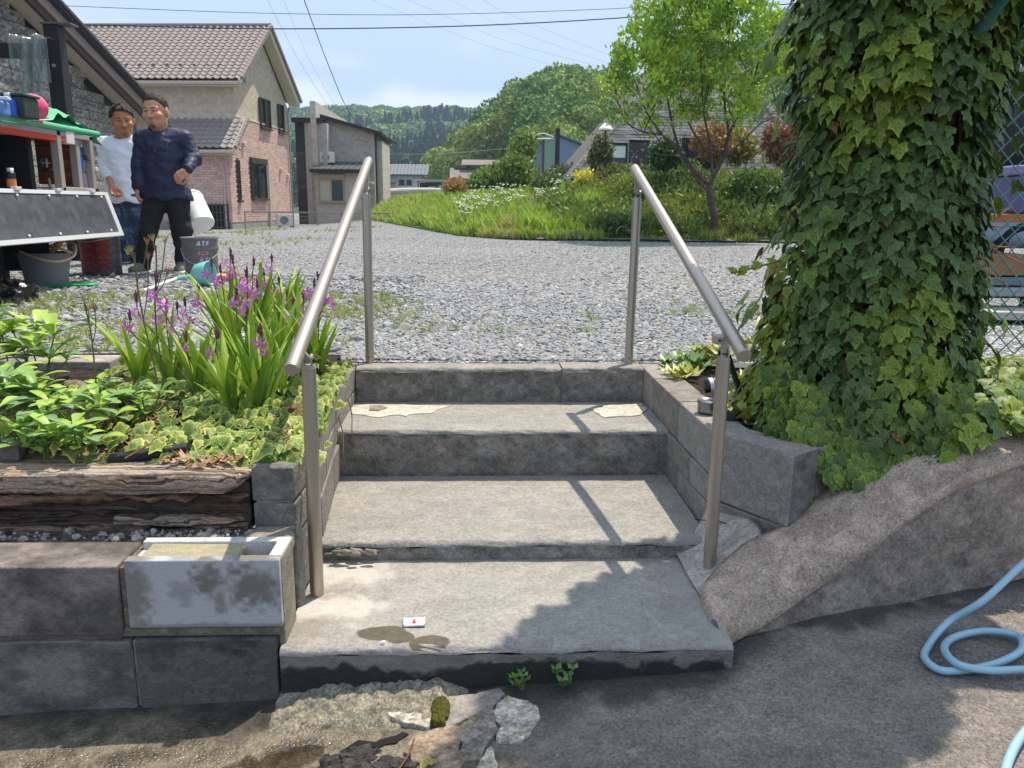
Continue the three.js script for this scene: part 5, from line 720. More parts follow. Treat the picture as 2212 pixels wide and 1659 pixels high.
// ---------------------------------------------------------------- young tree on the bank
{
  const Z = -16.25, bx = onZ(1545, 497, -16.25).x, base = V(bx, bankY(bx, Z) - .1, Z), o = thing('young_tree', 'young broadleaf tree with light green leaves standing on the bank before the timber house', 'tree', null, base);
  const q = (x, y, dz = 0) => onZ(x, y, Z + dz).sub(base), bark = std({ map: rep(tex(256, 256, (u, v) => { const k = .7 + .6 * soft(u * 6, v * 1.5); return [.36 * k, .31 * k, .27 * k]; }), .4), bumpMap: bumpOf(.3), bumpScale: .01, roughness: .95 });
  const limb = (pts, r0, r1) => { const c = new THREE.CatmullRomCurve3(pts), n = 24, rows = []; const f = c.computeFrenetFrames(n); for (let i = 0; i <= n; i++) { const t = i / n, p = c.getPointAt(t), r = lerp(r0, r1, Math.pow(t, .8)); const row = []; for (let k = 0; k < 9; k++) { const a = k / 9 * 6.283; row.push(p.clone().addScaledVector(f.normals[i], Math.cos(a) * r).addScaledVector(f.binormals[i], Math.sin(a) * r)); } rows.push(row); } return boxUV(loft(rows, true)); };
  mesh('trunk', limb([V(0, 0, 0), q(1543, 470), q(1535, 430), q(1532, 395)], .085, .06), bark, o);
  const L = [[[1532, 400], [1505, 375], [1470, 330], [1430, 290], [1395, 240], [1370, 170], .045, .2], [[1532, 400], [1560, 345], [1575, 290], [1610, 220], [1640, 130], [1655, 60], .045, -.3], [[1538, 420], [1512, 395], [1490, 365], [1470, 340], [1440, 335], [1400, 330], .03, .6], [[1470, 330], [1455, 280], [1440, 200], [1432, 110], [1428, 30], .03, -.2], [[1540, 385], [1535, 320], [1520, 240], [1515, 150], [1500, 60], .034, .4], [[1575, 290], [1565, 220], [1570, 130], [1580, 30], .028, .2], [[1560, 345], [1600, 310], [1640, 270], [1680, 250], .022, .5], [[1430, 290], [1390, 285], [1350, 260], [1330, 200], .02, -.4], [[1532, 335], [1490, 270], [1470, 200], [1480, 120], .024, -.5], [[1600, 235], [1625, 190], [1665, 150], .018, .3]];
  for (const l of L) { const dz = l.at(-1), r = l.at(-2), pts = l.slice(0, -2); mesh('branch', limb(pts.map(([x, y], i) => q(x, y, dz * i / (pts.length - 1))), r, .008), bark, o); }
  const tw = [], rr = rng(5); for (let i = 0; i < 120; i++) { const l = L[i % L.length], pts = l.slice(0, -2), k = 1 + Math.floor(rr() * (pts.length - 1)), a = q(...pts[k], l.at(-1) * k / (pts.length - 1)), e = a.clone().add(V((rr() - .5) * .9, .15 + .5 * rr(), (rr() - .5) * .9)); tw.push(tube([a, a.clone().lerp(e, .5).add(V(0, .06, 0)), e], .006, 4, 6)); } mesh('twigs', merge(tw), bark, o);
  const blobs = [[1400, 130, 78], [1460, 70, 90], [1560, 80, 85], [1355, 205, 62], [1445, 190, 92], [1545, 190, 100], [1640, 180, 75], [1625, 90, 62], [1335, 140, 38], [1490, 245, 34], [1575, 250, 30], [1660, 265, 32], [1390, 250, 24], [1440, 10, 70], [1560, 10, 72], [1330, 215, 34], [1680, 120, 45]].map(([x, y, r]) => [q(x, y), r / FPX * 16.3]);
  const inside = (p) => { for (const [c, r] of blobs) if (Math.hypot(p.x - c.x, p.y - c.y, (p.z - c.z) * .75) < r * (.7 + .6 * fbm(p.x * 2.3, p.y * 2.3, p.z * 2.3 + c.x, 2))) return fbm(p.x * 3.1, p.y * 3.1, p.z * 3.1, 2) > lerp(.485, .63, sst(4.0, 2.5, p.y)); return false; };
  const dn = sprig(12, .17, .042, .105, 77); const fo = foliage(o, 1180, inside, [V(-2.8, 1.6, -1.1), V(1.7, 5.6, 1.1)], 1.0, [.27, .37, .035], 40, 'foliage', [[.13, .24, .03], .3]);
}
// ---------------------------------------------------------------- shrubs round the bank and the timber house
{
  const P = (x, y, z) => onZ(x, y, z), B = (label, cat, x, y, rx, ry, z, n, sc, col, seed, alt, grp) => { const c = P(x, y, z), k = -z / FPX; return bush('shrub', label, cat, c, V(rx * k, ry * k, rx * k * .8), n, sc, col, seed, grp, alt); };
  B('red and orange leaved shrub behind the young tree', 'shrub', 1545, 312, 44, 34, -24, 330, 1.2, [.26, .12, .06], 3, [[.24, .19, .05], .45]);
  B('yellow-green shrub beside the red one at the timber house', 'shrub', 1592, 322, 34, 34, -24.3, 240, 1.3, [.30, .25, .05], 6, [[.18, .22, .04], .4]);
  B('red leaved shrub at the ivy edge before the timber house', 'shrub', 1690, 312, 34, 42, -23, 300, 1.2, [.24, .09, .05], 9, [[.22, .12, .04], .4]);
  B('narrow columnar shrub under the garden lamp', 'shrub', 1298, 340, 21, 36, -25, 330, 1.0, [.075, .10, .03], 12, [[.16, .17, .06], .3]);
  B('dark green glossy shrub left of the young tree trunk', 'shrub', 1438, 338, 30, 24, -19, 230, 1.0, [.045, .10, .02], 15);
  B('small bright yellow shrub on top of the bank', 'shrub', 1264, 388, 17, 11, -22, 90, .9, [.5, .42, .06], 18);
  B('large loose green shrub at the left end of the stone wall', 'shrub', 1062, 396, 52, 24, -30, 430, 1.5, [.17, .25, .04], 21, [[.10, .16, .03], .4]);
  B('dark rounded shrub beside the meadow path', 'shrub', 1112, 380, 44, 36, -29, 480, 1.5, [.11, .17, .035], 24, [[.19, .25, .05], .4]);
  B('light green sapling before the blue shed', 'shrub', 1130, 322, 26, 36, -31, 170, 1.4, [.17, .25, .05], 27);
  B('rust coloured dry plant at the end of the meadow', 'shrub', 985, 405, 26, 12, -30, 130, 1.2, [.36, .17, .07], 30, [[.3, .25, .08], .4]);
  B('tangled brown and green shrub under the sign board', 'shrub', 1222, 386, 34, 18, -29, 190, 1.4, [.10, .11, .045], 33, [[.2, .13, .07], .3]);
  B('bright green shrub right behind the tree trunk', 'shrub', 1625, 425, 46, 50, -17.6, 560, 1.05, [.12, .20, .03], 36, [[.06, .11, .025], .35]);
  B('sunlit shrub on the bank near the ivy', 'shrub', 1690, 425, 50, 36, -17.4, 420, 1.05, [.15, .22, .035], 39, [[.07, .12, .025], .3]);
  const D = 'low mixed shrubs along the bank top'; let k = 0; for (const [x, y, rx, ry, z, c] of [[1345, 382, 38, 16, -22, [.13, .17, .04]], [1410, 384, 36, 16, -21.6, [.10, .15, .035]], [1475, 378, 34, 20, -21, [.14, .19, .04]], [1185, 398, 30, 12, -24, [.12, .15, .045]], [1310, 392, 30, 12, -22, [.16, .17, .05]]]) B(['low green shrub under the lit window of the timber house', 'low green shrub between the door and the dark shrub', 'low shrub directly left of the young tree fork', 'low olive shrub at the left end of the bank top', 'low yellowish shrub below the columnar one'][k], 'shrub', x, y, rx, ry, z, 170, 1.1, c, 42 + 3 * k++, [[.07, .1, .03], .3], D);
  // leafy ground cover on the right half of the bank
  const g = new THREE.Group(); g.name = numbered('bank_groundcover'); scene.add(g); stuff(g); tag(g, 'dense leafy ground cover on the shaded right half of the bank', 'ground cover'); const r = rng(91), L = [], C = []; for (let i = 0; i < 4200; i++) { const x = 1.6 + 7.6 * Math.pow(r(), .85), t = .25 + 6.3 * r(), z = bankFront(x) - t; if (fbm(x * 1.1, z * 1.1, 4) < .4 - .1 * sst(3, 5, x) || (Math.abs(x - 4.72) < .4 && z > -16.6)) continue; L.push(mat4(V(x, bankY(x, z) + .12 + .22 * r(), z), (r() - .5) * 1.2, r() * 6.28, (r() - .5) * 1.2, .8 + .6 * r())); const w = fbm(x * .7, z * .7, 9); C.push(vary(w > .55 ? [.28, .33, .055] : w > .42 ? [.19, .27, .05] : [.12, .19, .04], .3, r)); } instances('leaves', SPRIG[1], M.leaf, L, g, (i) => C[i]);
  // garden hoop by the bank foot
  const hp = onZ(1345, 508, -15.9), h = mesh('garden_hoop', new THREE.TorusGeometry(.13, .006, 6, 20, Math.PI), plain(0x9fc3b8, .5)); h.position.set(hp.x, bankY(hp.x, -15.9) + .1, -15.9); tag(h, 'small pale wire hoop standing in the grass at the bank foot', 'hoop');
  // foliage far right above the fence
  B('yellow-green leafy tree top beyond the fence at the right edge', 'tree', 2190, 80, 95, 75, -9, 520, .9, [.22, .26, .04], 60, [[.10, .15, .03], .3]);
}

// ---------------------------------------------------------------- leaf kits for the near plants
const ivyHalf = [[-.10, -.09], [-.27, -.10], [-.43, .01], [-.40, .15], [-.37, .25], [-.44, .40], [-.50, .54], [-.38, .58], [-.27, .64], [-.21, .82], [-.11, 1.02]], ivyOutline = [[0, 0], ...ivyHalf, [0, 1.2], ...[...ivyHalf].reverse().map(([x, y]) => [-x, y])];
function ivyLeafGeo(seed) {                                       // five-lobed leaf about 1 m long, tip along +y, face +z, cupped and creased on its veins
  const r = rng(seed), wob = () => (r() - .5) * .06, sk = (r() - .5) * .22, lob = .35 + .8 * r(), wd = .85 + .3 * r(), pts = ivyOutline.map(([x, y], i) => { const q = Math.abs(x) > .42 ? lerp(.40 / Math.abs(x), 1, lob) : 1; return [x * q * wd + sk * y + wob(), y * (q < 1 ? lerp(.97, 1, q) : 1) + wob()]; }), pos = [], uv = [], idx = [], cup = -.1 - .35 * r(), bend = -.05 - .38 * r(), fold = .02 + .16 * r(), wav = .03 + .05 * r();
  const zz = (x, y) => cup * x * x + bend * (y - .2) ** 2 + wav * Math.sin(y * 6 + seed) * Math.abs(x) * 2 + fold * Math.abs(x) + sk * .3 * x;
  const add = (x, y, dz = 0) => { pos.push(x, y, zz(x, y) + dz); uv.push(x / 1.3 + .5, (y + .2) / 1.5); return pos.length / 3 - 1; };
  const c1 = add(0, .12, .03), c2 = add(sk * .45, .48, .03), ring = pts.map(([x, y]) => add(x, y)), n = ring.length; const midr = pts.map(([x, y]) => add(x * .55 + (sk * .2), lerp(.3, y, .55), -.015));
  for (let i = 0; i < n; i++) { const j = (i + 1) % n; idx.push(ring[j], ring[i], midr[i], ring[j], midr[i], midr[j]); const c = pts[i][1] > .45 ? c2 : c1; idx.push(midr[j], midr[i], c); }
  idx.push(c1, c2, midr[7], c2, c1, midr[17]);
  const g = new THREE.BufferGeometry(); g.setAttribute('position', new THREE.Float32BufferAttribute(pos, 3)); g.setAttribute('uv', new THREE.Float32BufferAttribute(uv, 2)); g.setIndex(idx); g.computeVertexNormals(); return g;
}
const IVY = [1, 2, 3, 4, 5, 6, 7, 8].map(ivyLeafGeo), NI = 8;
const inLeaf = (u, v) => { const x = (u - .5) * 1.3, y = v * 1.5 - .2; let best = 9; for (let i = 0; i < ivyOutline.length; i++) { const [ax, ay] = ivyOutline[i], [bx, by] = ivyOutline[(i + 1) % ivyOutline.length], t = clamp(((x - ax) * (bx - ax) + (y - ay) * (by - ay)) / ((bx - ax) ** 2 + (by - ay) ** 2)); best = Math.min(best, Math.hypot(x - ax - t * (bx - ax), y - ay - t * (by - ay))); } return [x, y, best]; };
const ivyTex = (marg, mw) => tex(256, 256, (u, v) => { const [x, y, d] = inLeaf(u, v), a = Math.atan2(x, y - .05); let vein = 0; for (const t of [0, .72, -.72, 1.65, -1.65]) { const dd = Math.abs(Math.sin(a - t)) * Math.hypot(x, y - .05); if (Math.cos(a - t) > 0) vein = Math.max(vein, sst(.022, .006, dd)); } const n = soft(u * 2, v * 2), n2 = soft(u * 7, v * 7); const e = sst(mw, mw * .35, d + (n2 - .5) * mw) * marg; const k = .80 + .22 * (n - .5) + .12 * (n2 - .5); const g = [k * .80 + vein * .12, k * .84 + vein * .11, k * .80 + vein * .1]; return [lerp(g[0], 1, e), lerp(g[1], 1, e), lerp(g[2], .93, e)]; });
const IVYT = ivyTex(.5, .05), IVYT2 = ivyTex(.95, .13);
const ivyMat = (c, t = IVYT, tr = .22) => new THREE.MeshPhysicalMaterial({ map: t, color: new THREE.Color(...c.map((q) => Math.min(.85, q * (c[0] === 1 ? 1 : 1.35)))), roughness: .48, transmission: tr, thickness: 0, side: THREE.DoubleSide, specularIntensity: .4 });
const IVYC = [[.235, .345, .075], [.155, .235, .06], [.37, .46, .065], [.21, .30, .10]], IVYM = IVYC.map((c) => ivyMat(c)), IVYDEAD = [ivyMat([.50, .27, .07]), ivyMat([.42, .17, .05])], IVYI = ivyMat([1, 1, 1]);
function leafFrame(p, tip, nrm, s) { const y = tip.clone().normalize(), z = nrm.clone().addScaledVector(y, -nrm.dot(y)).normalize(), x = y.clone().cross(z); return new THREE.Matrix4().makeBasis(x.multiplyScalar(s), y.multiplyScalar(s), z.multiplyScalar(s)).setPosition(p); }
const screenSize = (p, s) => s / camera.position.distanceTo(p);
// leaves: [{m, p, s, c, dead, seen}] -> the most prominent ones become parts, the rest one mass
function dressIvy(o, list, most, mats, instMat, colors, name = 'leaf') {
  const off = o.position; list.forEach((l) => { const v = l.p.clone().project(camera); l.rank = (Math.abs(v.x) < 1.05 && Math.abs(v.y) < 1.05 && v.z < 1 && l.front !== false) ? screenSize(l.p, l.s) * (l.front ?? 1) : 0; });
  const sorted = [...list].sort((a, b) => b.rank - a.rank), own_ = sorted.slice(0, most).filter((l) => l.rank > 0), rest = sorted.slice(own_.length);
  for (const l of own_) { const m = mesh(name, IVY[l.k], l.dead ? IVYDEAD[l.dead - 1] : mats[l.c], o); l.m.clone().setPosition(l.p.clone().sub(off)).decompose(m.position, m.quaternion, m.scale); }
  const g = new THREE.Group(); g.name = 'leaf_mass'; o.add(g); stuff(g); for (let k = 0; k < NI; k++) { const L = rest.filter((l) => l.k === k); if (L.length) instances('leaves', IVY[k], instMat, L.map((l) => l.m.clone().setPosition(l.p.clone().sub(off))), g, (i) => L[i].dead ? [.48, .25, .07] : colors[L[i].c].map((q) => q * 1.35 * (.85 + .3 * h3(i, k, 3)))); }
}
// ---------------------------------------------------------------- ivy-clad trunk
{
  const o = thing('ivy_covered_trunk', 'thick trunk wholly covered in green ivy leaves, tall at the right', 'ivy', null, V(1.24, -.02, -2.55)); const O = o.position, r = rng(17);
  const cx = (y) => 1.25 + .02 * Math.sin(y * 2) + .015 * y, cz = () => -2.56, R = (y, a) => (y < .35 ? lerp(.40, .285, sst(-.1, .35, y)) : y < .8 ? lerp(.285, .265, sst(.35, .8, y)) : lerp(.265, .305, sst(.8, 1.3, y)) + .03 * sst(1.3, 1.8, y)) * (.9 + .28 * (fbm(Math.cos(a) * 1.6 + 3, y * 2.6, Math.sin(a) * 1.6, 3) - .35));
  const rows = []; for (let i = 0; i <= 60; i++) { const y = lerp(-.12, 3.05, i / 60), row = []; for (let k = 0; k < 28; k++) { const a = k / 28 * 6.283, q = R(y, a) * .80 + .025 * (vn(a * 6, y * 9) - .5); row.push(V(cx(y) + Math.cos(a) * q - O.x, y - O.y, cz() + Math.sin(a) * q - O.z)); } rows.push(row); }
  const bark = std({ map: rep(tex(512, 512, (u, v) => { const k = .6 + .8 * soft(u * 8, v * 3); return [.20 * k, .15 * k, .12 * k]; }), .5), bumpMap: bumpOf(.15), bumpScale: .02, roughness: 1 }); mesh('trunk', boxUV(loft(rows, true, true)), bark, o);
  const rt = []; for (let i = 0; i < 160; i++) { const a = 1.57 + (r() - .5) * 3.2, y = r() * 1.5, p = V(cx(y) + Math.cos(a) * R(y, a) * .83 - O.x, y, cz() + Math.sin(a) * R(y, a) * .83 - O.z); rt.push(tube([p, p.clone().add(V((r() - .5) * .05, .06, .01)), p.clone().add(V((r() - .5) * .08, .14 + .1 * r(), .0))], .003 + .003 * r(), 5, 6)); } mesh('stems', merge(rt), plain(0x4d382c, .9), o);
  const list = [], add = (y, a, lift, s, c) => { const q = R(y, a) + lift, out = V(Math.cos(a), 0, Math.sin(a)), tan = V(-Math.sin(a), 0, Math.cos(a)), p = V(cx(y) + out.x * q, y, cz() + out.z * q), tip = V(0, -.85 + .5 * r() * r(), 0).addScaledVector(out, .1 + .75 * r()).addScaledVector(tan, (r() - .5) * 1.7), nrm = out.clone().multiplyScalar(.9).add(V(0, .2 + .7 * r(), 0)).addScaledVector(tan, (r() - .5) * 1.2); const dead = r() < .010 ? 1 + Math.floor(r() * 2) : 0; list.push({ m: leafFrame(p, tip, nrm, s), p, s, c, k: Math.floor(r() * NI), dead, front: Math.sin(a) > -.1 ? (lift > .01 ? 1 : .35) : false }); };
  for (let i = 0; i < 6600; i++) { const y = -.1 + 1.52 * Math.pow(r(), 1.05), a = r() < .8 ? 1.57 + (r() - .5) * 3.7 : r() * 6.283; const gap = fbm(Math.cos(a) * 2.5 + 7, y * 3.5, Math.sin(a) * 2.5, 3); if (gap < .335 && y > .2) continue; const w = fbm(a * 2, y * 3, 4); add(y, a, -.035 + .085 * r(), .020 + .028 * r() + .014 * r() * r(), w > .57 && r() < .8 ? 2 : w > .47 && r() < .8 ? 0 : r() < .5 ? 1 : 3); }
  for (let i = 0; i < 1500; i++) add(1.42 + 1.6 * r(), r() * 6.283, -.03 + .14 * r(), .07 + .05 * r(), Math.floor(r() * 4));
  // skirt of hanging leaves over the wall and the kerb
  const sk = (px, py, z, s, c) => { const p = onZ(px, py, z), nrm = V((r() - .5) * .8, .55, .8), tip = V((r() - .5) * .9, -.8, .35); list.push({ m: leafFrame(p, tip, nrm, s), p, s, c, k: Math.floor(r() * NI), dead: 0, front: 1 }); };
  for (let i = 0; i < 900; i++) { const x = 1660 + 440 * r(), lim = lerp(930, 1045, sst(1655, 1850, x)) - 70 * sst(1960, 2090, x), y = lim - 150 * Math.pow(r(), 1.3) - 5, f = (lim - y) / 150; sk(x, y, lerp(-2.17, -2.1, sst(1700, 1850, x)) - .14 * f - .03 * r() - .10 * sst(1750, 1655, x), .028 + .030 * r(), r() < .3 ? 2 : r() < .6 ? 0 : 1); }
  // sprays of bright leaves reaching out on both sides
  for (let i = 0; i < 90; i++) { const y = .15 + 1.15 * r(), a = r() < .55 ? -.25 + .7 * r() : 3.0 + .5 * r(); add(y, a, .03 + .10 * r(), .04 + .035 * r(), r() < .6 ? 2 : 0); }
  dressIvy(o, list, 300, IVYM, IVYI, IVYC);
  const sh = [[[1735, 545], [1700, 560], [1660, 570], [1610, 583], [1580, 590]]]; for (const s of sh) { const P = s.map(([x, y], i) => onZ(x, y, -2.5 + .03 * i).sub(O)); const m = mesh('shoot', tube(P, .003, 6, 20), plain(0x5d6b34, .8), o); const c = new THREE.CatmullRomCurve3(P); for (let i = 1; i < 12; i++) { const p = c.getPoint(i / 12); const g = mesh('leaf', IVY[i % 5], IVYM[2], m); leafFrame(p, V((i % 2 ? -1 : .6), (i % 3 ? .5 : -.7), .2), V(0, .5, 1), .028).decompose(g.position, g.quaternion, g.scale); } }
}
// low ivy spreading to the right of the trunk
{
  const o = thing('ground_ivy', 'low mound of sunlit ivy spilling over the kerb at the right edge', 'ivy', null, V(1.75, 0, -2.4)), r = rng(29), list = []; for (let i = 0; i < 1900; i++) { const x = 1.36 + 1.3 * r(), u = r(), z = -2.10 - .10 * (x - 1.4) - .62 * u, top = (.04 + .17 * Math.sin(Math.PI * clamp((x - 1.35) / 1.4)) ** .6 * Math.sin(Math.PI * (.10 + .80 * u)) ** .7) * (.8 + .5 * fbm(x * 5, z * 5, 3)); const y = .01 + top * (.5 + .55 * r()) - .05 * sst(.1, 0, u) * sst(1.5, 1.7, x), p = V(x, y, z), nrm = V((r() - .5) * .9, .9, .65 - u * .6 + (r() - .5) * .5), tip = V((r() - .5) * 1.4, -.35, .7); list.push({ m: leafFrame(p, tip, nrm, .032 + .034 * r()), p, s: .05, c: r() < .6 ? 2 : r() < .5 ? 0 : 3, k: Math.floor(r() * NI), dead: 0, front: 1 }); }
  dressIvy(o, list, 160, IVYM, IVYI, IVYC);
  const st = []; for (let i = 0; i < 40; i++) { const x = 1.45 + 1.1 * r(), z = -2.3 - .4 * r(); st.push(tube([V(x - 1.75, 0, z + 2.4), V(x - 1.75 + .08 * (r() - .5), .08, z + 2.4 + .05), V(x - 1.75 + .2 * (r() - .5), .1, z + 2.4 + .12)], .003, 5, 6)); } mesh('stems', merge(st), plain(0x6a5638, .9), o);
}

// ---------------------------------------------------------------- planting soil, litter and low plants
M.soil = std({ map: rep(tex(512, 512, (u, v) => { const n = soft(u * 4, v * 4), f = white(u, v); const k = .55 + .5 * n + .5 * (f - .5); return [.30 * k, .235 * k, .18 * k]; }), .6), bumpMap: bumpOf(.3), bumpScale: .02, roughness: 1 });
const bedY = (x, z) => lerp(-.035, .025, sst(-2.1, -3.2, z)) + .03 * (fbm(x * 5, z * 5, 2) - .5);
{ const grid = (x0, x1, z0, z1, f, n) => { const rows = []; for (let j = 0; j <= 40; j++) { const row = []; for (let i = 0; i <= n; i++) { const x = lerp(x0, x1, i / n), z = lerp(z0, z1, j / 40); row.push(V(x, f(x, z), z)); } rows.push(row); } return boxUV(loft(rows)); }; struct('planting_soil', grid(-6, -.60, -2.06, -3.46, bedY, 120), M.soil); struct('planting_soil', grid(.80, 6, -2.44, -3.46, (x, z) => -.025 + .02 * (fbm(x * 6, z * 6, 5) - .5), 120), M.soil); }
{ // fallen leaves
  const r = rng(61), list = [], C = [], lf = leafQuad(.022, .04, .3), put = (p) => { list.push(mat4(p, 1.57 + (r() - .5) * 1.2, r() * 6.28, (r() - .5) * 1.0, .35 + .55 * r())); const k = r(); C.push(vary(k < .4 ? [.36, .20, .10] : k < .75 ? [.46, .30, .16] : [.22, .13, .08], .3, r)); };
  for (let i = 0; i < 620; i++) { const x = -1.75 + 1.15 * r(), z = -2.08 - .45 * r() * r(); put(V(x, bedY(x, z) + .012 * r() + .004, z)); } for (let i = 0; i < 120; i++) { const p = onY(330 + 190 * r(), 985 + 35 * r() * r(), 0); put(V(p.x, .002 + .008 * r(), clamp(p.z, -2.14, -2.02))); } for (let i = 0; i < 160; i++) { const x = .84 + .35 * r(), z = -2.4 - .4 * r(); put(V(x, -.005 + .01 * r(), z)); }
  const g = new THREE.Group(); g.name = numbered('leaf_litter'); scene.add(g); stuff(g); tag(g, 'brown fallen leaves lying on the flower bed and the sleeper', 'leaf litter'); instances('leaves', lf, leafMat(.15, .8), list, g, (i) => C[i]);
}
{ // variegated ivy covering the flower bed between the orchids and along the wall top
  const o = thing('ground_ivy', 'pale variegated ground ivy under the purple orchids, spilling over the left wall', 'ivy', null, V(-.85, 0, -2.4)), r = rng(39), list = [], col = [[.36, .42, .08], [.26, .36, .08], [.46, .50, .14], [.19, .28, .06]], mats = col.map((c) => ivyMat(c, IVYT2, .3)); const im = ivyMat([1, 1, 1], IVYT2, .3);
  const put = (x, y, z, s = 1) => { const p = V(x, y, z); list.push({ m: leafFrame(p, V((r() - .5) * 1.6, -.25 - .3 * r(), .7), V((r() - .5) * .8, 1, .35 + (r() - .5) * .6), (.026 + .022 * r()) * s), p, s: .04 * s, c: Math.floor(r() * 4), k: Math.floor(r() * NI), dead: r() < .02 ? 1 : 0, front: 1 }); };
  for (let i = 0; i < 950; i++) { const u = r(), px = 250 + 500 * Math.pow(r(), .7), x0 = onY(px, 900, 0).x, z = -2.06 - .62 * u, x = Math.min(-.5, x0 * 1 + (r() - .5) * .1); if (px < 430 && r() < .5) continue; put(x, bedY(x, z) + .02 + .055 * r() + .03 * u, z); }
  for (let i = 0; i < 250; i++) { const z = -2.05 - 1.25 * r(), edge = z < -2.85 ? -.52 : z < -2.23 ? lerp(-.52, -.467, (z + 2.85) / .62) : -.475, x = edge - .13 * r() + (r() < .18 ? .03 : 0); put(x, x > edge ? -.01 - .04 * r() : .015 + .02 * r(), z, .95); }
  for (let i = 0; i < 200; i++) { const x = -.62 - .75 * r(), z = -2.65 - .65 * r(); put(x, bedY(x, z) + .03 + .05 * r(), z); }
  dressIvy(o, list, 260, mats, im, col);
  const tr = []; for (let i = 0; i < 40; i++) { const a = V(-.5 - .7 * r() + .85, .02, -2.1 - .5 * r() + 2.4); tr.push(tube([a, a.clone().add(V(.08 * (r() - .5), .02, .05)), a.clone().add(V(.2 * (r() - .5), -.01, .1))], .0022, 5, 8)); } for (const [x, z] of [[-.462, -2.75], [-.452, -2.5]]) { tr.push(tube([V(x + .85, .0, z + 2.4), V(x + .862, -.05, z + 2.4), V(x + .866, -.12, z + 2.43), V(x + .87, -.16, z + 2.42)], .002, 5, 10)); } mesh('stems', merge(tr), plain(0x8a6a48, .9), o);
}
// strap leaf: a pleated blade bent along a curve
function strapLeaf(L, w, bendOut, twist, seed, pleat = 3) { const n = 14, m = 8, rows = []; for (let i = 0; i <= n; i++) { const t = i / n, ang = .08 + bendOut * t * t, y = L * (t - .28 * bendOut * t * t * .5) * Math.cos(ang * .35), z = L * bendOut * .62 * t * t, W = w * Math.pow(Math.sin(Math.PI * (.06 + .94 * Math.pow(t, .85))), .75) * (t > .98 ? .1 : 1), row = []; for (let k = 0; k <= m; k++) { const s = k / m * 2 - 1, tw = twist * t; const x = s * W / 2, dz = .22 * W * Math.abs(s) + .035 * W * Math.cos(s * Math.PI * pleat); row.push(V(x * Math.cos(tw) - dz * Math.sin(tw), y, z + x * Math.sin(tw) + dz * Math.cos(tw))); } rows.push(row); } return loft(rows); }
const strapM = [[.19, .30, .03], [.25, .36, .04], [.13, .23, .025], [.33, .42, .07]].map((c) => new THREE.MeshPhysicalMaterial({ color: new THREE.Color(...c.map((q) => q * 1.5)), roughness: .45, transmission: .4, thickness: 0, side: THREE.DoubleSide, specularIntensity: .5 }));
const petalM = [[.80, .22, .74], [.86, .38, .82], [.70, .15, .62]].map((c) => new THREE.MeshPhysicalMaterial({ color: new THREE.Color(...c), roughness: .55, transmission: .4, thickness: 0, side: THREE.DoubleSide })), budM = plain(0x6b2c50, .6), stalkM = plain(0x574a34, .7), lipM = new THREE.MeshPhysicalMaterial({ color: new THREE.Color(.72, .36, .78), roughness: .5, transmission: .3, thickness: 0, side: THREE.DoubleSide });
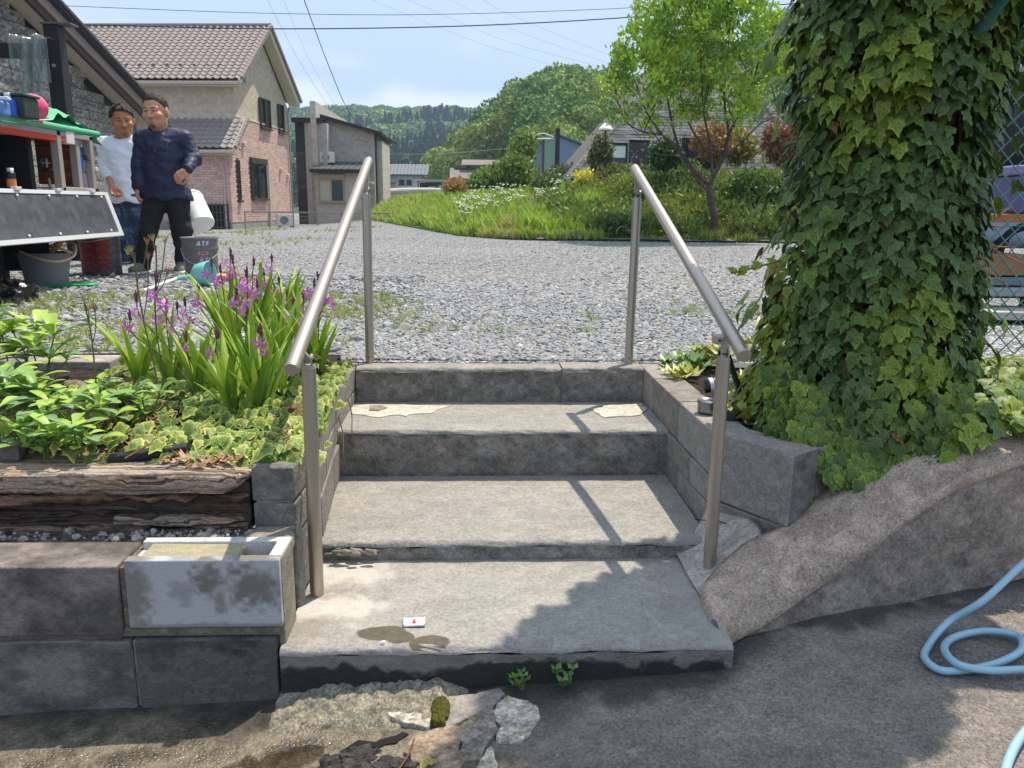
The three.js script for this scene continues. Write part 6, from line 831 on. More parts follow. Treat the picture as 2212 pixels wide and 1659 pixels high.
{
  const r = rng(83); const petal = (L, w) => { const g = leafQuad(w, L, .25); return g; };
  const flowerG = (() => { const o = []; for (let k = 0; k < 5; k++) { const g = petal(.030, .013); g.rotateX(-.35); g.rotateZ((k / 5) * 6.283 + .3); o.push(g); } return merge(o); })(), lipG = (() => { const g = petal(.022, .014); g.rotateX(-1.1); g.rotateZ(Math.PI); g.translate(0, 0, .004); return g; })();
  const budG = lathe([[0, 0], [.0038, .006], [.0048, .014], [.003, .026], [0, .034]], 8);
  const spots = [[560, 905, 'clump of purple orchids with broad leaves nearest the left handrail post', 13, .36], [500, 905, 'clump of tall green orchid leaves at the front middle of the bed', 9, .30], [440, 880, 'left leaning clump of orchid leaves over the brown litter', 8, .30], [610, 830, 'orchid clump just behind the left front post with wide leaves', 12, .36], [560, 790, 'dense dark green orchid clump in the middle of the bed', 16, .42], [500, 800, 'orchid clump with several purple flowers left of centre', 14, .42], [660, 790, 'orchid clump against the gravel beside the rail', 10, .34], [620, 760, 'orchid clump at the back with many purple flowers', 14, .40], [300, 850, 'small orchid plant with two striped arching leaves at left', 5, .34], [375, 855, 'orchid clump between the striped plant and the litter', 8, .32], [690, 815, 'orchid leaves leaning out over the wall top by the rail', 9, .30], [610, 880, 'low orchid leaves right behind the front rail post', 8, .27], [530, 850, 'broad orchid leaves in the very middle of the bed', 11, .36]];
  const groups = spots.map(([x, y, label, n, L], i) => { const p = onY(x, y, 0); const o = thing('orchid_plant', label, 'orchid', 'purple ground orchids in the flower bed', V(p.x, bedY(p.x, p.z), p.z)); n = Math.round(n * 1.9); for (let k = 0; k < n; k++) { const a = k / n * 6.283 + r(), g = strapLeaf(L * (.65 + .5 * r()), .020 + .014 * r(), .25 + .85 * r() * r(), (r() - .5) * 1.4, k, 2 + r() * 2); g.rotateX((r() - .2) * .3); g.rotateY(a); g.translate(.03 * (r() - .5), -.01, .03 * (r() - .5)); mesh('leaf', g, strapM[Math.floor(r() * 4)], o); } return o; });
  { const o = groups[8], g1 = strapLeaf(.40, .05, .9, -.5, 3, 4); g1.rotateY(-1.4); mesh('leaf', g1, strapM[1], o); }
  // flower stems: [flower px, py], base clump
  const stems = [[430, 655, 5, 2], [497, 575, 5, 3], [535, 625, 12, 3], [575, 620, 7, 2], [640, 690, 10, 2], [360, 700, 9, 2], [690, 640, 10, 3], [510, 660, 12, 2], [460, 598, 5, 2], [480, 612, 5, 1], [545, 606, 4, 3], [566, 604, 7, 3], [585, 588, 7, 1], [523, 645, 5, 3], [556, 640, 4, 1], [594, 690, 7, 3], [622, 660, 7, 2], [405, 682, 5, 3], [388, 690, 5, 1], [340, 645, 2, 2], [300, 678, 2, 2], [283, 715, 2, 1], [568, 747, 0, 2], [466, 770, 1, 1], [704, 648, 6, 3], [655, 665, 6, 2], [675, 640, 6, 1], [510, 600, 5, 1], [608, 640, 7, 2], [405, 760, 2, 1], [530, 700, 4, 1]];
  for (const [x, y, gi, nf] of stems) { const o = groups[gi], b = o.position, top = onZ(x, y, b.z + .05 * (r() - .5)).sub(b), t2 = top.clone().add(V((r() - .5) * .02, .04 + .03 * r(), 0)); const s = mesh('flower_stem', tube([V((r() - .5) * .05, 0, 0), V(top.x * .35, top.y * .5, 0), top, t2], .0021, 5, 20), stalkM, o); for (let k = 0; k < nf; k++) { const p = top.clone().add(V((k % 2 ? 1 : -1) * (.006 + .018 * r()), -.028 * k + .01, .01)); const g = flowerG.clone(); g.applyMatrix4(mat4(p, (r() - .5) * .9, (r() - .5) * 1.4, (r() - .5) * 1.2, .8 + .45 * r())); mesh('flower', g, petalM[Math.floor(r() * 3)], s); } const lp = lipG.clone(); lp.translate(top.x, top.y, .012); mesh('lip', lp, lipM, s); for (let k = 0; k < 3; k++) { const g = budG.clone(); g.rotateZ((k - 1) * .3 + (r() - .5) * .2); g.translate(t2.x + (k - 1) * .004, t2.y - .008 * Math.abs(k - 1), t2.z); mesh('bud', g, budM, s); } }
}
// whorled evergreen plants at the left edge
{
  const r = rng(47), leaf = (L, w) => { const n = 8, rows = []; for (let i = 0; i <= n; i++) { const t = i / n, W = w * (t < .7 ? lerp(.12, 1, Math.pow(t / .7, 1.2)) : Math.sqrt(Math.max(0, 1 - ((t - .7) / .31) ** 2))), row = []; for (let k = -2; k <= 2; k++) row.push(V(k / 2 * W / 2, .10 * L * Math.sin(t * 2.5) - .25 * L * t * t * .5 + .12 * W * Math.abs(k / 2), t * L)); rows.push(row); } return loft(rows); };
  const mats = [[.22, .33, .05], [.15, .26, .05], [.28, .38, .07], [.13, .23, .09]].map((c) => new THREE.MeshPhysicalMaterial({ color: new THREE.Color(...c.map((q) => q * 1.5)), roughness: .42, transmission: .3, thickness: 0, side: THREE.DoubleSide, specularIntensity: .5 })), G = [leaf(.085, .034), leaf(.075, .030), leaf(.095, .036)];
  const where = [[30, 800, 1.5, 'topmost whorled evergreen plant at the left edge of the bed'], [95, 805, 1.3, 'evergreen plant with pointed leaves right of the topmost one'], [5, 870, 1.2, 'evergreen plant at the left edge halfway down the bed'], [60, 890, 1.1, 'pale green evergreen plant in the middle of the left clump'], [130, 880, 1.0, 'evergreen plant beside the small orchid at left'], [200, 900, .9, 'low evergreen plant under the striped orchid leaves'], [20, 940, .9, 'evergreen plant above the black edging piece at left'], [100, 945, .85, 'front evergreen plant above the sleeper'], [170, 945, .8, 'small evergreen plant nearest the brown litter'], [255, 860, .8, 'clover-like evergreen plant behind the litter'], [-20, 810, 1.4, 'evergreen plant cut by the left frame edge'], [320, 870, .75, 'low evergreen plant between two orchid clumps']];
  for (const [x, y, s, label] of where) { const p = onY(x, y + 40, 0), o = thing('evergreen_plant', label, 'plant', 'whorled evergreen plants at the left of the bed', V(p.x, bedY(p.x, p.z), p.z)); const stems = []; for (let q = 0; q < 6; q++) { const h = (.05 + .11 * r()) * s, e = V((r() - .5) * .17 * s, h, (r() - .5) * .15 * s); stems.push(tube([V(e.x * .3, -.02, e.z * .3), e.clone().multiplyScalar(.6), e], .0025, 5, 6)); const nl = 6 + Math.floor(r() * 3); for (let k = 0; k < nl; k++) { const m = mesh('leaf', G[Math.floor(r() * 3)], mats[Math.floor(r() * 4)], o); m.position.copy(e); m.rotation.set(-.25 - .5 * r() + (k % 2) * .3, k / nl * 6.283 + r() * .5, (r() - .5) * .3, 'YXZ'); m.scale.setScalar(s * (.75 + .5 * r())); } } mesh('stems', merge(stems), plain(0x6f8038, .8), o); }
}
// seed-head stalks rising through the bed
{
  const r = rng(19), mk = (label, pts, heads) => { const b = onY(...pts[0], 0), o = thing('seed_stalk', label, 'plant', 'thin stalks with seed heads', V(b.x, 0, b.z)); const P = pts.map(([x, y]) => onZ(x, y, b.z).sub(o.position)); mesh('stem', tube(P, .0026, 5, 30), plain(0x5f5b3c, .8), o); for (const [j, x, y] of heads) { const e = onZ(x, y, b.z).sub(o.position); mesh('branch', tube([P[j], P[j].clone().lerp(e, .5).add(V(.006, 0, 0)), e], .0018, 5, 12), plain(0x6a6440, .8), o); const hd = []; for (let k = 0; k < 5; k++) { const g = new THREE.ConeGeometry(.0028, .026, 6); g.translate(0, .013, 0); g.rotateX((k - 2) * .16); g.rotateZ((k - 2) * .2 + (r() - .5) * .2); g.translate(e.x, e.y, e.z); hd.push(g); } mesh('seed_head', merge(hd), plain([0x8d8a4a, 0x8a5a50, 0x9a8a55][Math.floor(r() * 3)], .8), o); } return o; };
  mk('tallest branching seed stalk in front of the two men', [[350, 900], [335, 800], [310, 690], [296, 610], [290, 545]], [[3, 283, 545], [3, 318, 528], [2, 320, 560], [4, 276, 550]]);
  mk('seed stalk just right of the tallest one', [[372, 880], [340, 730], [335, 640], [338, 590], [337, 530]], [[2, 357, 525], [3, 330, 520], [2, 362, 590]]);
  mk('thin bare stalk standing alone at left of the bed', [[215, 900], [205, 800], [200, 745], [193, 700], [182, 655]], [[2, 205, 670], [3, 181, 650]]);
}
// small leafy plants on the right bed
{
  const r = rng(53), put = (label, x, y, n, spread, h, pal) => { const p = onY(x, y, -.005), o = thing('leafy_plant', label, 'plant', null, p); const st = []; const g0 = leafQuad(.036, .055, .2); for (let i = 0; i < n; i++) { const a = r() * 6.283, d = spread * Math.sqrt(r()), e = V(Math.cos(a) * d, h * (.3 + .8 * r()) * (1 - .5 * d / spread), Math.sin(a) * d); st.push(tube([V(e.x * .2, 0, e.z * .2), V(e.x * .7, e.y * .7, e.z * .7), e], .0018, 4, 5)); for (let k = 0; k < 3; k++) { const m = mesh('leaf', g0, pal[Math.floor(r() * pal.length)], o); m.position.copy(e); m.rotation.set(1.1 + .5 * (r() - .5), r() * 6.28, 0, 'YXZ'); m.scale.setScalar(.7 + .6 * r()); } } stuff(mesh('stems', merge(st), plain(0x7b8a40, .8), o)); };
  const yg = [[.42, .46, .06], [.30, .40, .05], [.5, .48, .10]].map((c) => new THREE.MeshPhysicalMaterial({ color: new THREE.Color(...c), roughness: .5, transmission: .45, thickness: 0, side: THREE.DoubleSide })), gg = [[.12, .24, .05], [.18, .31, .05]].map((c) => new THREE.MeshPhysicalMaterial({ color: new THREE.Color(...c), roughness: .45, transmission: .35, thickness: 0, side: THREE.DoubleSide }));
  put('tall yellow-green plant between the right rail and the ivy', 1660, 800, 26, .10, .24, yg); put('low green plant on the wall top beside the gravel', 1485, 795, 26, .10, .05, gg); put('yellowish plant behind the right front post', 1545, 785, 20, .09, .09, yg); put('small creeping plant on the right wall top', 1470, 815, 12, .05, .03, yg); put('bright plant at the foot of the ivy beside the black rod', 1640, 870, 22, .10, .10, [...yg, ...gg]);
  put('small weed sprouting at the foot of the ivy wall top', 1600, 905, 12, .05, .03, [...yg]);
  // clover and weeds at the foot of the bottom step
  const cl = (x, y, label, n, s = 1) => { const p = onY(x, y, -.47), o = thing('clover_weed', label, 'weed', null, V(p.x, gy(p.x), p.z)); const g0 = leafQuad(.017, .018, .12); const st = []; for (let i = 0; i < n; i++) { const e = V((r() - .5) * .06 * s, (.015 + .035 * r()) * s, (r() - .5) * .03 + .006); st.push(tube([V(e.x * .3, 0, e.z * .3), e.clone().multiplyScalar(.6), e], .0009, 4, 5)); for (let k = 0; k < 3; k++) { const m = mesh('leaf', g0, gg[i % 2], o); m.position.copy(e); m.rotation.set(1.1, k * 2.09 + r() * .4, 0, 'YXZ'); m.scale.setScalar(s * (.8 + .4 * r())); } } stuff(mesh('stems', merge(st), plain(0x6f7f3f, .8), o)); }; cl(1215, 1488, 'clover growing at the foot of the bottom step near the middle', 7); cl(1130, 1490, 'small weed at the foot of the step left of the clover', 8, .9); cl(1050, 1470, 'tiny weed by the cracked concrete under the step', 4, .7);
  // moss cushion
  const p = onY(950, 1535, -.465), ms = thing('moss_cushion', 'olive green moss cushion on the broken concrete', 'moss', null, V(p.x, gy(p.x) + .012, p.z)); const mg = (sx, sz, dx, dz, s) => { const g = new THREE.SphereGeometry(1, 40, 20); g.scale(sx, .014, sz); jitterGeo(g, .012, 60, s); jitterGeo(g, .006, 220, s + 3); g.translate(dx, .0, dz); return boxUV(g); }; mesh('moss', merge([mg(.022, .036, .004, -.014, 1), mg(.017, .022, -.003, .026, 2)]), std({ map: rep(tex(256, 256, (u, v) => { const f = white(u, v), n = soft(u * 6, v * 6); const k = .6 + .7 * f * n + .3 * n; return [.34 * k, .33 * k, .05 * k]; }), .08), bumpMap: bumpOf(.15), bumpScale: .006, roughness: 1 }), ms);
  // fallen maple leaf, twig
  const lp = onY(932, 1632, -.46), lf = mesh('fallen_leaf', (() => { const g = IVY[2].clone(); g.scale(.034, .034, .034); g.rotateX(-1.35); return g; })(), ivyMat([.75, .45, .14])); lf.position.set(lp.x, gy(lp.x) + .014, lp.z); lf.rotation.y = 2.6; tag(lf, 'orange fallen leaf on the cracked concrete at the bottom', 'leaf'); const tw = mesh('twig', tube([onY(895, 1590, -.46), onY(880, 1625, -.458), onY(858, 1658, -.46)].map((q) => V(q.x, gy(q.x) + .016, q.z)), .0022, 5, 10), plain(0x6b3f25, .8)); tag(tw, 'reddish brown twig across the crack in the pavement', 'twig');
}
// ---------------------------------------------------------------- people
// skin from a signed distance field: one continuous surface (surface nets)
function skin(f, lo, hi, cell) {
  const nx = Math.ceil((hi.x - lo.x) / cell) + 1, ny = Math.ceil((hi.y - lo.y) / cell) + 1, nz = Math.ceil((hi.z - lo.z) / cell) + 1, F = new Float32Array(nx * ny * nz), I = (i, j, k) => (k * ny + j) * nx + i;
  for (let k = 0; k < nz; k++) for (let j = 0; j < ny; j++) for (let i = 0; i < nx; i++) F[I(i, j, k)] = f(lo.x + i * cell, lo.y + j * cell, lo.z + k * cell);
  const idx = new Int32Array(nx * ny * nz).fill(-1), pos = [], tri = [], E = [[0, 1], [0, 2], [0, 4], [1, 3], [1, 5], [2, 3], [2, 6], [3, 7], [4, 5], [4, 6], [5, 7], [6, 7]];
  for (let k = 0; k < nz - 1; k++) for (let j = 0; j < ny - 1; j++) for (let i = 0; i < nx - 1; i++) {
    const v = []; let m = 0; for (let c = 0; c < 8; c++) { const q = F[I(i + (c & 1), j + ((c >> 1) & 1), k + (c >> 2))]; v.push(q); if (q < 0) m |= 1 << c; } if (m === 0 || m === 255) continue;
    let x = 0, y = 0, z = 0, n = 0; for (const [a, b] of E) { if ((v[a] < 0) === (v[b] < 0)) continue; const t = v[a] / (v[a] - v[b]); x += lerp(a & 1, b & 1, t); y += lerp((a >> 1) & 1, (b >> 1) & 1, t); z += lerp(a >> 2, b >> 2, t); n++; }
    idx[I(i, j, k)] = pos.length / 3; pos.push(lo.x + (i + x / n) * cell, lo.y + (j + y / n) * cell, lo.z + (k + z / n) * cell);
  }
  const quad = (a, b, c, d, flip) => { if (a < 0 || b < 0 || c < 0 || d < 0) return; flip ? tri.push(a, c, b, a, d, c) : tri.push(a, b, c, a, c, d); };
  for (let k = 1; k < nz - 1; k++) for (let j = 1; j < ny - 1; j++) for (let i = 1; i < nx - 1; i++) {
    const s = F[I(i, j, k)] < 0;
    if (s !== F[I(i + 1, j, k)] < 0) quad(idx[I(i, j - 1, k - 1)], idx[I(i, j, k - 1)], idx[I(i, j, k)], idx[I(i, j - 1, k)], !s);
    if (s !== F[I(i, j + 1, k)] < 0) quad(idx[I(i - 1, j, k - 1)], idx[I(i - 1, j, k)], idx[I(i, j, k)], idx[I(i, j, k - 1)], !s);
    if (s !== F[I(i, j, k + 1)] < 0) quad(idx[I(i - 1, j - 1, k)], idx[I(i, j - 1, k)], idx[I(i, j, k)], idx[I(i - 1, j, k)], !s);
  }
  const g = new THREE.BufferGeometry(); g.setAttribute('position', new THREE.Float32BufferAttribute(pos, 3)); g.setIndex(tri); g.computeVertexNormals(); return g;
}
const smin = (a, b, k) => { const h = clamp(.5 + .5 * (b - a) / k); return lerp(b, a, h) - k * h * (1 - h); };
function cap(x, y, z, a, b, ra, rb) { const bx = b.x - a.x, by = b.y - a.y, bz = b.z - a.z, px = x - a.x, py = y - a.y, pz = z - a.z, t = clamp((px * bx + py * by + pz * bz) / (bx * bx + by * by + bz * bz + 1e-9)); return Math.hypot(px - bx * t, py - by * t, pz - bz * t) - lerp(ra, rb, t); }
function ell(x, y, z, c, rx, ry, rz) { const k = Math.hypot((x - c.x) / rx, (y - c.y) / ry, (z - c.z) / rz); return (k - 1) * Math.min(rx, ry, rz); }
const bones = (L, k) => (x, y, z) => { let d = 9; for (const b of L) { const q = b.length === 4 ? cap(x, y, z, b[0], b[1], b[2], b[3]) : ell(x, y, z, b[0], b[1], b[2], b[3], b[4]); d = smin(d, q, k); } return d; };
// head in its own axes: chin at y = 0, crown at 0.235, looks along +z
function headGeo(p) {
  const base = [[V(0, .135, -.012), .078 * p.wide, .100, .096], [V(0, .066, .014), .063 * p.wide, .062, .070], [V(0, .022, .045), .036 * p.wide, .026, .036], [V(0, .05, .03), .060 * p.wide, .040, .05]].map((e) => [e[0], e[1], e[2], e[3], 1]);
  const f = (x, y, z) => {
    let d = 9; for (const e of base) d = smin(d, ell(x, y, z, e[0], e[1], e[2], e[3]), .022);
    d = smin(d, cap(x, y, z, V(0, .125, .086), V(0, .088, .106), .009, .0145), .012);                       // nose
    for (const s of [-1, 1]) { d = smin(d, ell(x, y, z, V(s * .014, .086, .094), .010, .009, .010), .008); d = smin(d, ell(x, y, z, V(s * .043, .092, .062), .030, .024, .026), .02); d = smin(d, cap(x, y, z, V(s * .014, .143, .084), V(s * .048, .140, .070), .010, .009), .012); d = smin(d, ell(x, y, z, V(s * .080 * p.wide, .108, -.008), .012, .034, .022), .008); d = Math.max(d, -ell(x, y, z, V(s * .033, .124, .091), .017, .009, .012)); d = smin(d, ell(x, y, z, V(s * .032, .123, .076), .014, .010, .012), .003); }
    d = smin(d, cap(x, y, z, V(-.020, .055, .088), V(.020, .055, .088), .006, .006), .008); d = smin(d, cap(x, y, z, V(-.018, .045, .086), V(.018, .045, .086), .007, .007), .008); d = Math.max(d, -cap(x, y, z, V(-.022, .0505, .096), V(.022, .0505, .096), .0022, .0022));
    return smin(d, cap(x, y, z, V(0, .03, -.02), V(0, -.09, -.035), .056 * p.wide, .062 * p.wide), .03);
  };
  const g = skin(f, V(-.115, -.085, -.125), V(.115, .25, .14), .0048), P = g.attributes.position, C = new Float32Array(P.count * 3);
  for (let i = 0; i < P.count; i++) { const x = Math.abs(P.getX(i)), y = P.getY(i), z = P.getZ(i); let c = [...p.tone]; const m = (t, k) => { c = c.map((q, j) => lerp(q, t[j], k)); }; const n = .9 + .2 * vn(x * 90, y * 90, z * 90); c = c.map((q) => q * n);
    if (z > .05) { m([.035, .024, .02], sst(1, .6, Math.hypot((x - .033) / .024, (y - (.147 - .1 * Math.abs(x - .036))) / .0065)) * .85); m([.02, .014, .012], sst(1, .7, Math.hypot((x - .032) / .013, (y - .123) / .0055)) * .9); m([.30, .12, .10], sst(1.1, .7, Math.hypot(x / .026, (y - .050) / .012)) * .6); m([.07, .045, .035], sst(1, .6, Math.hypot(x / .03, (y - .068) / .006)) * p.stubble); m([.05, .034, .028], sst(1, .5, Math.hypot(x / .030, (y - .018) / .020)) * p.beard); }
    C.set(c, i * 3); }
  g.setAttribute('color', new THREE.BufferAttribute(C, 3));
  const hair = (x, y, z) => { let d = 9; for (const e of base.slice(0, 1)) d = ell(x, y, z, V(0, .142, -.016), e[1] + p.hair, e[2] + p.hair, e[3] + p.hair); d += (vn(x * p.curl, y * p.curl, z * p.curl) - .5) * p.curlAmp; const nz = .010 * (vn(x * 160, y * 160, z * 160) - .5), temple = sst(.035, .075, Math.abs(x)); const front = lerp(.196, .168, temple), cut = (z > .0 ? lerp(lerp(front, .135, temple * sst(.045, .01, z)), front, sst(.0, .06, z)) : lerp(lerp(front, .135, temple), .085, sst(.0, -.06, z))) + nz - y; return Math.max(d, cut); };
  return [g, skin(hair, V(-.13, .05, -.16), V(.13, .285, .13), .0055)];
}
// a right hand in its own axes: wrist at the origin, fingers along -y, palm facing +z, thumb toward +x; curl closes the fingers
function handGeo(curl, mirror = 1, s = 1) {
  const L = []; L.push([V(0, .0, 0), V(0, -.035, 0), .026, .030]); const k = [[-.030, -.078], [-.011, -.086], [.009, -.086], [.027, -.080]]; for (const [x, y] of k) L.push([V(x * .6, -.03, 0), V(x, y, 0), .018, .0125]);
  const f = [[.022, .016, .014], [.028, .02, .017], [.031, .022, .018], [.028, .02, .017]].map((q) => q.map((v) => v * 1.15)); k.forEach(([x, y], i) => { let p = V(x, y, 0), a = 0; f[i].forEach((l, j) => { a += curl * (j ? 1.1 : .8) + .06 * i * (j ? .2 : 1); const q = p.clone().add(V(x * .06, -Math.cos(a) * l, Math.sin(a) * l)); L.push([p, q, .0105 - j * .001, .0098 - j * .001]); p = q; }); });
  const t0 = V(.026, -.025, .006), t1 = V(.050, -.052, .020), t2 = V(.052, -.082, .034), t3 = V(.044, -.102, .044); L.push([V(.01, -.012, .004), t0, .02, .017], [t0, t1, .0165, .014], [t1, t2, .0135, .012], [t2, t3, .0115, .010]);
  const g = skin(bones(L, .007), V(-.065, -.17, -.05), V(.085, .045, .13), .0042); g.scale(mirror * s, s, s); if (mirror < 0) { const ix = g.index.array; for (let i = 0; i < ix.length; i += 3) { const t = ix[i]; ix[i] = ix[i + 1]; ix[i + 1] = t; } g.computeVertexNormals(); } return g;
}
function place(g, at, down, face) { const y = down.clone().normalize().negate(), z = face.clone().addScaledVector(y, -face.dot(y)).normalize(), x = y.clone().cross(z); g.applyMatrix4(new THREE.Matrix4().makeBasis(x, y, z).setPosition(at)); return g; }
const flat = (g, c) => tint(g, c);
function person(label, cfg) {
  const J = cfg.joints, base = cfg.base, o = thing('person', label, 'person', null, base), rel = (p) => p.clone().sub(base); const j = Object.fromEntries(Object.entries(J).map(([k, v]) => [k, rel(v)]));
  const tone = cfg.tone, S = cfg.scale ?? 1, bounds = (m) => { const b = new THREE.Box3(); Object.values(j).forEach((p) => b.expandByPoint(p)); return [b.min.clone().subScalar(m), b.max.clone().addScalar(m)]; };
  // body: torso, limbs and neck in one field; head and hands are finer pieces of the same skin
  const body = [[j.pelvis, j.chest, .115, .135], [j.chest, j.neck, .125, .062], [j.shL, j.elL, .05, .042], [j.elL, j.wrL, .041, .028], [j.shR, j.elR, .05, .042], [j.elR, j.wrR, .041, .028], [j.hipL, j.knL, .085, .058], [j.knL, j.anL, .058, .038], [j.hipR, j.knR, .085, .058], [j.knR, j.anR, .058, .038], [j.shL, j.shR, .06, .06]];
  const [lo, hi] = bounds(.2); const bg = flat(skin(bones(body, .05), lo, hi, .016), tone);
  const [hg, hair] = headGeo({ tone, ...cfg.head }); const hm = new THREE.Matrix4().makeRotationFromEuler(new THREE.Euler(cfg.tilt[0], cfg.tilt[1], cfg.tilt[2], 'YXZ')); hm.scale(V(S * cfg.headScale, S * cfg.headScale, S * cfg.headScale)); hm.setPosition(j.chin); hg.applyMatrix4(hm); hair.applyMatrix4(hm);
  const hands = [place(handGeo(cfg.curlL ?? .5, cfg.mirL ?? 1, cfg.handScale), j.wrL, j.hdL.clone().sub(j.wrL), cfg.palmL), place(handGeo(cfg.curlR ?? .5, cfg.mirR ?? -1, cfg.handScale), j.wrR, j.hdR.clone().sub(j.wrR), cfg.palmR)].map((g) => flat(g, tone.map((q) => q * 1.04)));
  mesh('body', merge([bg, hg, ...hands]), new THREE.MeshPhysicalMaterial({ color: 0xffffff, vertexColors: true, roughness: .5, specularIntensity: .4 }), o);
  mesh('hair', hair, plain(cfg.hairHex, .75), o);
  const wr = (amp, f, sy = .8) => (x, y, z) => amp * (fbm(x * f, y * f * sy + x * f * .6, z * f, 3) - .5);
  // upper garment
  const bulge = cfg.bulk, G = [[j.pelvis.clone().add(V(0, -.04, 0)), j.chest, .168 * bulge, .165 * bulge], [j.chest, j.neck.clone().add(V(0, -.05, -.01)), .15 * bulge, .085], [j.shL, j.shR, .085 * bulge, .085 * bulge], [j.shL, j.elL, .078 * bulge, .064], [j.shR, j.elR, .078 * bulge, .064], [j.pelvis.clone().add(V(-.07, .02, .01)), j.chest.clone().add(V(-.09, .06, 0)), .115 * bulge, .11 * bulge], [j.pelvis.clone().add(V(-.078, -.08, 0)), j.pelvis.clone().add(V(.078, -.08, 0)), .15 * bulge, .15 * bulge], [j.pelvis.clone().add(V(.07, .02, .01)), j.chest.clone().add(V(.09, .06, 0)), .115 * bulge, .11 * bulge], [j.elL, j.elL.clone().lerp(j.wrL, cfg.sleeveL), .066, .052], [j.elR, j.elR.clone().lerp(j.wrR, cfg.sleeveR), .066, .052]];
  const gf = bones(G, .035), w1 = wr(.030, 9), w2 = wr(.030, 13, 2.4), hem = j.pelvis.y - cfg.hem, nk = j.neck; const garment = (x, y, z) => { let d = gf(x, y, z); if (Math.abs(d) < .06) d += w1(x, y, z) + w2(x, y, z); d = Math.max(d, hem + .014 * Math.sin(x * 30) - y - (Math.hypot(x - j.pelvis.x, z - j.pelvis.z) > .26 ? 9 : 0)); d = Math.max(d, -ell(x, y, z, nk.clone().add(V(0, .05, .035)), .078, .10, .10)); return d; };
  mesh(cfg.topName, skin(garment, lo, hi, .0125), cfg.topMat, o);
  if (cfg.collar) { const C = []; for (let i = 0; i <= 28; i++) { const a = .55 + i / 28 * (6.283 - 1.1), c = V(Math.sin(a), 0, Math.cos(a)), row = []; for (const [r, y] of [[.092, -.02], [.094, .03], [.088, .066], [.079, .064], [.078, -.02]]) row.push(nk.clone().add(V(c.x * r * 1.05, y - .035 * Math.cos(a) - .0, c.z * r))); C.push(row); } mesh('collar', loft(C), cfg.topMat, o); const zp = []; for (let i = 0; i <= 6; i++) zp.push(nk.clone().add(V(.01, -.09 - i * .02, .118 + .012 * i))); mesh('zip', tube(zp, .003, 5, 10), plain(0x5a5d68, .4), o); }
  const seam = (n, P, rad, m) => { const pts = P.map(([x, y]) => { const p = j.chest.clone().add(V(x, y, 0)); let z = .45; while (z > -.3 && garment(p.x, p.y, p.z + z) > 0) z -= .004; return V(p.x, p.y, p.z + z + .001); }); mesh(n, tube(pts, rad, 5, 40), m, o); };
  if (cfg.seams) for (const [n, P, rad, hex] of cfg.seams) seam(n, P, rad, plain(hex, .7));
  if (cfg.cuff) for (const [e, w, t] of cfg.cuff) mesh('cuff', (() => { const p = j[e].clone().lerp(j[w], t), d = j[w].clone().sub(j[e]).normalize(), g = new THREE.TorusGeometry(.054, .012, 8, 20); g.applyQuaternion(new THREE.Quaternion().setFromUnitVectors(V(0, 0, 1), d)); g.translate(p.x, p.y, p.z); return g; })(), cfg.topMat, o);
  // trousers
  const T = [[j.hipL, j.knL, .108, .084], [j.knL, j.anL, .082, .068], [j.hipR, j.knR, .108, .084], [j.knR, j.anR, .082, .068], [j.pelvis.clone().add(V(-.03, -.03, 0)), j.pelvis.clone().add(V(.03, .05, 0)), .14, .135], [j.hipL, j.hipR, .115, .115]], tf = bones(T, .03), t1 = wr(.040, 8), t2 = wr(.026, 13, 2.2), top = j.pelvis.y + .1; mesh('trousers', skin((x, y, z) => { let d = tf(x, y, z); if (Math.abs(d) < .06) d += t1(x, y, z) + t2(x, y, z); return Math.max(d, y - top, .045 - y); }, lo, hi, .0125), cfg.legMat, o);
  // shoes
  for (const [an, dir] of [[j.anL, cfg.footL], [j.anR, cfg.footR]]) { const d = dir.clone().normalize(), heel = V(an.x, .045, an.z).addScaledVector(d, -.045), toe = V(an.x, .042, an.z).addScaledVector(d, .165), mid = heel.clone().lerp(toe, .45).add(V(0, .03, 0)); const sf = bones([[heel, toe, .046, .040], [heel.clone().add(V(0, .03, 0)), mid, .046, .042]], .03), L2 = [heel, toe].reduce((b, p) => b.expandByPoint(p), new THREE.Box3()); const sh = mesh('shoe', skin((x, y, z) => Math.max(sf(x, y, z), .018 - y), L2.min.clone().subScalar(.09), L2.max.clone().addScalar(.1), .008), cfg.shoeMat, o); const so = bones([[heel.clone().setY(.012), toe.clone().setY(.012), .052, .046]], .01); mesh('sole', skin((x, y, z) => Math.max(so(x, y, z), y - .024, .001 - y), L2.min.clone().subScalar(.09), L2.max.clone().addScalar(.1), .008), cfg.soleMat, sh); }
  return o;
}
const cloth = (hex, s = .3, rough = .9, o = {}) => std({ color: hex, roughness: rough, ...o });
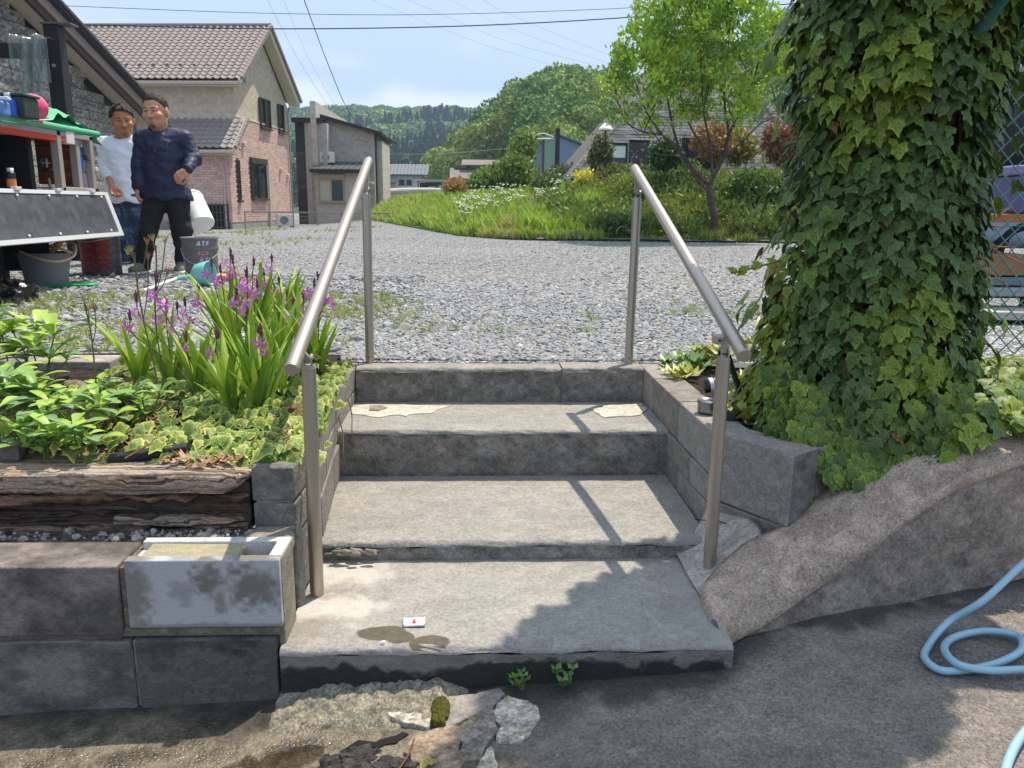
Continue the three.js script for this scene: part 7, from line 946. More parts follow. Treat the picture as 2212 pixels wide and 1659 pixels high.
{
  const z = -7.85, Q = (x, y, dz = 0) => onZ(x, y, z + dz), fy = yardY(-3.1, z);
  const ground = (p) => { p.y = fy + .085; return p; };
  person('person in a dark navy half-zip jacket and black trousers, one hand at the waist', {
    base: V(onZ(348, 590, z).x, fy, z), tone: sg('#c58f74'), headScale: 1.24, handScale: 1.12, hairHex: 0x17120f, tilt: [.16, -.12, .02], bulk: 1.0, sleeveL: 1.0, sleeveR: .95, hem: .10, collar: true,
    head: { wide: 1.04, stubble: .5, beard: .85, hair: .004, curl: 150, curlAmp: .009 },
    joints: { pelvis: Q(360, 408), chest: Q(354, 318), neck: Q(345, 281, -.01), chin: Q(342, 276, .045), shL: Q(311, 300), elL: Q(301, 355, .02), wrL: Q(298, 402, .06), hdL: Q(296, 432, .09), shR: Q(396, 300), elR: Q(419, 342, .04), wrR: Q(405, 367, .19), hdR: Q(386, 382, .23), hipL: Q(338, 425), knL: Q(318, 502, .10), anL: ground(Q(307, 568, .10)), hipR: Q(382, 425), knR: Q(392, 500, .0), anR: ground(Q(394, 568, -.06)) },
    seams: [['piping', [[.20, .07], [.14, .06], [.09, .03], [.085, -.06], [.11, -.14], [.16, -.22]], .0032, 0x565d78], ['piping', [[-.18, .05], [-.12, .04], [-.08, .0], [-.08, -.1], [-.11, -.18]], .0032, 0x2c3350], ['zip', [[-.01, .13], [-.008, .08], [-.005, .03], [-.003, -.02]], .004, 0x3a4058], ['hem_seam', [[-.16, -.37], [-.08, -.375], [0, -.377], [.08, -.375], [.16, -.37]], .004, 0x232a48]], palmL: V(.9, 0, -.4), palmR: V(-.3, -.5, -.8), curlL: .45, curlR: .55, mirL: 1, mirR: -1, topName: 'jacket', topMat: std({ color: 0x1b2140, roughness: .62, bumpMap: bumpOf(.3), bumpScale: .002 }), legMat: cloth(0x1f1f1e), shoeMat: cloth(0x6f6a63, .3, .8), soleMat: cloth(0xd8d4cc), footL: V(-.15, 0, 1), footR: V(.1, 0, 1) });
}
{
  const z = -9.1, Q = (x, y, dz = 0) => onZ(x, y, z + dz), fy = yardY(-3.9, z), ground = (p) => { p.y = fy + .085; return p; };
  const jean = (() => { const map = rep(tex(512, 512, (u, v) => { const n = soft(u * .6, v * .5), n2 = soft(u * 3, v * 3), f = white(u * 2, v * 2); const fade = sst(.4, .95, n * .9 + n2 * .12); const k = .85 + .3 * (f - .5); return [lerp(.18, .62, fade * .6) * k, lerp(.25, .70, fade * .6) * k, lerp(.37, .78, fade * .6) * k]; }), .6); const m = std({ map, roughness: .9 }); return m; })();
  const p = person('person in a white long-sleeved top and faded blue jeans, half hidden behind the other', {
    base: V(onZ(285, 560, z).x, fy, z), tone: sg('#b17a5a'), headScale: 1.30, handScale: 1.15, hairHex: 0x2b2522, tilt: [.2, .45, .06], bulk: .98, sleeveL: .48, sleeveR: .6, hem: .11, collar: false,
    head: { wide: 1.03, stubble: .7, beard: .45, hair: .012, curl: 75, curlAmp: .030 },
    joints: { pelvis: Q(268, 415), chest: Q(263, 330), neck: Q(263, 295, -.01), chin: Q(269, 292, .03), shL: Q(226, 312), elL: Q(227, 362, .03), wrL: Q(241, 402, .24), hdL: Q(251, 430, .29), shR: Q(296, 312), elR: Q(318, 360, -.05), wrR: Q(330, 405, .0), hdR: Q(334, 430, .03), hipL: Q(256, 428), knL: Q(268, 492, .05), anL: ground(Q(276, 552, .0)), hipR: Q(289, 428), knR: Q(298, 492, 0), anR: ground(Q(300, 552, -.1)) },
    palmL: V(.8, 0, .5), palmR: V(-.8, 0, .4), curlL: .55, curlR: .6, mirL: 1, mirR: -1, topName: 'shirt', topMat: cloth(0xdfe2ea, .3, .85), legMat: jean, shoeMat: cloth(0x35383c), soleMat: cloth(0x8b8b88), footL: V(.15, 0, 1), footR: V(.3, 0, 1), cuff: [['elL', 'wrL', .46]] });
  // trousers need metres for the denim print
  p.children.find((c) => c.name === 'trousers').geometry = boxUV(p.children.find((c) => c.name === 'trousers').geometry.toNonIndexed()); const tg = mergeVertices(p.children.find((c) => c.name === 'trousers').geometry.deleteAttribute('normal'), 1e-4); tg.computeVertexNormals(); p.children.find((c) => c.name === 'trousers').geometry = tg;
}
{ // white bucket carried behind the front person
  const a = onZ(408, 425, -8.35), b = onZ(423, 483, -8.15), o = thing('white_bucket', 'white plastic bucket hanging tilted behind the person in navy', 'bucket', null, a), d = b.clone().sub(a), L = d.length(), g = lathe([[.0, 0], [.112, 0], [.12, .01], [.142, L - .03], [.15, L - .02], [.15, L], [.14, L], [.13, L - .02], [.108, .02], [0, .02]], 32); g.rotateX(Math.PI); g.translate(0, L, 0);
  const q = new THREE.Quaternion().setFromUnitVectors(V(0, 1, 0), V(.42, -.80, .42).normalize()); const rim = lathe([[.0, L], [.125, L], [.13, L - .01], [.122, .01], [.115, 0], [.1, .0], [0, .02]], 32); const c = lathe([[0, 0], [.118, 0], [.126, .01], [.140, L - .01], [.136, L], [0, L]], 32); c.applyQuaternion(q); const m = plain(0xf2f2f0, .4); mesh('pail', c, m, o); const r2 = new THREE.TorusGeometry(.128, .006, 6, 30); r2.rotateX(Math.PI / 2); r2.translate(0, .03, 0); r2.applyQuaternion(q); mesh('rim', r2, m, o); mesh('handle', tube([V(-.11, .02, .0), V(-.09, .12, 0), V(0, .16, 0), V(.09, .12, 0), V(.11, .02, 0)], .004, 5, 20), M.frameBeige, o);
}
// ---------------------------------------------------------------- work truck at left
{
  const T = thing('work_truck', 'rear of a small flatbed work truck with a hinged side panel and a shelved frame', 'truck', null, V(-3.2, 0, -7.2)); const O = T.position, Al = std({ color: 0xd8d8d6, roughness: .45, metalness: .3 }), Gy = std({ color: 0x9a938c, roughness: .6, metalness: .2 }), Bk = plain(0x121212, .8);
  const A = (x0, x1, y0, y1, z0, z1, r = .006) => boxAt(x0 - O.x, x1 - O.x, y0, y1, z0 - O.z, z1 - O.z, r);
  mesh('bed', A(-4.7, -3.22, .66, .735, -7.22, -3.2), Gy, T); mesh('chassis', merge([A(-4.5, -3.4, .5, .66, -7.1, -3.2), A(-4.45, -3.45, .42, .5, -7.0, -3.3)]), Bk, T);
  // hinged side panel hanging out at the bottom: dark sheet in a bright aluminium frame, rivets along it
  const pn = new THREE.Group(); const P = (z, t) => V(lerp(-3.205, -3.10, t) - O.x, lerp(.735, .385, t), z - O.z), quad = (z0, z1, t0, t1, off, th) => { const n = V(.35, .105, 0).normalize().multiplyScalar(1), c = [P(z0, t0), P(z1, t0), P(z1, t1), P(z0, t1)].map((p) => p.addScaledVector(n, off)), d = c.map((p) => p.clone().addScaledVector(n, -th)); return boxUV(loft([[...c], [...d]], true, true)); };
  const sheet = std({ map: rep(tex(512, 512, (u, v) => { const n = soft(u * 2, v * 2), n2 = soft(u * 8, v * 2), f = white(u, v); const k = .30 + .08 * (n - .4) + .02 * (n2 - .5) + .04 * (f - .5); return [k * .98, k, k * 1.06]; }), 1), roughness: .5, metalness: .15 });
  mesh('side_panel', quad(-7.18, -3.2, .02, .98, .0, .02), sheet, T); for (const [a, b, c, d] of [[-7.2, -3.2, -.02, .055], [-7.2, -3.2, .93, 1.02], [-7.2, -7.13, .055, .93]]) mesh('panel_frame', quad(a, b, c, d, .008, .03), Al, T);
  const rv = new THREE.SphereGeometry(.011, 10, 6); for (const t of [.10, .88]) for (let i = 0; i < 6; i++) { const m = mesh('rivet', rv, Al, T); m.position.copy(P(-7.05 + i * .42 + (t > .5 ? .06 : 0), t)).add(V(.008, 0, 0)); } for (let i = 0; i < 3; i++) mesh('hinge', A(-3.22, -3.18, .735, .76, -6.95 + i * .55, -6.88 + i * .55, .004), Al, T);
  // shelf frame on the bed
  for (const [x, z] of [[-3.30, -7.15], [-3.30, -6.62], [-4.6, -7.15], [-3.30, -5.2], [-3.32, -6.95]]) mesh('frame_post', A(x - .03, x + .03, .735, 1.2, z - .03, z + .03), Gy, T); mesh('top_rail', merge([A(-3.33, -3.27, 1.16, 1.2, -7.18, -3.2), A(-4.63, -3.27, 1.16, 1.2, -7.18, -7.12), A(-3.33, -3.27, .735, .775, -7.18, -6.6)]), Gy, T);
  mesh('red_beam', A(-3.335, -3.275, 1.12, 1.2, -6.72, -3.2), plain(0xc23a28, .5), T); mesh('beam_end', A(-3.34, -3.265, 1.11, 1.21, -6.86, -6.73), plain(0xc9c6c2, .5), T);
  mesh('back_board', A(-4.72, -4.66, .735, 1.18, -6.5, -3.2), plain(0x1b1a1c, .9), T); for (const [x, y, z] of [[-3.42, 1.15, -6.5], [-3.5, 1.12, -5.4]]) mesh('partition', A(-4.6, x, .737, y, z, z + .06), plain(0x19181a, .8), T);
  const ply = std({ map: rep(tex(256, 256, (u, v) => { const a = soft(u * .4, v * 5), f = white(u * .2, v); const k = .75 + .5 * (a - .4) + .15 * (f - .5); return [.66 * k, .36 * k, .17 * k]; }), .5), roughness: .6 }); { const p0 = onZ(86, 399, -6.98), p1 = onZ(154, 302, -6.98); mesh('plywood_board', A(p0.x, p1.x, .80, p1.y, -6.99, -6.97, .003), ply, T); }
  // wheel and mud flap
  const wh = V(-3.62 - O.x, .26, -5.95 - O.z), ty = new THREE.TorusGeometry(.2, .075, 12, 32); ty.rotateY(Math.PI / 2); ty.translate(wh.x, wh.y, wh.z); const w = mesh('wheel', ty, plain(0x161616, .9), T); const hub = lathe([[0, .02], [.05, .02], [.06, .0], [.11, -.01], [.15, .03], [.155, .0]], 24); hub.rotateZ(-Math.PI / 2); hub.translate(wh.x + .05, wh.y, wh.z); mesh('rim', hub, std({ color: 0x8d8780, roughness: .5, metalness: .5 }), w); mesh('mud_flap', A(-3.85, -3.4, .12, .5, -6.55, -6.53, .003), Bk, T); mesh('inner_wheel', (() => { const g = new THREE.TorusGeometry(.2, .075, 10, 24); g.rotateY(Math.PI / 2); g.translate(-4.4 - O.x, .26, wh.z); return g; })(), plain(0x161616, .9), T);
  // load
  const at = (x, y, z) => V(x, y, z);
  { const t = thing('green_tarp', 'green tarpaulin laid over the truck frame, bunched up at its right end', 'tarpaulin', null, V(-3.9, 1.2, -6.2)), rows = []; for (let i = 0; i <= 60; i++) { const z = lerp(-7.36, -3.2, i / 60), row = []; for (let k = 0; k <= 16; k++) { const s = k / 16, x = lerp(-4.7, -3.27, s); let y = 1.235 + .012 * Math.sin(z * 9 + s * 4) - (s > .9 ? (s - .9) * .5 : 0); const b = Math.exp(-(((z + 7.0) / .22) ** 2)) * Math.exp(-(((x + 3.62) / .25) ** 2)); y += .19 * b + .03 * Math.sin(z * 22 + x * 9) * b; row.push(V(x + 3.9, y - 1.2 - .06 * sst(-7.2, -7.36, z), z + 6.2)); } rows.push(row); } mesh('sheet', boxUV(loft(rows)), std({ color: 0x3f9468, roughness: .55, side: THREE.DoubleSide, bumpMap: bumpOf(.3), bumpScale: .004 }), t); const fold = []; for (let i = 0; i <= 20; i++) { const t2 = i / 20, z = lerp(-6.55, -7.34, t2); fold.push([0, .25, .5, .75, 1].map((s) => V(-3.34 - .35 * s + 3.9, .05 + (.16 * Math.sin(Math.PI * Math.min(1, t2 * 1.15)) * (1 - Math.abs(s - .45)) + .02 * Math.sin(i * 1.3 + s * 6)), z + 6.2))); } mesh('fold', loft(fold), std({ color: 0x43a070, roughness: .55, side: THREE.DoubleSide }), t); mesh('edge_roll', tube([V(.60, .03, -1.15), V(.625, .025, -.4), V(.63, .03, .6), V(.63, .03, 3)], .026, 10, 30), std({ color: 0x4aa878, roughness: .5 }), t); }
  const canAt = (label, px, py, h, rad, z, hex, cat, name, extra) => { const p = onZ(px, py, z), o = thing(name, label, cat, null, p); mesh('body', lathe([[0, 0], [rad * .96, 0], [rad, .01], [rad, h * .82], [rad * .7, h * .93], [rad * .45, h], [0, h]], 24), plain(hex, .35), o); if (extra) mesh('cap', lathe([[0, h], [rad * .4, h], [rad * .42, h + .03], [0, h + .03]], 16), plain(extra, .4), o); return o; };
  canAt('blue container standing on the green tarp', 22, 253, .13, .055, -5.95, 0x2c4fae, 'container', 'blue_container', 0xc9cfd6); canAt('pale bottle between the dark box and the pink helmet', 53, 258, .10, .03, -6.25, 0xcfd0c8, 'bottle', 'pale_bottle', 0xe4e4e0);
  { const p = onZ(40, 256, -6.05), o = thing('dark_box', 'dark green box on the tarp behind the pink helmet', 'box', null, p); mesh('box', boxAt(-.09, .10, 0, .14, -.1, .1, .012), plain(0x20312a, .6), o); mesh('lid', boxAt(-.1, .11, .141, .16, -.11, .11, .006), plain(0x2b3d35, .6), o); const q = onZ(5, 252, -5.8), o2 = thing('white_pump', 'pale grey tool with a flat top at the left edge of the tarp', 'tool', null, q); mesh('body', boxAt(-.08, .04, 0, .10, -.05, .05, .02), plain(0x5b7fb5, .5), o2); mesh('handle', boxAt(-.1, .06, .105, .13, -.02, .02, .008), plain(0xc8ccd0, .4), o2); }
  { const p = onZ(76, 261, -6.3), o = thing('safety_helmet', 'glossy pink safety helmet lying on the green tarp', 'helmet', null, p); const pk = new THREE.MeshPhysicalMaterial({ color: 0xd03468, roughness: .25, clearcoat: .6 }); const dome = new THREE.SphereGeometry(.105, 32, 16, 0, 6.283, 0, 1.62); dome.scale(1, 1.1, 1.15); dome.rotateZ(-1.15); dome.rotateY(.3); dome.translate(-.02, .085, 0); mesh('shell', dome, pk, o); const br = new THREE.TorusGeometry(.108, .007, 8, 32); br.rotateX(Math.PI / 2); br.rotateZ(-1.15); br.translate(-.02, .085, 0); mesh('brim', br, pk, o); mesh('strap', tube([V(.02, .0, .08), V(.08, -.0, .06), V(.12, .01, .0)], .006, 5, 10), plain(0xd6d6d2, .5), o); }
  { const p = onZ(27, 411, -5.9), o = thing('spray_can', 'spray can with an orange band standing on the truck bed', 'can', null, V(p.x, .737, p.z)); mesh('body', lathe([[0, 0], [.03, 0], [.03, .11], [.024, .125], [0, .125]], 20), plain(0x222225, .4), o); mesh('label', lathe([[.0306, .02], [.0306, .075]], 20), plain(0xc77a3c, .5), o); mesh('cap', lathe([[.022, .125], [.022, .15], [0, .15]], 16), plain(0xc9c9c4, .5), o); }
  { const p = onZ(183, 402, -7.1), o = thing('hammer', 'hammer with a wooden shaft and grey grip hanging on the truck frame', 'hammer', null, p); mesh('shaft', rod(V(-.01, .05, 0), V(.012, .22, 0), .014, .014, 10), plain(0xb08a5c, .7), o); mesh('grip', rod(V(.0, -.04, 0), V(-.01, .1, 0), .03, .028, 14), plain(0x8f9096, .7), o); mesh('head', boxAt(-.06, .06, .21, .26, -.022, .022, .008), plain(0x4e4a42, .5), o); const b = onZ(170, 345, -7.1), o2 = thing('blue_strap', 'bright blue webbing looped on the truck frame beside the hammer', 'strap', null, b); mesh('loop', tube([V(.02, .13, 0), V(-.03, .02, .02), V(-.04, -.05, .02), V(.02, -.09, .03), V(.03, -.02, .02), V(.0, .1, .01)], .022, 8, 30), plain(0x2472c8, .5), o2); mesh('buckle', boxAt(-.0, .04, .1, .13, -.01, .02, .004), plain(0xbdbdb8, .4), o2); const c = onZ(101, 352, -6.75), o3 = thing('reel', 'dark metal hand reel in front of the plywood board', 'reel', null, c); const t = new THREE.TorusGeometry(.05, .016, 8, 20); mesh('wheel', t, std({ color: 0x55554f, roughness: .4, metalness: .5 }), o3); mesh('bar', rod(V(0, -.12, 0), V(.02, -.2, .02), .012, .012, 8), Gy, o3); mesh('spoke', merge([rod(V(-.05, 0, 0), V(.05, 0, 0), .006, .006, 6), rod(V(0, -.05, 0), V(0, .05, 0), .006, .006, 6)]), Al, o3); const d = onZ(204, 375, -7.2), o4 = thing('black_strap', 'black tool strap hanging from the right end of the truck frame', 'strap', null, d); mesh('strap', tube([V(-.02, .2, 0), V(-.01, .05, .01), V(.0, -.1, .01), V(.03, -.17, .01)], .016, 8, 20), Bk, o4); mesh('hook', boxAt(-.01, .035, .02, .05, -.01, .03, .006), Al, o4); }
}
function vByHeight(g, h) { const p = g.attributes.position, u = g.attributes.uv; for (let i = 0; i < p.count; i++) u.setY(i, p.getY(i) / h); return g; }
// ---------------------------------------------------------------- buckets and tools on the gravel
{
  { const p = onY(103, 616, 0), o = thing('mortar_tub', 'grey plastic tub beside the truck with a coiled hose inside', 'tub', null, V(p.x, 0, p.z)); const m = plain(0x7d8182, .6); o.scale.setScalar(.74); const g = lathe([[0, .0], [.19, 0], [.205, .02], [.255, .34], [.272, .345], [.272, .355], [.25, .355], [.195, .03], [0, .03]], 40); mesh('tub', g, m, o); mesh('rim', (() => { const t = new THREE.TorusGeometry(.265, .012, 8, 40); t.rotateX(Math.PI / 2); t.translate(0, .345, 0); return t; })(), m, o);
    const h = thing('pale_hose', 'pale pink hose coiled in the grey tub and looping over its rim', 'hose', null, V(p.x, .275, p.z)); h.scale.setScalar(.8); mesh('hose', tube([V(-.12, .0, .2), V(-.02, -.02, .26), V(.12, -.07, .27), V(.24, -.09, .2), V(.33, -.04, .08), V(.30, .06, -.02), V(.18, .09, -.08), V(.06, .06, -.1), V(.1, .04, .05), V(.24, .02, .1), V(.31, -.02, .05), V(.25, .03, -.1)], .013, 8, 120), plain(0xe0b79f, .5), h); const k = thing('wooden_handle', 'wooden tool handle sticking out of the grey tub', 'tool', null, V(p.x + .02, .26, p.z)); mesh('handle', rod(V(.02, -.05, .05), V(.17, .13, .03), .026, .022, 12), plain(0xb98a57, .6), k); mesh('ferrule', rod(V(-.03, -.11, .055), V(.02, -.05, .05), .018, .022, 12), Bkm(), k); }
  function Bkm() { return plain(0x3b3a38, .5); }
  { const p = onY(222, 594, 0), o = thing('metal_drum', 'grey steel pail with a scuffed red front standing by the truck', 'drum', null, V(p.x, 0, p.z)); const map = tex(1024, 512, (u, v) => { const n = soft(u * 3, v * 2), n2 = soft(u * 9, v * 6); const uu = (u + .5) % 1, red = sst(.335, .345, uu) * sst(.60, .585, uu) * sst(.02, .3, v + .35 * (n - .5)), k = .85 + .35 * (n2 - .5); const rub = sst(.55, .8, n * .6 + n2 * .5) * .6; let c = [lerp(.37, .55, red), lerp(.34, .08, red), lerp(.35, .10, red)].map((q) => q * k); return c.map((q, i) => lerp(q, [.52, .50, .48][i], rub * .6)); }); const g = lathe([[0, 0], [.165, 0], [.17, .012], [.168, .12], [.173, .128], [.168, .136], [.170, .28], [.176, .29], [.171, .30], [.174, .375], [.183, .385], [.183, .40], [.172, .40], [.165, .38], [.160, .02], [0, .02]], 48); vByHeight(g, .4); mesh('body', g, std({ map, roughness: .5, metalness: .2 }), o).rotation.y = .25; mesh('handle', tube([V(.18, .36, 0), V(.1, .33, .17), V(-.05, .31, .182), V(-.18, .36, .03)], .004, 5, 24), M.frameBeige, o); }
  { const p = onY(437, 602, 0), o = thing('oil_pail', 'dark grey lubricant pail with white lettering and a wire handle', 'pail', null, V(p.x, 0, p.z)); const map = tex(1024, 512, (u, v) => { const n = soft(u * 4, v * 3), f = white(u * 2, v); let k = .40 + .05 * (n - .5) + .03 * (f - .5), c = [k, k * .98, k]; const band = (a, b, y0, y1) => u > a && u < b && v > y0 && v < y1; if (band(.82, .87, .06, .68)) c = [.62, .68, .76].map((q) => q * (.85 + .3 * (n - .5))); if (band(.82, .87, .44, .47)) c = [.7, .2, .2]; if (band(.03, .125, .60, .68)) c = [.62, .56, .56]; if (band(.045, .11, .62, .66)) c = [.72, .16, .18]; if (band(.05, .13, .10, .30)) c = [.55, .16, .12].map((q) => q * (.8 + .4 * n)); if (band(.05, .11, .33, .345) || band(.05, .10, .30, .31) || band(.04, .12, .565, .575)) c = [.5, .5, .5]; return c; }); mesh('body', vByHeight(lathe([[0, 0], [.135, 0], [.138, .01], [.146, .25], [.156, .256], [.156, .275], [.149, .28], [.152, .345], [.162, .352], [.162, .366], [.15, .366], [.145, .35], [.13, .02], [0, .02]], 48), .366), std({ map, roughness: .45 }), o);
    const font = await new FontLoader().loadAsync('fonts/droid/droid_sans_bold.typeface.json'); const letters = (txt, size, y, a0, R) => { const parts = []; let adv = 0; for (const ch of txt) { const g = new TextGeometry(ch, { font, size, depth: .0012, curveSegments: 4 }); g.computeBoundingBox(); const w = g.boundingBox.max.x; g.applyMatrix4(new THREE.Matrix4().makeShear(0, 0, .2, 0, 0, 0)); const a = a0 + adv / R; g.translate(-w / 2, y, R); const q = g.clone(); q.rotateY(a + w / 2 / R); parts.push(q); adv += w + size * .14; } return merge(parts); }; mesh('lettering', letters('ATF', .040, .297, .12, .1515), plain(0xd9d9d9, .5), o); mesh('lettering', letters('ATF', .040, .155, .22, .1455), plain(0xb9b9b9, .5), o); mesh('wire_handle', tube([V(-.155, .27, .04), V(-.10, .20, .13), V(.0, .14, .165), V(.10, .165, .14), V(.17, .24, .03), V(.163, .30, 0)], .0035, 6, 40), std({ color: 0xb7b4b0, metalness: .7, roughness: .4 }), o); }
  { const p = onY(436, 618, 0), o = thing('scoop', 'turquoise plastic ladle with a white handle lying on the gravel', 'scoop', null, V(p.x, .03, p.z)); const tq = plain(0x7fc4c0, .4); const g = lathe([[0, .0], [.05, .005], [.085, .04], [.095, .10], [.098, .15], [.092, .15], [.088, .10], [.078, .045], [.045, .012], [0, .008]], 28); g.rotateZ(-1.45); g.rotateY(-.2); g.translate(-.06, .06, 0); mesh('cup', g, tq, o); const e = onY(310, 628, .02).sub(o.position); mesh('socket', rod(V(-.06, .05, 0), V(-.2, .03, .03), .02, .016, 12), tq, o); mesh('handle', rod(V(-.19, .032, .03), V(e.x, e.y, e.z), .013, .013, 12), plain(0xe6e2da, .5), o); const q = onY(478, 604, .01), y = thing('yellow_reel', 'yellow plastic tool lying behind the turquoise ladle', 'tool', null, V(q.x, .03, q.z)); mesh('body', (() => { const b = new THREE.SphereGeometry(.05, 16, 12); b.scale(2.4, .65, 1); return b; })(), plain(0xd8a63a, .5), y); mesh('knob', (() => { const b = new THREE.SphereGeometry(.032, 12, 8); b.translate(.1, .02, .01); return b; })(), plain(0xc98d2c, .5), y); }
  { const p = onY(148, 616, .01), o = mesh('green_tube', tube([V(-.12, .015, .12), V(.05, .015, .10), V(.19, .015, .05), V(.21, .015, -.02), V(.14, .015, -.07), V(.0, .015, -.05)], .016, 8, 40), plain(0x1f9a5c, .4)); o.position.set(p.x, 0, p.z); tag(o, 'bent piece of green tube on the gravel by the grey tub', 'tube'); }
  { const p = onY(22, 655, 0), o = thing('black_bag', 'crumpled glossy black bag on the gravel at left', 'bag', null, V(p.x, 0, p.z)); const g = new THREE.SphereGeometry(.14, 48, 32); g.scale(1.25, .62, .9); jitterGeo(g, .10, 12, 2); jitterGeo(g, .03, 40, 5); g.translate(0, .05, 0); mesh('bag', g, plain(0x131315, .28), o); const q = onY(14, 610, 0), s = thing('paint_brush', 'worn grey mushroom-shaped tool standing behind the black bag', 'tool', null, V(q.x, 0, q.z)); mesh('head', (() => { const b = new THREE.SphereGeometry(.075, 20, 14); b.scale(1.1, .65, 1); jitterGeo(b, .02, 20, 1); b.translate(0, .17, 0); return b; })(), plain(0x6d655f, .9), s); mesh('stem', rod(V(0, 0, 0), V(0, .15, 0), .028, .036, 12), plain(0x55504c, .9), s); }
}
// ---------------------------------------------------------------- blue garden hose on the pavement
{
  const pts = [[2320, 1130, .16], [2212, 1216, .10], [2120, 1300, .06], [2050, 1350, .03], [2008, 1395, .012], [1998, 1425, .012], [2030, 1450, .012], [2090, 1452, .012], [2160, 1440, .013], [2205, 1415, .014], [2195, 1388, .013], [2130, 1375, .013], [2060, 1385, .013], [2040, 1410, .026], [2070, 1440, .030], [2130, 1455, .022], [2212, 1458, .014], [2300, 1462, .012], [2330, 1500, .012], [2270, 1540, .012], [2210, 1590, .012], [2180, 1640, .012], [2160, 1720, .012]];
  const P = pts.map(([x, y, h]) => { const b = onY(x, y, gy(1.1) + h); return h > .05 ? onZ(x, y, -1.72 - (h - .05) * 1.2) : V(b.x, gy(b.x) + h + .004, b.z); }); P.forEach((p, i) => { if (i < 3) p.z = [-1.93, -1.86, -1.80][i]; }); const fixed = pts.slice(0, 3).map(([x, y], i) => onZ(x, y, [-1.90, -1.86, -1.81][i])); fixed.forEach((p, i) => P[i].copy(p));
  const h = mesh('garden_hose', tube(P, .0092, 12, 360), new THREE.MeshPhysicalMaterial({ color: 0x8fb4c6, roughness: .38, clearcoat: .15 })); tag(h, 'light blue garden hose coiled on the pavement at lower right', 'hose');
}
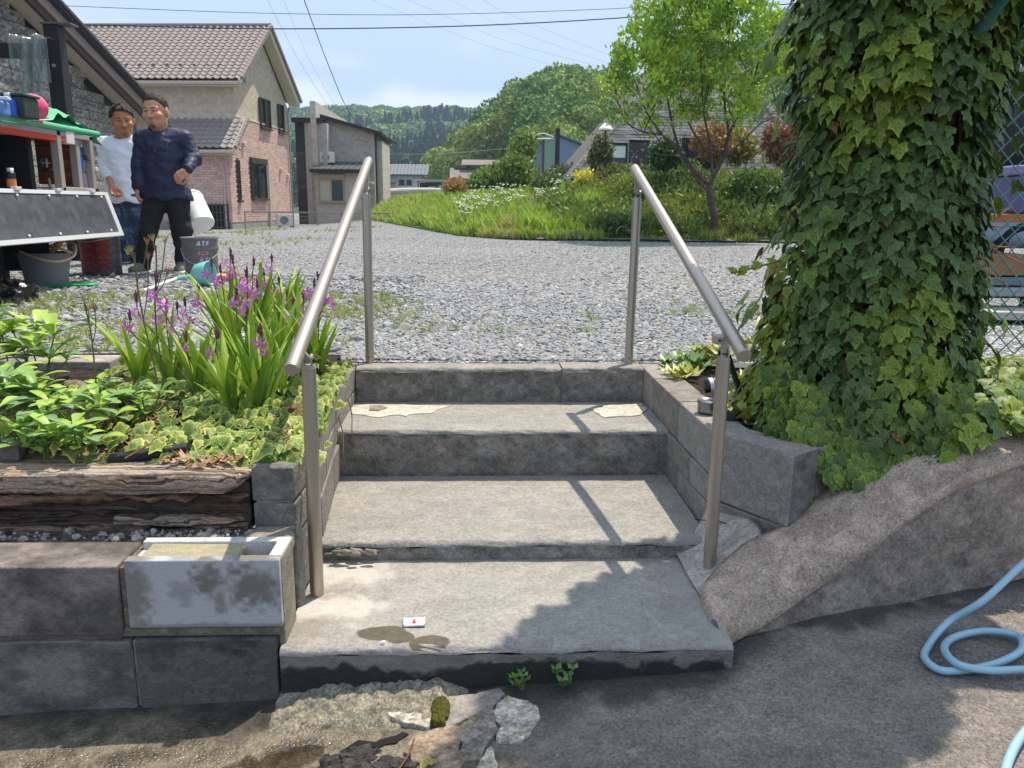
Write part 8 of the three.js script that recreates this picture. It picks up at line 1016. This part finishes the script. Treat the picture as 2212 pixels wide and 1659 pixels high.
// ---------------------------------------------------------------- things left on the steps and walls
{
  const p = onY(895, 1348, -.37), o = thing('marker_plate', 'small white plate with a red arrow lying on the bottom step', 'plate', null, V(p.x, -.367, p.z)); o.rotation.y = .06; mesh('plate', boxAt(-.026, .026, 0, .005, -.019, .019, .0015), plain(0xd6d6d8, .35), o); const s = new THREE.Shape([[-.003, .013], [.003, .013], [.003, .001], [.0085, .001], [0, -.011], [-.0085, .001], [-.003, .001]].map(([x, y]) => new THREE.Vector2(x, y))); const g = new THREE.ExtrudeGeometry(s, { depth: .0006, bevelEnabled: false }); g.rotateX(-Math.PI / 2); g.translate(0, .005, .004); mesh('arrow', g, plain(0x9b2f2c, .5), o); mesh('edge', merge([boxAt(-.0275, -.0245, .0, .007, -.019, .019, .001), boxAt(.0245, .0275, 0, .007, -.019, .019, .001)]), plain(0xc4c4c6, .3), o);
  const q = onY(828, 1391, -.37), b = mesh('white_pebble', jitterGeo(new THREE.IcosahedronGeometry(.006, 2), .004, 120, 3), plain(0xf0efea, .7)); b.position.set(q.x, -.366, q.z); tag(b, 'tiny white pebble at the edge of the bottom step', 'pebble');
  const t1 = onY(1535, 892, .0), k = thing('metal_tin', 'round shiny metal tin on the right wall beside the front post', 'tin', null, V(t1.x - .012, .003, t1.z)); mesh('tin', lathe([[0, 0], [.031, 0], [.033, .004], [.033, .03], [.0345, .032], [.0345, .042], [.030, .043], [.029, .038], [0, .037]], 32), std({ color: 0x8d8f92, metalness: .9, roughness: .3 }), k); mesh('content', lathe([[0, .0385], [.027, .0385]], 24), plain(0x30343a, .5), k);
  const t2 = onY(1560, 905, .0), k2 = thing('black_tin', 'low black round tin just behind the right front post', 'tin', null, V(t2.x + .035, .003, t2.z)); mesh('tin', lathe([[0, 0], [.034, 0], [.035, .003], [.035, .03], [.030, .031], [.028, .02], [0, .02]], 32), plain(0x1d1e20, .4), k2);
  const t3 = onY(1530, 848, .0), k3 = thing('bottle', 'clear bottle with a black cap lying on the right wall top', 'bottle', null, V(t3.x, .03, t3.z)); const c = lathe([[0, -.02], [.026, -.02], [.027, .0], [.027, .035], [0, .035]], 24); c.rotateZ(Math.PI / 2 + .15); c.translate(.02, 0, 0); mesh('cap', c, plain(0x1b1d21, .4), k3); const gl = lathe([[0, 0], [.021, 0], [.023, .02], [.024, .09], [.016, .12], [0, .12]], 24); gl.rotateZ(-Math.PI / 2 + .15); gl.rotateY(-.3); gl.translate(.02, -.004, 0); mesh('body', gl, new THREE.MeshPhysicalMaterial({ color: 0xbfd2c4, roughness: .08, transmission: .8, thickness: 0 }), k3); mesh('label', lathe([[.0275, .005], [.0275, .02]], 24).rotateZ(Math.PI / 2 + .15).translate(.02, 0, 0), plain(0xd9dbe0, .5), k3);
  const bag = onY(1600, 862, .0), kb = thing('plastic_scrap', 'crumpled pale plastic bag beside the bottle on the right bed', 'bag', null, V(bag.x, .0, bag.z)); const bg = new THREE.SphereGeometry(.05, 32, 20); bg.scale(1.3, .4, .8); jitterGeo(bg, .05, 22, 4); bg.translate(0, .016, 0); mesh('bag', bg, new THREE.MeshPhysicalMaterial({ color: 0xe3e6cf, roughness: .3, transmission: .45, thickness: 0, side: THREE.DoubleSide }), kb);
  const a = onZ(1572, 768, -2.62), e = onY(1609, 880, .0), r = thing('black_rod', 'black plastic rod leaning against the right handrail', 'rod', null, e); mesh('rod', rod(V(0, 0, 0), a.clone().sub(e), .008, .011, 14), plain(0x141516, .4), r); mesh('tip', (() => { const s = new THREE.SphereGeometry(.009, 12, 8); return s; })(), plain(0x2a2b2c, .5), r);
  // clamp on the back of the right rail
  const cl = onZ(1551, 733, -2.06), cm = thing('rail_clamp', 'small grey block fixed beside the lower end of the right handrail', 'clamp', null, cl); mesh('block', boxAt(-.012, .012, -.012, .012, -.016, .016, .003), M.bronzeCap, cm); mesh('screw', rod(V(0, 0, .016), V(0, 0, .02), .004, .004, 8), M.steelDark, cm);
  // flat stones and edging pieces in the left bed
  const edge = (label, px, w, h, d, m, turn = 0) => { const p = onY(px[0], px[1], 0), o = mesh('edging_block', (() => { const g = new RoundedBoxGeometry(w, h, d, 3, .008); jitterGeo(g, .012, 18, px[0]); return boxUV(g); })(), m); o.position.set(p.x, h / 2 - .01, p.z); o.rotation.y = turn; tag(o, label, 'block', null); return o; };
  edge('flat concrete block at the back of the left bed against the gravel', [170, 806], .30, .07, .12, M.blockTop, .03); edge('long half-buried concrete block behind the left plants', [20, 802], .38, .06, .12, M.block, 0); edge('buried block at the back of the bed behind the orchids', [400, 806], .42, .045, .12, M.block, 0); edge('dark edging block on the sleeper at the left edge', [8, 985], .10, .05, .06, M.blockDark, .1);
  const rock = (label, x, y, s, hex, seed) => { const p = onY(x, y, 0), g = new THREE.IcosahedronGeometry(s, 4); g.scale(1.1, .8, .9); jitterGeo(g, s * .7, 1.1 / s, seed); jitterGeo(g, s * .18, 5 / s, seed); const o = mesh('rock', boxUV(g), std({ color: hex, roughness: .95, bumpMap: bumpOf(.15), bumpScale: .004, map: BROCK })); o.position.set(p.x, s * .4, p.z); tag(o, label, 'rock'); }; const BROCK = own(STUCCO, .1); rock('tan rock in the ivy beside the left front post', 628, 912, .055, 0x8a6a45, 3); rock('pale triangular stone among the left plants', 165, 850, .04, 0x9d8c78, 7);
  const bt = onY(318, 990, .0), bk = mesh('black_strip', (() => { const g = boxAt(-.10, .10, 0, .022, -.02, .02, .006); return jitterGeo(mergeVertices(g.deleteAttribute('normal')), .02, 14, 2); })(), plain(0x17181a, .7)); bk.position.set(bt.x, .0, bt.z - .02); bk.rotation.y = .2; bk.rotation.z = .08; tag(bk, 'black plastic strip lying in the brown litter at the front of the bed', 'strip');
}
// ---------------------------------------------------------------- chain-link fence and the clutter behind it, at the right
{
  const F = thing('chain_link_fence', 'green chain-link fence behind the ivy at the right edge', 'fence', null, V(1.55, 0, -2.92)); const gm = std({ color: 0x4c8276, roughness: .4, metalness: .2 }), p = .062, h = 1.35, L = 1.7, w = [];
  for (let i = -22; i < 28; i++) for (const s of [1, -1]) { let x0 = i * p * 1.02, x1 = x0 + h * .95, a = [x0, .03], b = [x1, h]; if (s < 0) { a = [x1, .03]; b = [x0, h]; } const cl = (q, r, X) => { const t = (X - q[0]) / (r[0] - q[0]); return [X, lerp(q[1], r[1], t)]; }; let [u, v] = [a, b].sort((m, n) => m[0] - n[0]); if (v[0] < -.25 || u[0] > L) continue; if (u[0] < -.25) u = cl(u, v, -.25); if (v[0] > L) v = cl(u, v, L); w.push(rod(V(u[0], u[1], s * .003), V(v[0], v[1], s * .003), .0024, .0024, 5, true)); }
  stuff(mesh('wire_mesh', merge(w), gm, F)); mesh('tension_wire', merge([rod(V(-.25, .62, .004), V(L, .60, .004), .0022, .0022, 6), rod(V(-.25, .03, .004), V(L, .03, .004), .0022, .0022, 6)]), gm, F); mesh('post', rod(V(-.2, -.1, -.02), V(-.2, 1.5, -.02), .022, .022, 12), gm, F); mesh('post', rod(V(1.65, -.1, -.02), V(1.65, 1.5, -.02), .022, .022, 12), gm, F);
  const vine = []; const r = rng(7); for (let k = 0; k < 9; k++) { const a = onZ(2060 + 30 * r(), 480 + 90 * r(), -2.9), e = onZ(2120 + 90 * r(), 430 + 200 * r(), -2.88), m = a.clone().lerp(e, .5).add(V(0, .05 * (r() - .7), .01)); vine.push(tube([a, m, e], .0028, 5, 14)); } const vn_ = mesh('dry_vine', merge(vine), plain(0xa56a4a, .8)); tag(vn_, 'tangle of dry reddish vine twigs caught in the fence', 'vine');
  const wood = plain(0xa2602d, .7), P = (x, y, z) => onZ(x, y, z);
  { const a = P(2185, 462, -5.2), o = thing('work_table', 'orange-brown wooden table behind the chain-link fence', 'table', null, V(a.x + .25, 0, -5.2)); const y = a.y; mesh('top', boxAt(-.62, .6, y - .05, y, -.3, .25, .006), wood, o); for (const [x, z] of [[-.18, .2], [.55, .2], [-.5, -.25], [.55, -.25]]) mesh('leg', boxAt(x - .045, x + .045, 0, y - .051, z - .04, z + .04, .006), wood, o); mesh('shelf', boxAt(-.6, .58, .12, .16, -.28, .22, .004), plain(0x7d5232, .8), o);
    const b = thing('storage_box', 'purple storage box with a pink trimmed lid on the wooden table', 'box', null, V(a.x + .2, y, -5.2)); mesh('box', boxAt(-.28, .42, .002, .24, -.22, .2, .02), plain(0x5a5a8f, .5), b); mesh('lid', boxAt(-.30, .44, .24, .30, -.24, .22, .015), plain(0x8378ad, .5), b); for (const x of [-.16, .2]) mesh('clip', boxAt(x - .07, x + .07, .245, .33, .2, .235, .008), plain(0xc04a6b, .5), b);
    const c = thing('black_bags', 'pile of black bags stacked behind the purple box', 'bag', null, V(a.x + .2, y - .3, -5.75)); mesh('bag', jitterGeo(new THREE.SphereGeometry(.42, 32, 20).scale(1.3, 1.1, .6).translate(0, .85, 0), .25, 5, 3), plain(0x19191b, .5), c); mesh('bag', jitterGeo(new THREE.SphereGeometry(.3, 32, 20).scale(1.2, .8, .6).translate(.35, .5, .05), .2, 6, 5), plain(0x232226, .5), c); }
  { const o = thing('timber_stack', 'pale boards and planks lying on the ground behind the fence', 'timber', null, V(3.1, 0, -4.6)); for (const [x0, x1, y0, z0, hex] of [[-.6, 2, .03, .0, 0xaaa69f], [-.5, 2, .15, -.2, 0x8f979c], [-.45, 2, .21, -.28, 0x6f7b80]]) mesh('board', boxAt(x0, x1, y0, y0 + .05, z0 - .32, z0, .006), plain(hex, .8), o); mesh('bearer', boxAt(-.4, -.3, .0, .03, -.3, 0, .003), plain(0x2a2522, .9), o); mesh('bearer', boxAt(.8, .9, 0, .03, -.3, 0, .003), plain(0x2a2522, .9), o); mesh('bearer', boxAt(-.4, -.32, .081, .149, -.48, -.3, .003), plain(0x2a2522, .9), o); mesh('crate', boxAt(-.15, .35, .27, .40, -.55, -.3, .008), plain(0x8c6a48, .8), o); mesh('white_sack', jitterGeo(new THREE.SphereGeometry(.2, 24, 16).scale(1.2, .5, .8).translate(.65, .36, -.4), .1, 8, 2), plain(0xb6bcc4, .7), o); }
  { const a = P(2212, 330, -6.6), o = thing('parked_vehicle', 'pale blue-grey vehicle body partly seen behind the fence', 'vehicle', null, V(a.x + .9, 0, -7.4)); mesh('body', boxAt(-1.35, 2.2, .35, 1.12, -.7, .7, .12), plain(0x8d9bb0, .35), o); mesh('window', boxAt(-1.0, 2.0, 1.12, 1.55, -.6, .6, .1), plain(0x22262b, .1), o); mesh('roof', boxAt(-1.15, 2.1, 1.55, 1.66, -.66, .66, .05), plain(0xe3e6ec, .3), o); for (const x of [-.7, 1.6]) { const t = new THREE.TorusGeometry(.24, .09, 10, 24); t.translate(x, .3, .62); mesh('wheel', t, plain(0x151515, .9), o); } }
  { const a = P(2188, 8, -2.3), o = mesh('green_canopy', (() => { const rows = []; for (let i = 0; i <= 16; i++) { const row = []; for (let k = 0; k <= 10; k++) row.push(V(lerp(-.12, .4, i / 16), .04 * Math.sin(i * .6) + .1 * (k / 10) ** 2 - (i < 3 ? .03 * (3 - i) : 0), lerp(.1, -.4, k / 10))); rows.push(row); } return loft(rows); })(), std({ color: 0x3d6b57, roughness: .7, side: THREE.DoubleSide })); o.position.copy(a); tag(o, 'dull green cloth edge hanging at the top right corner', 'cloth'); }
}
renderer.render(scene, camera);
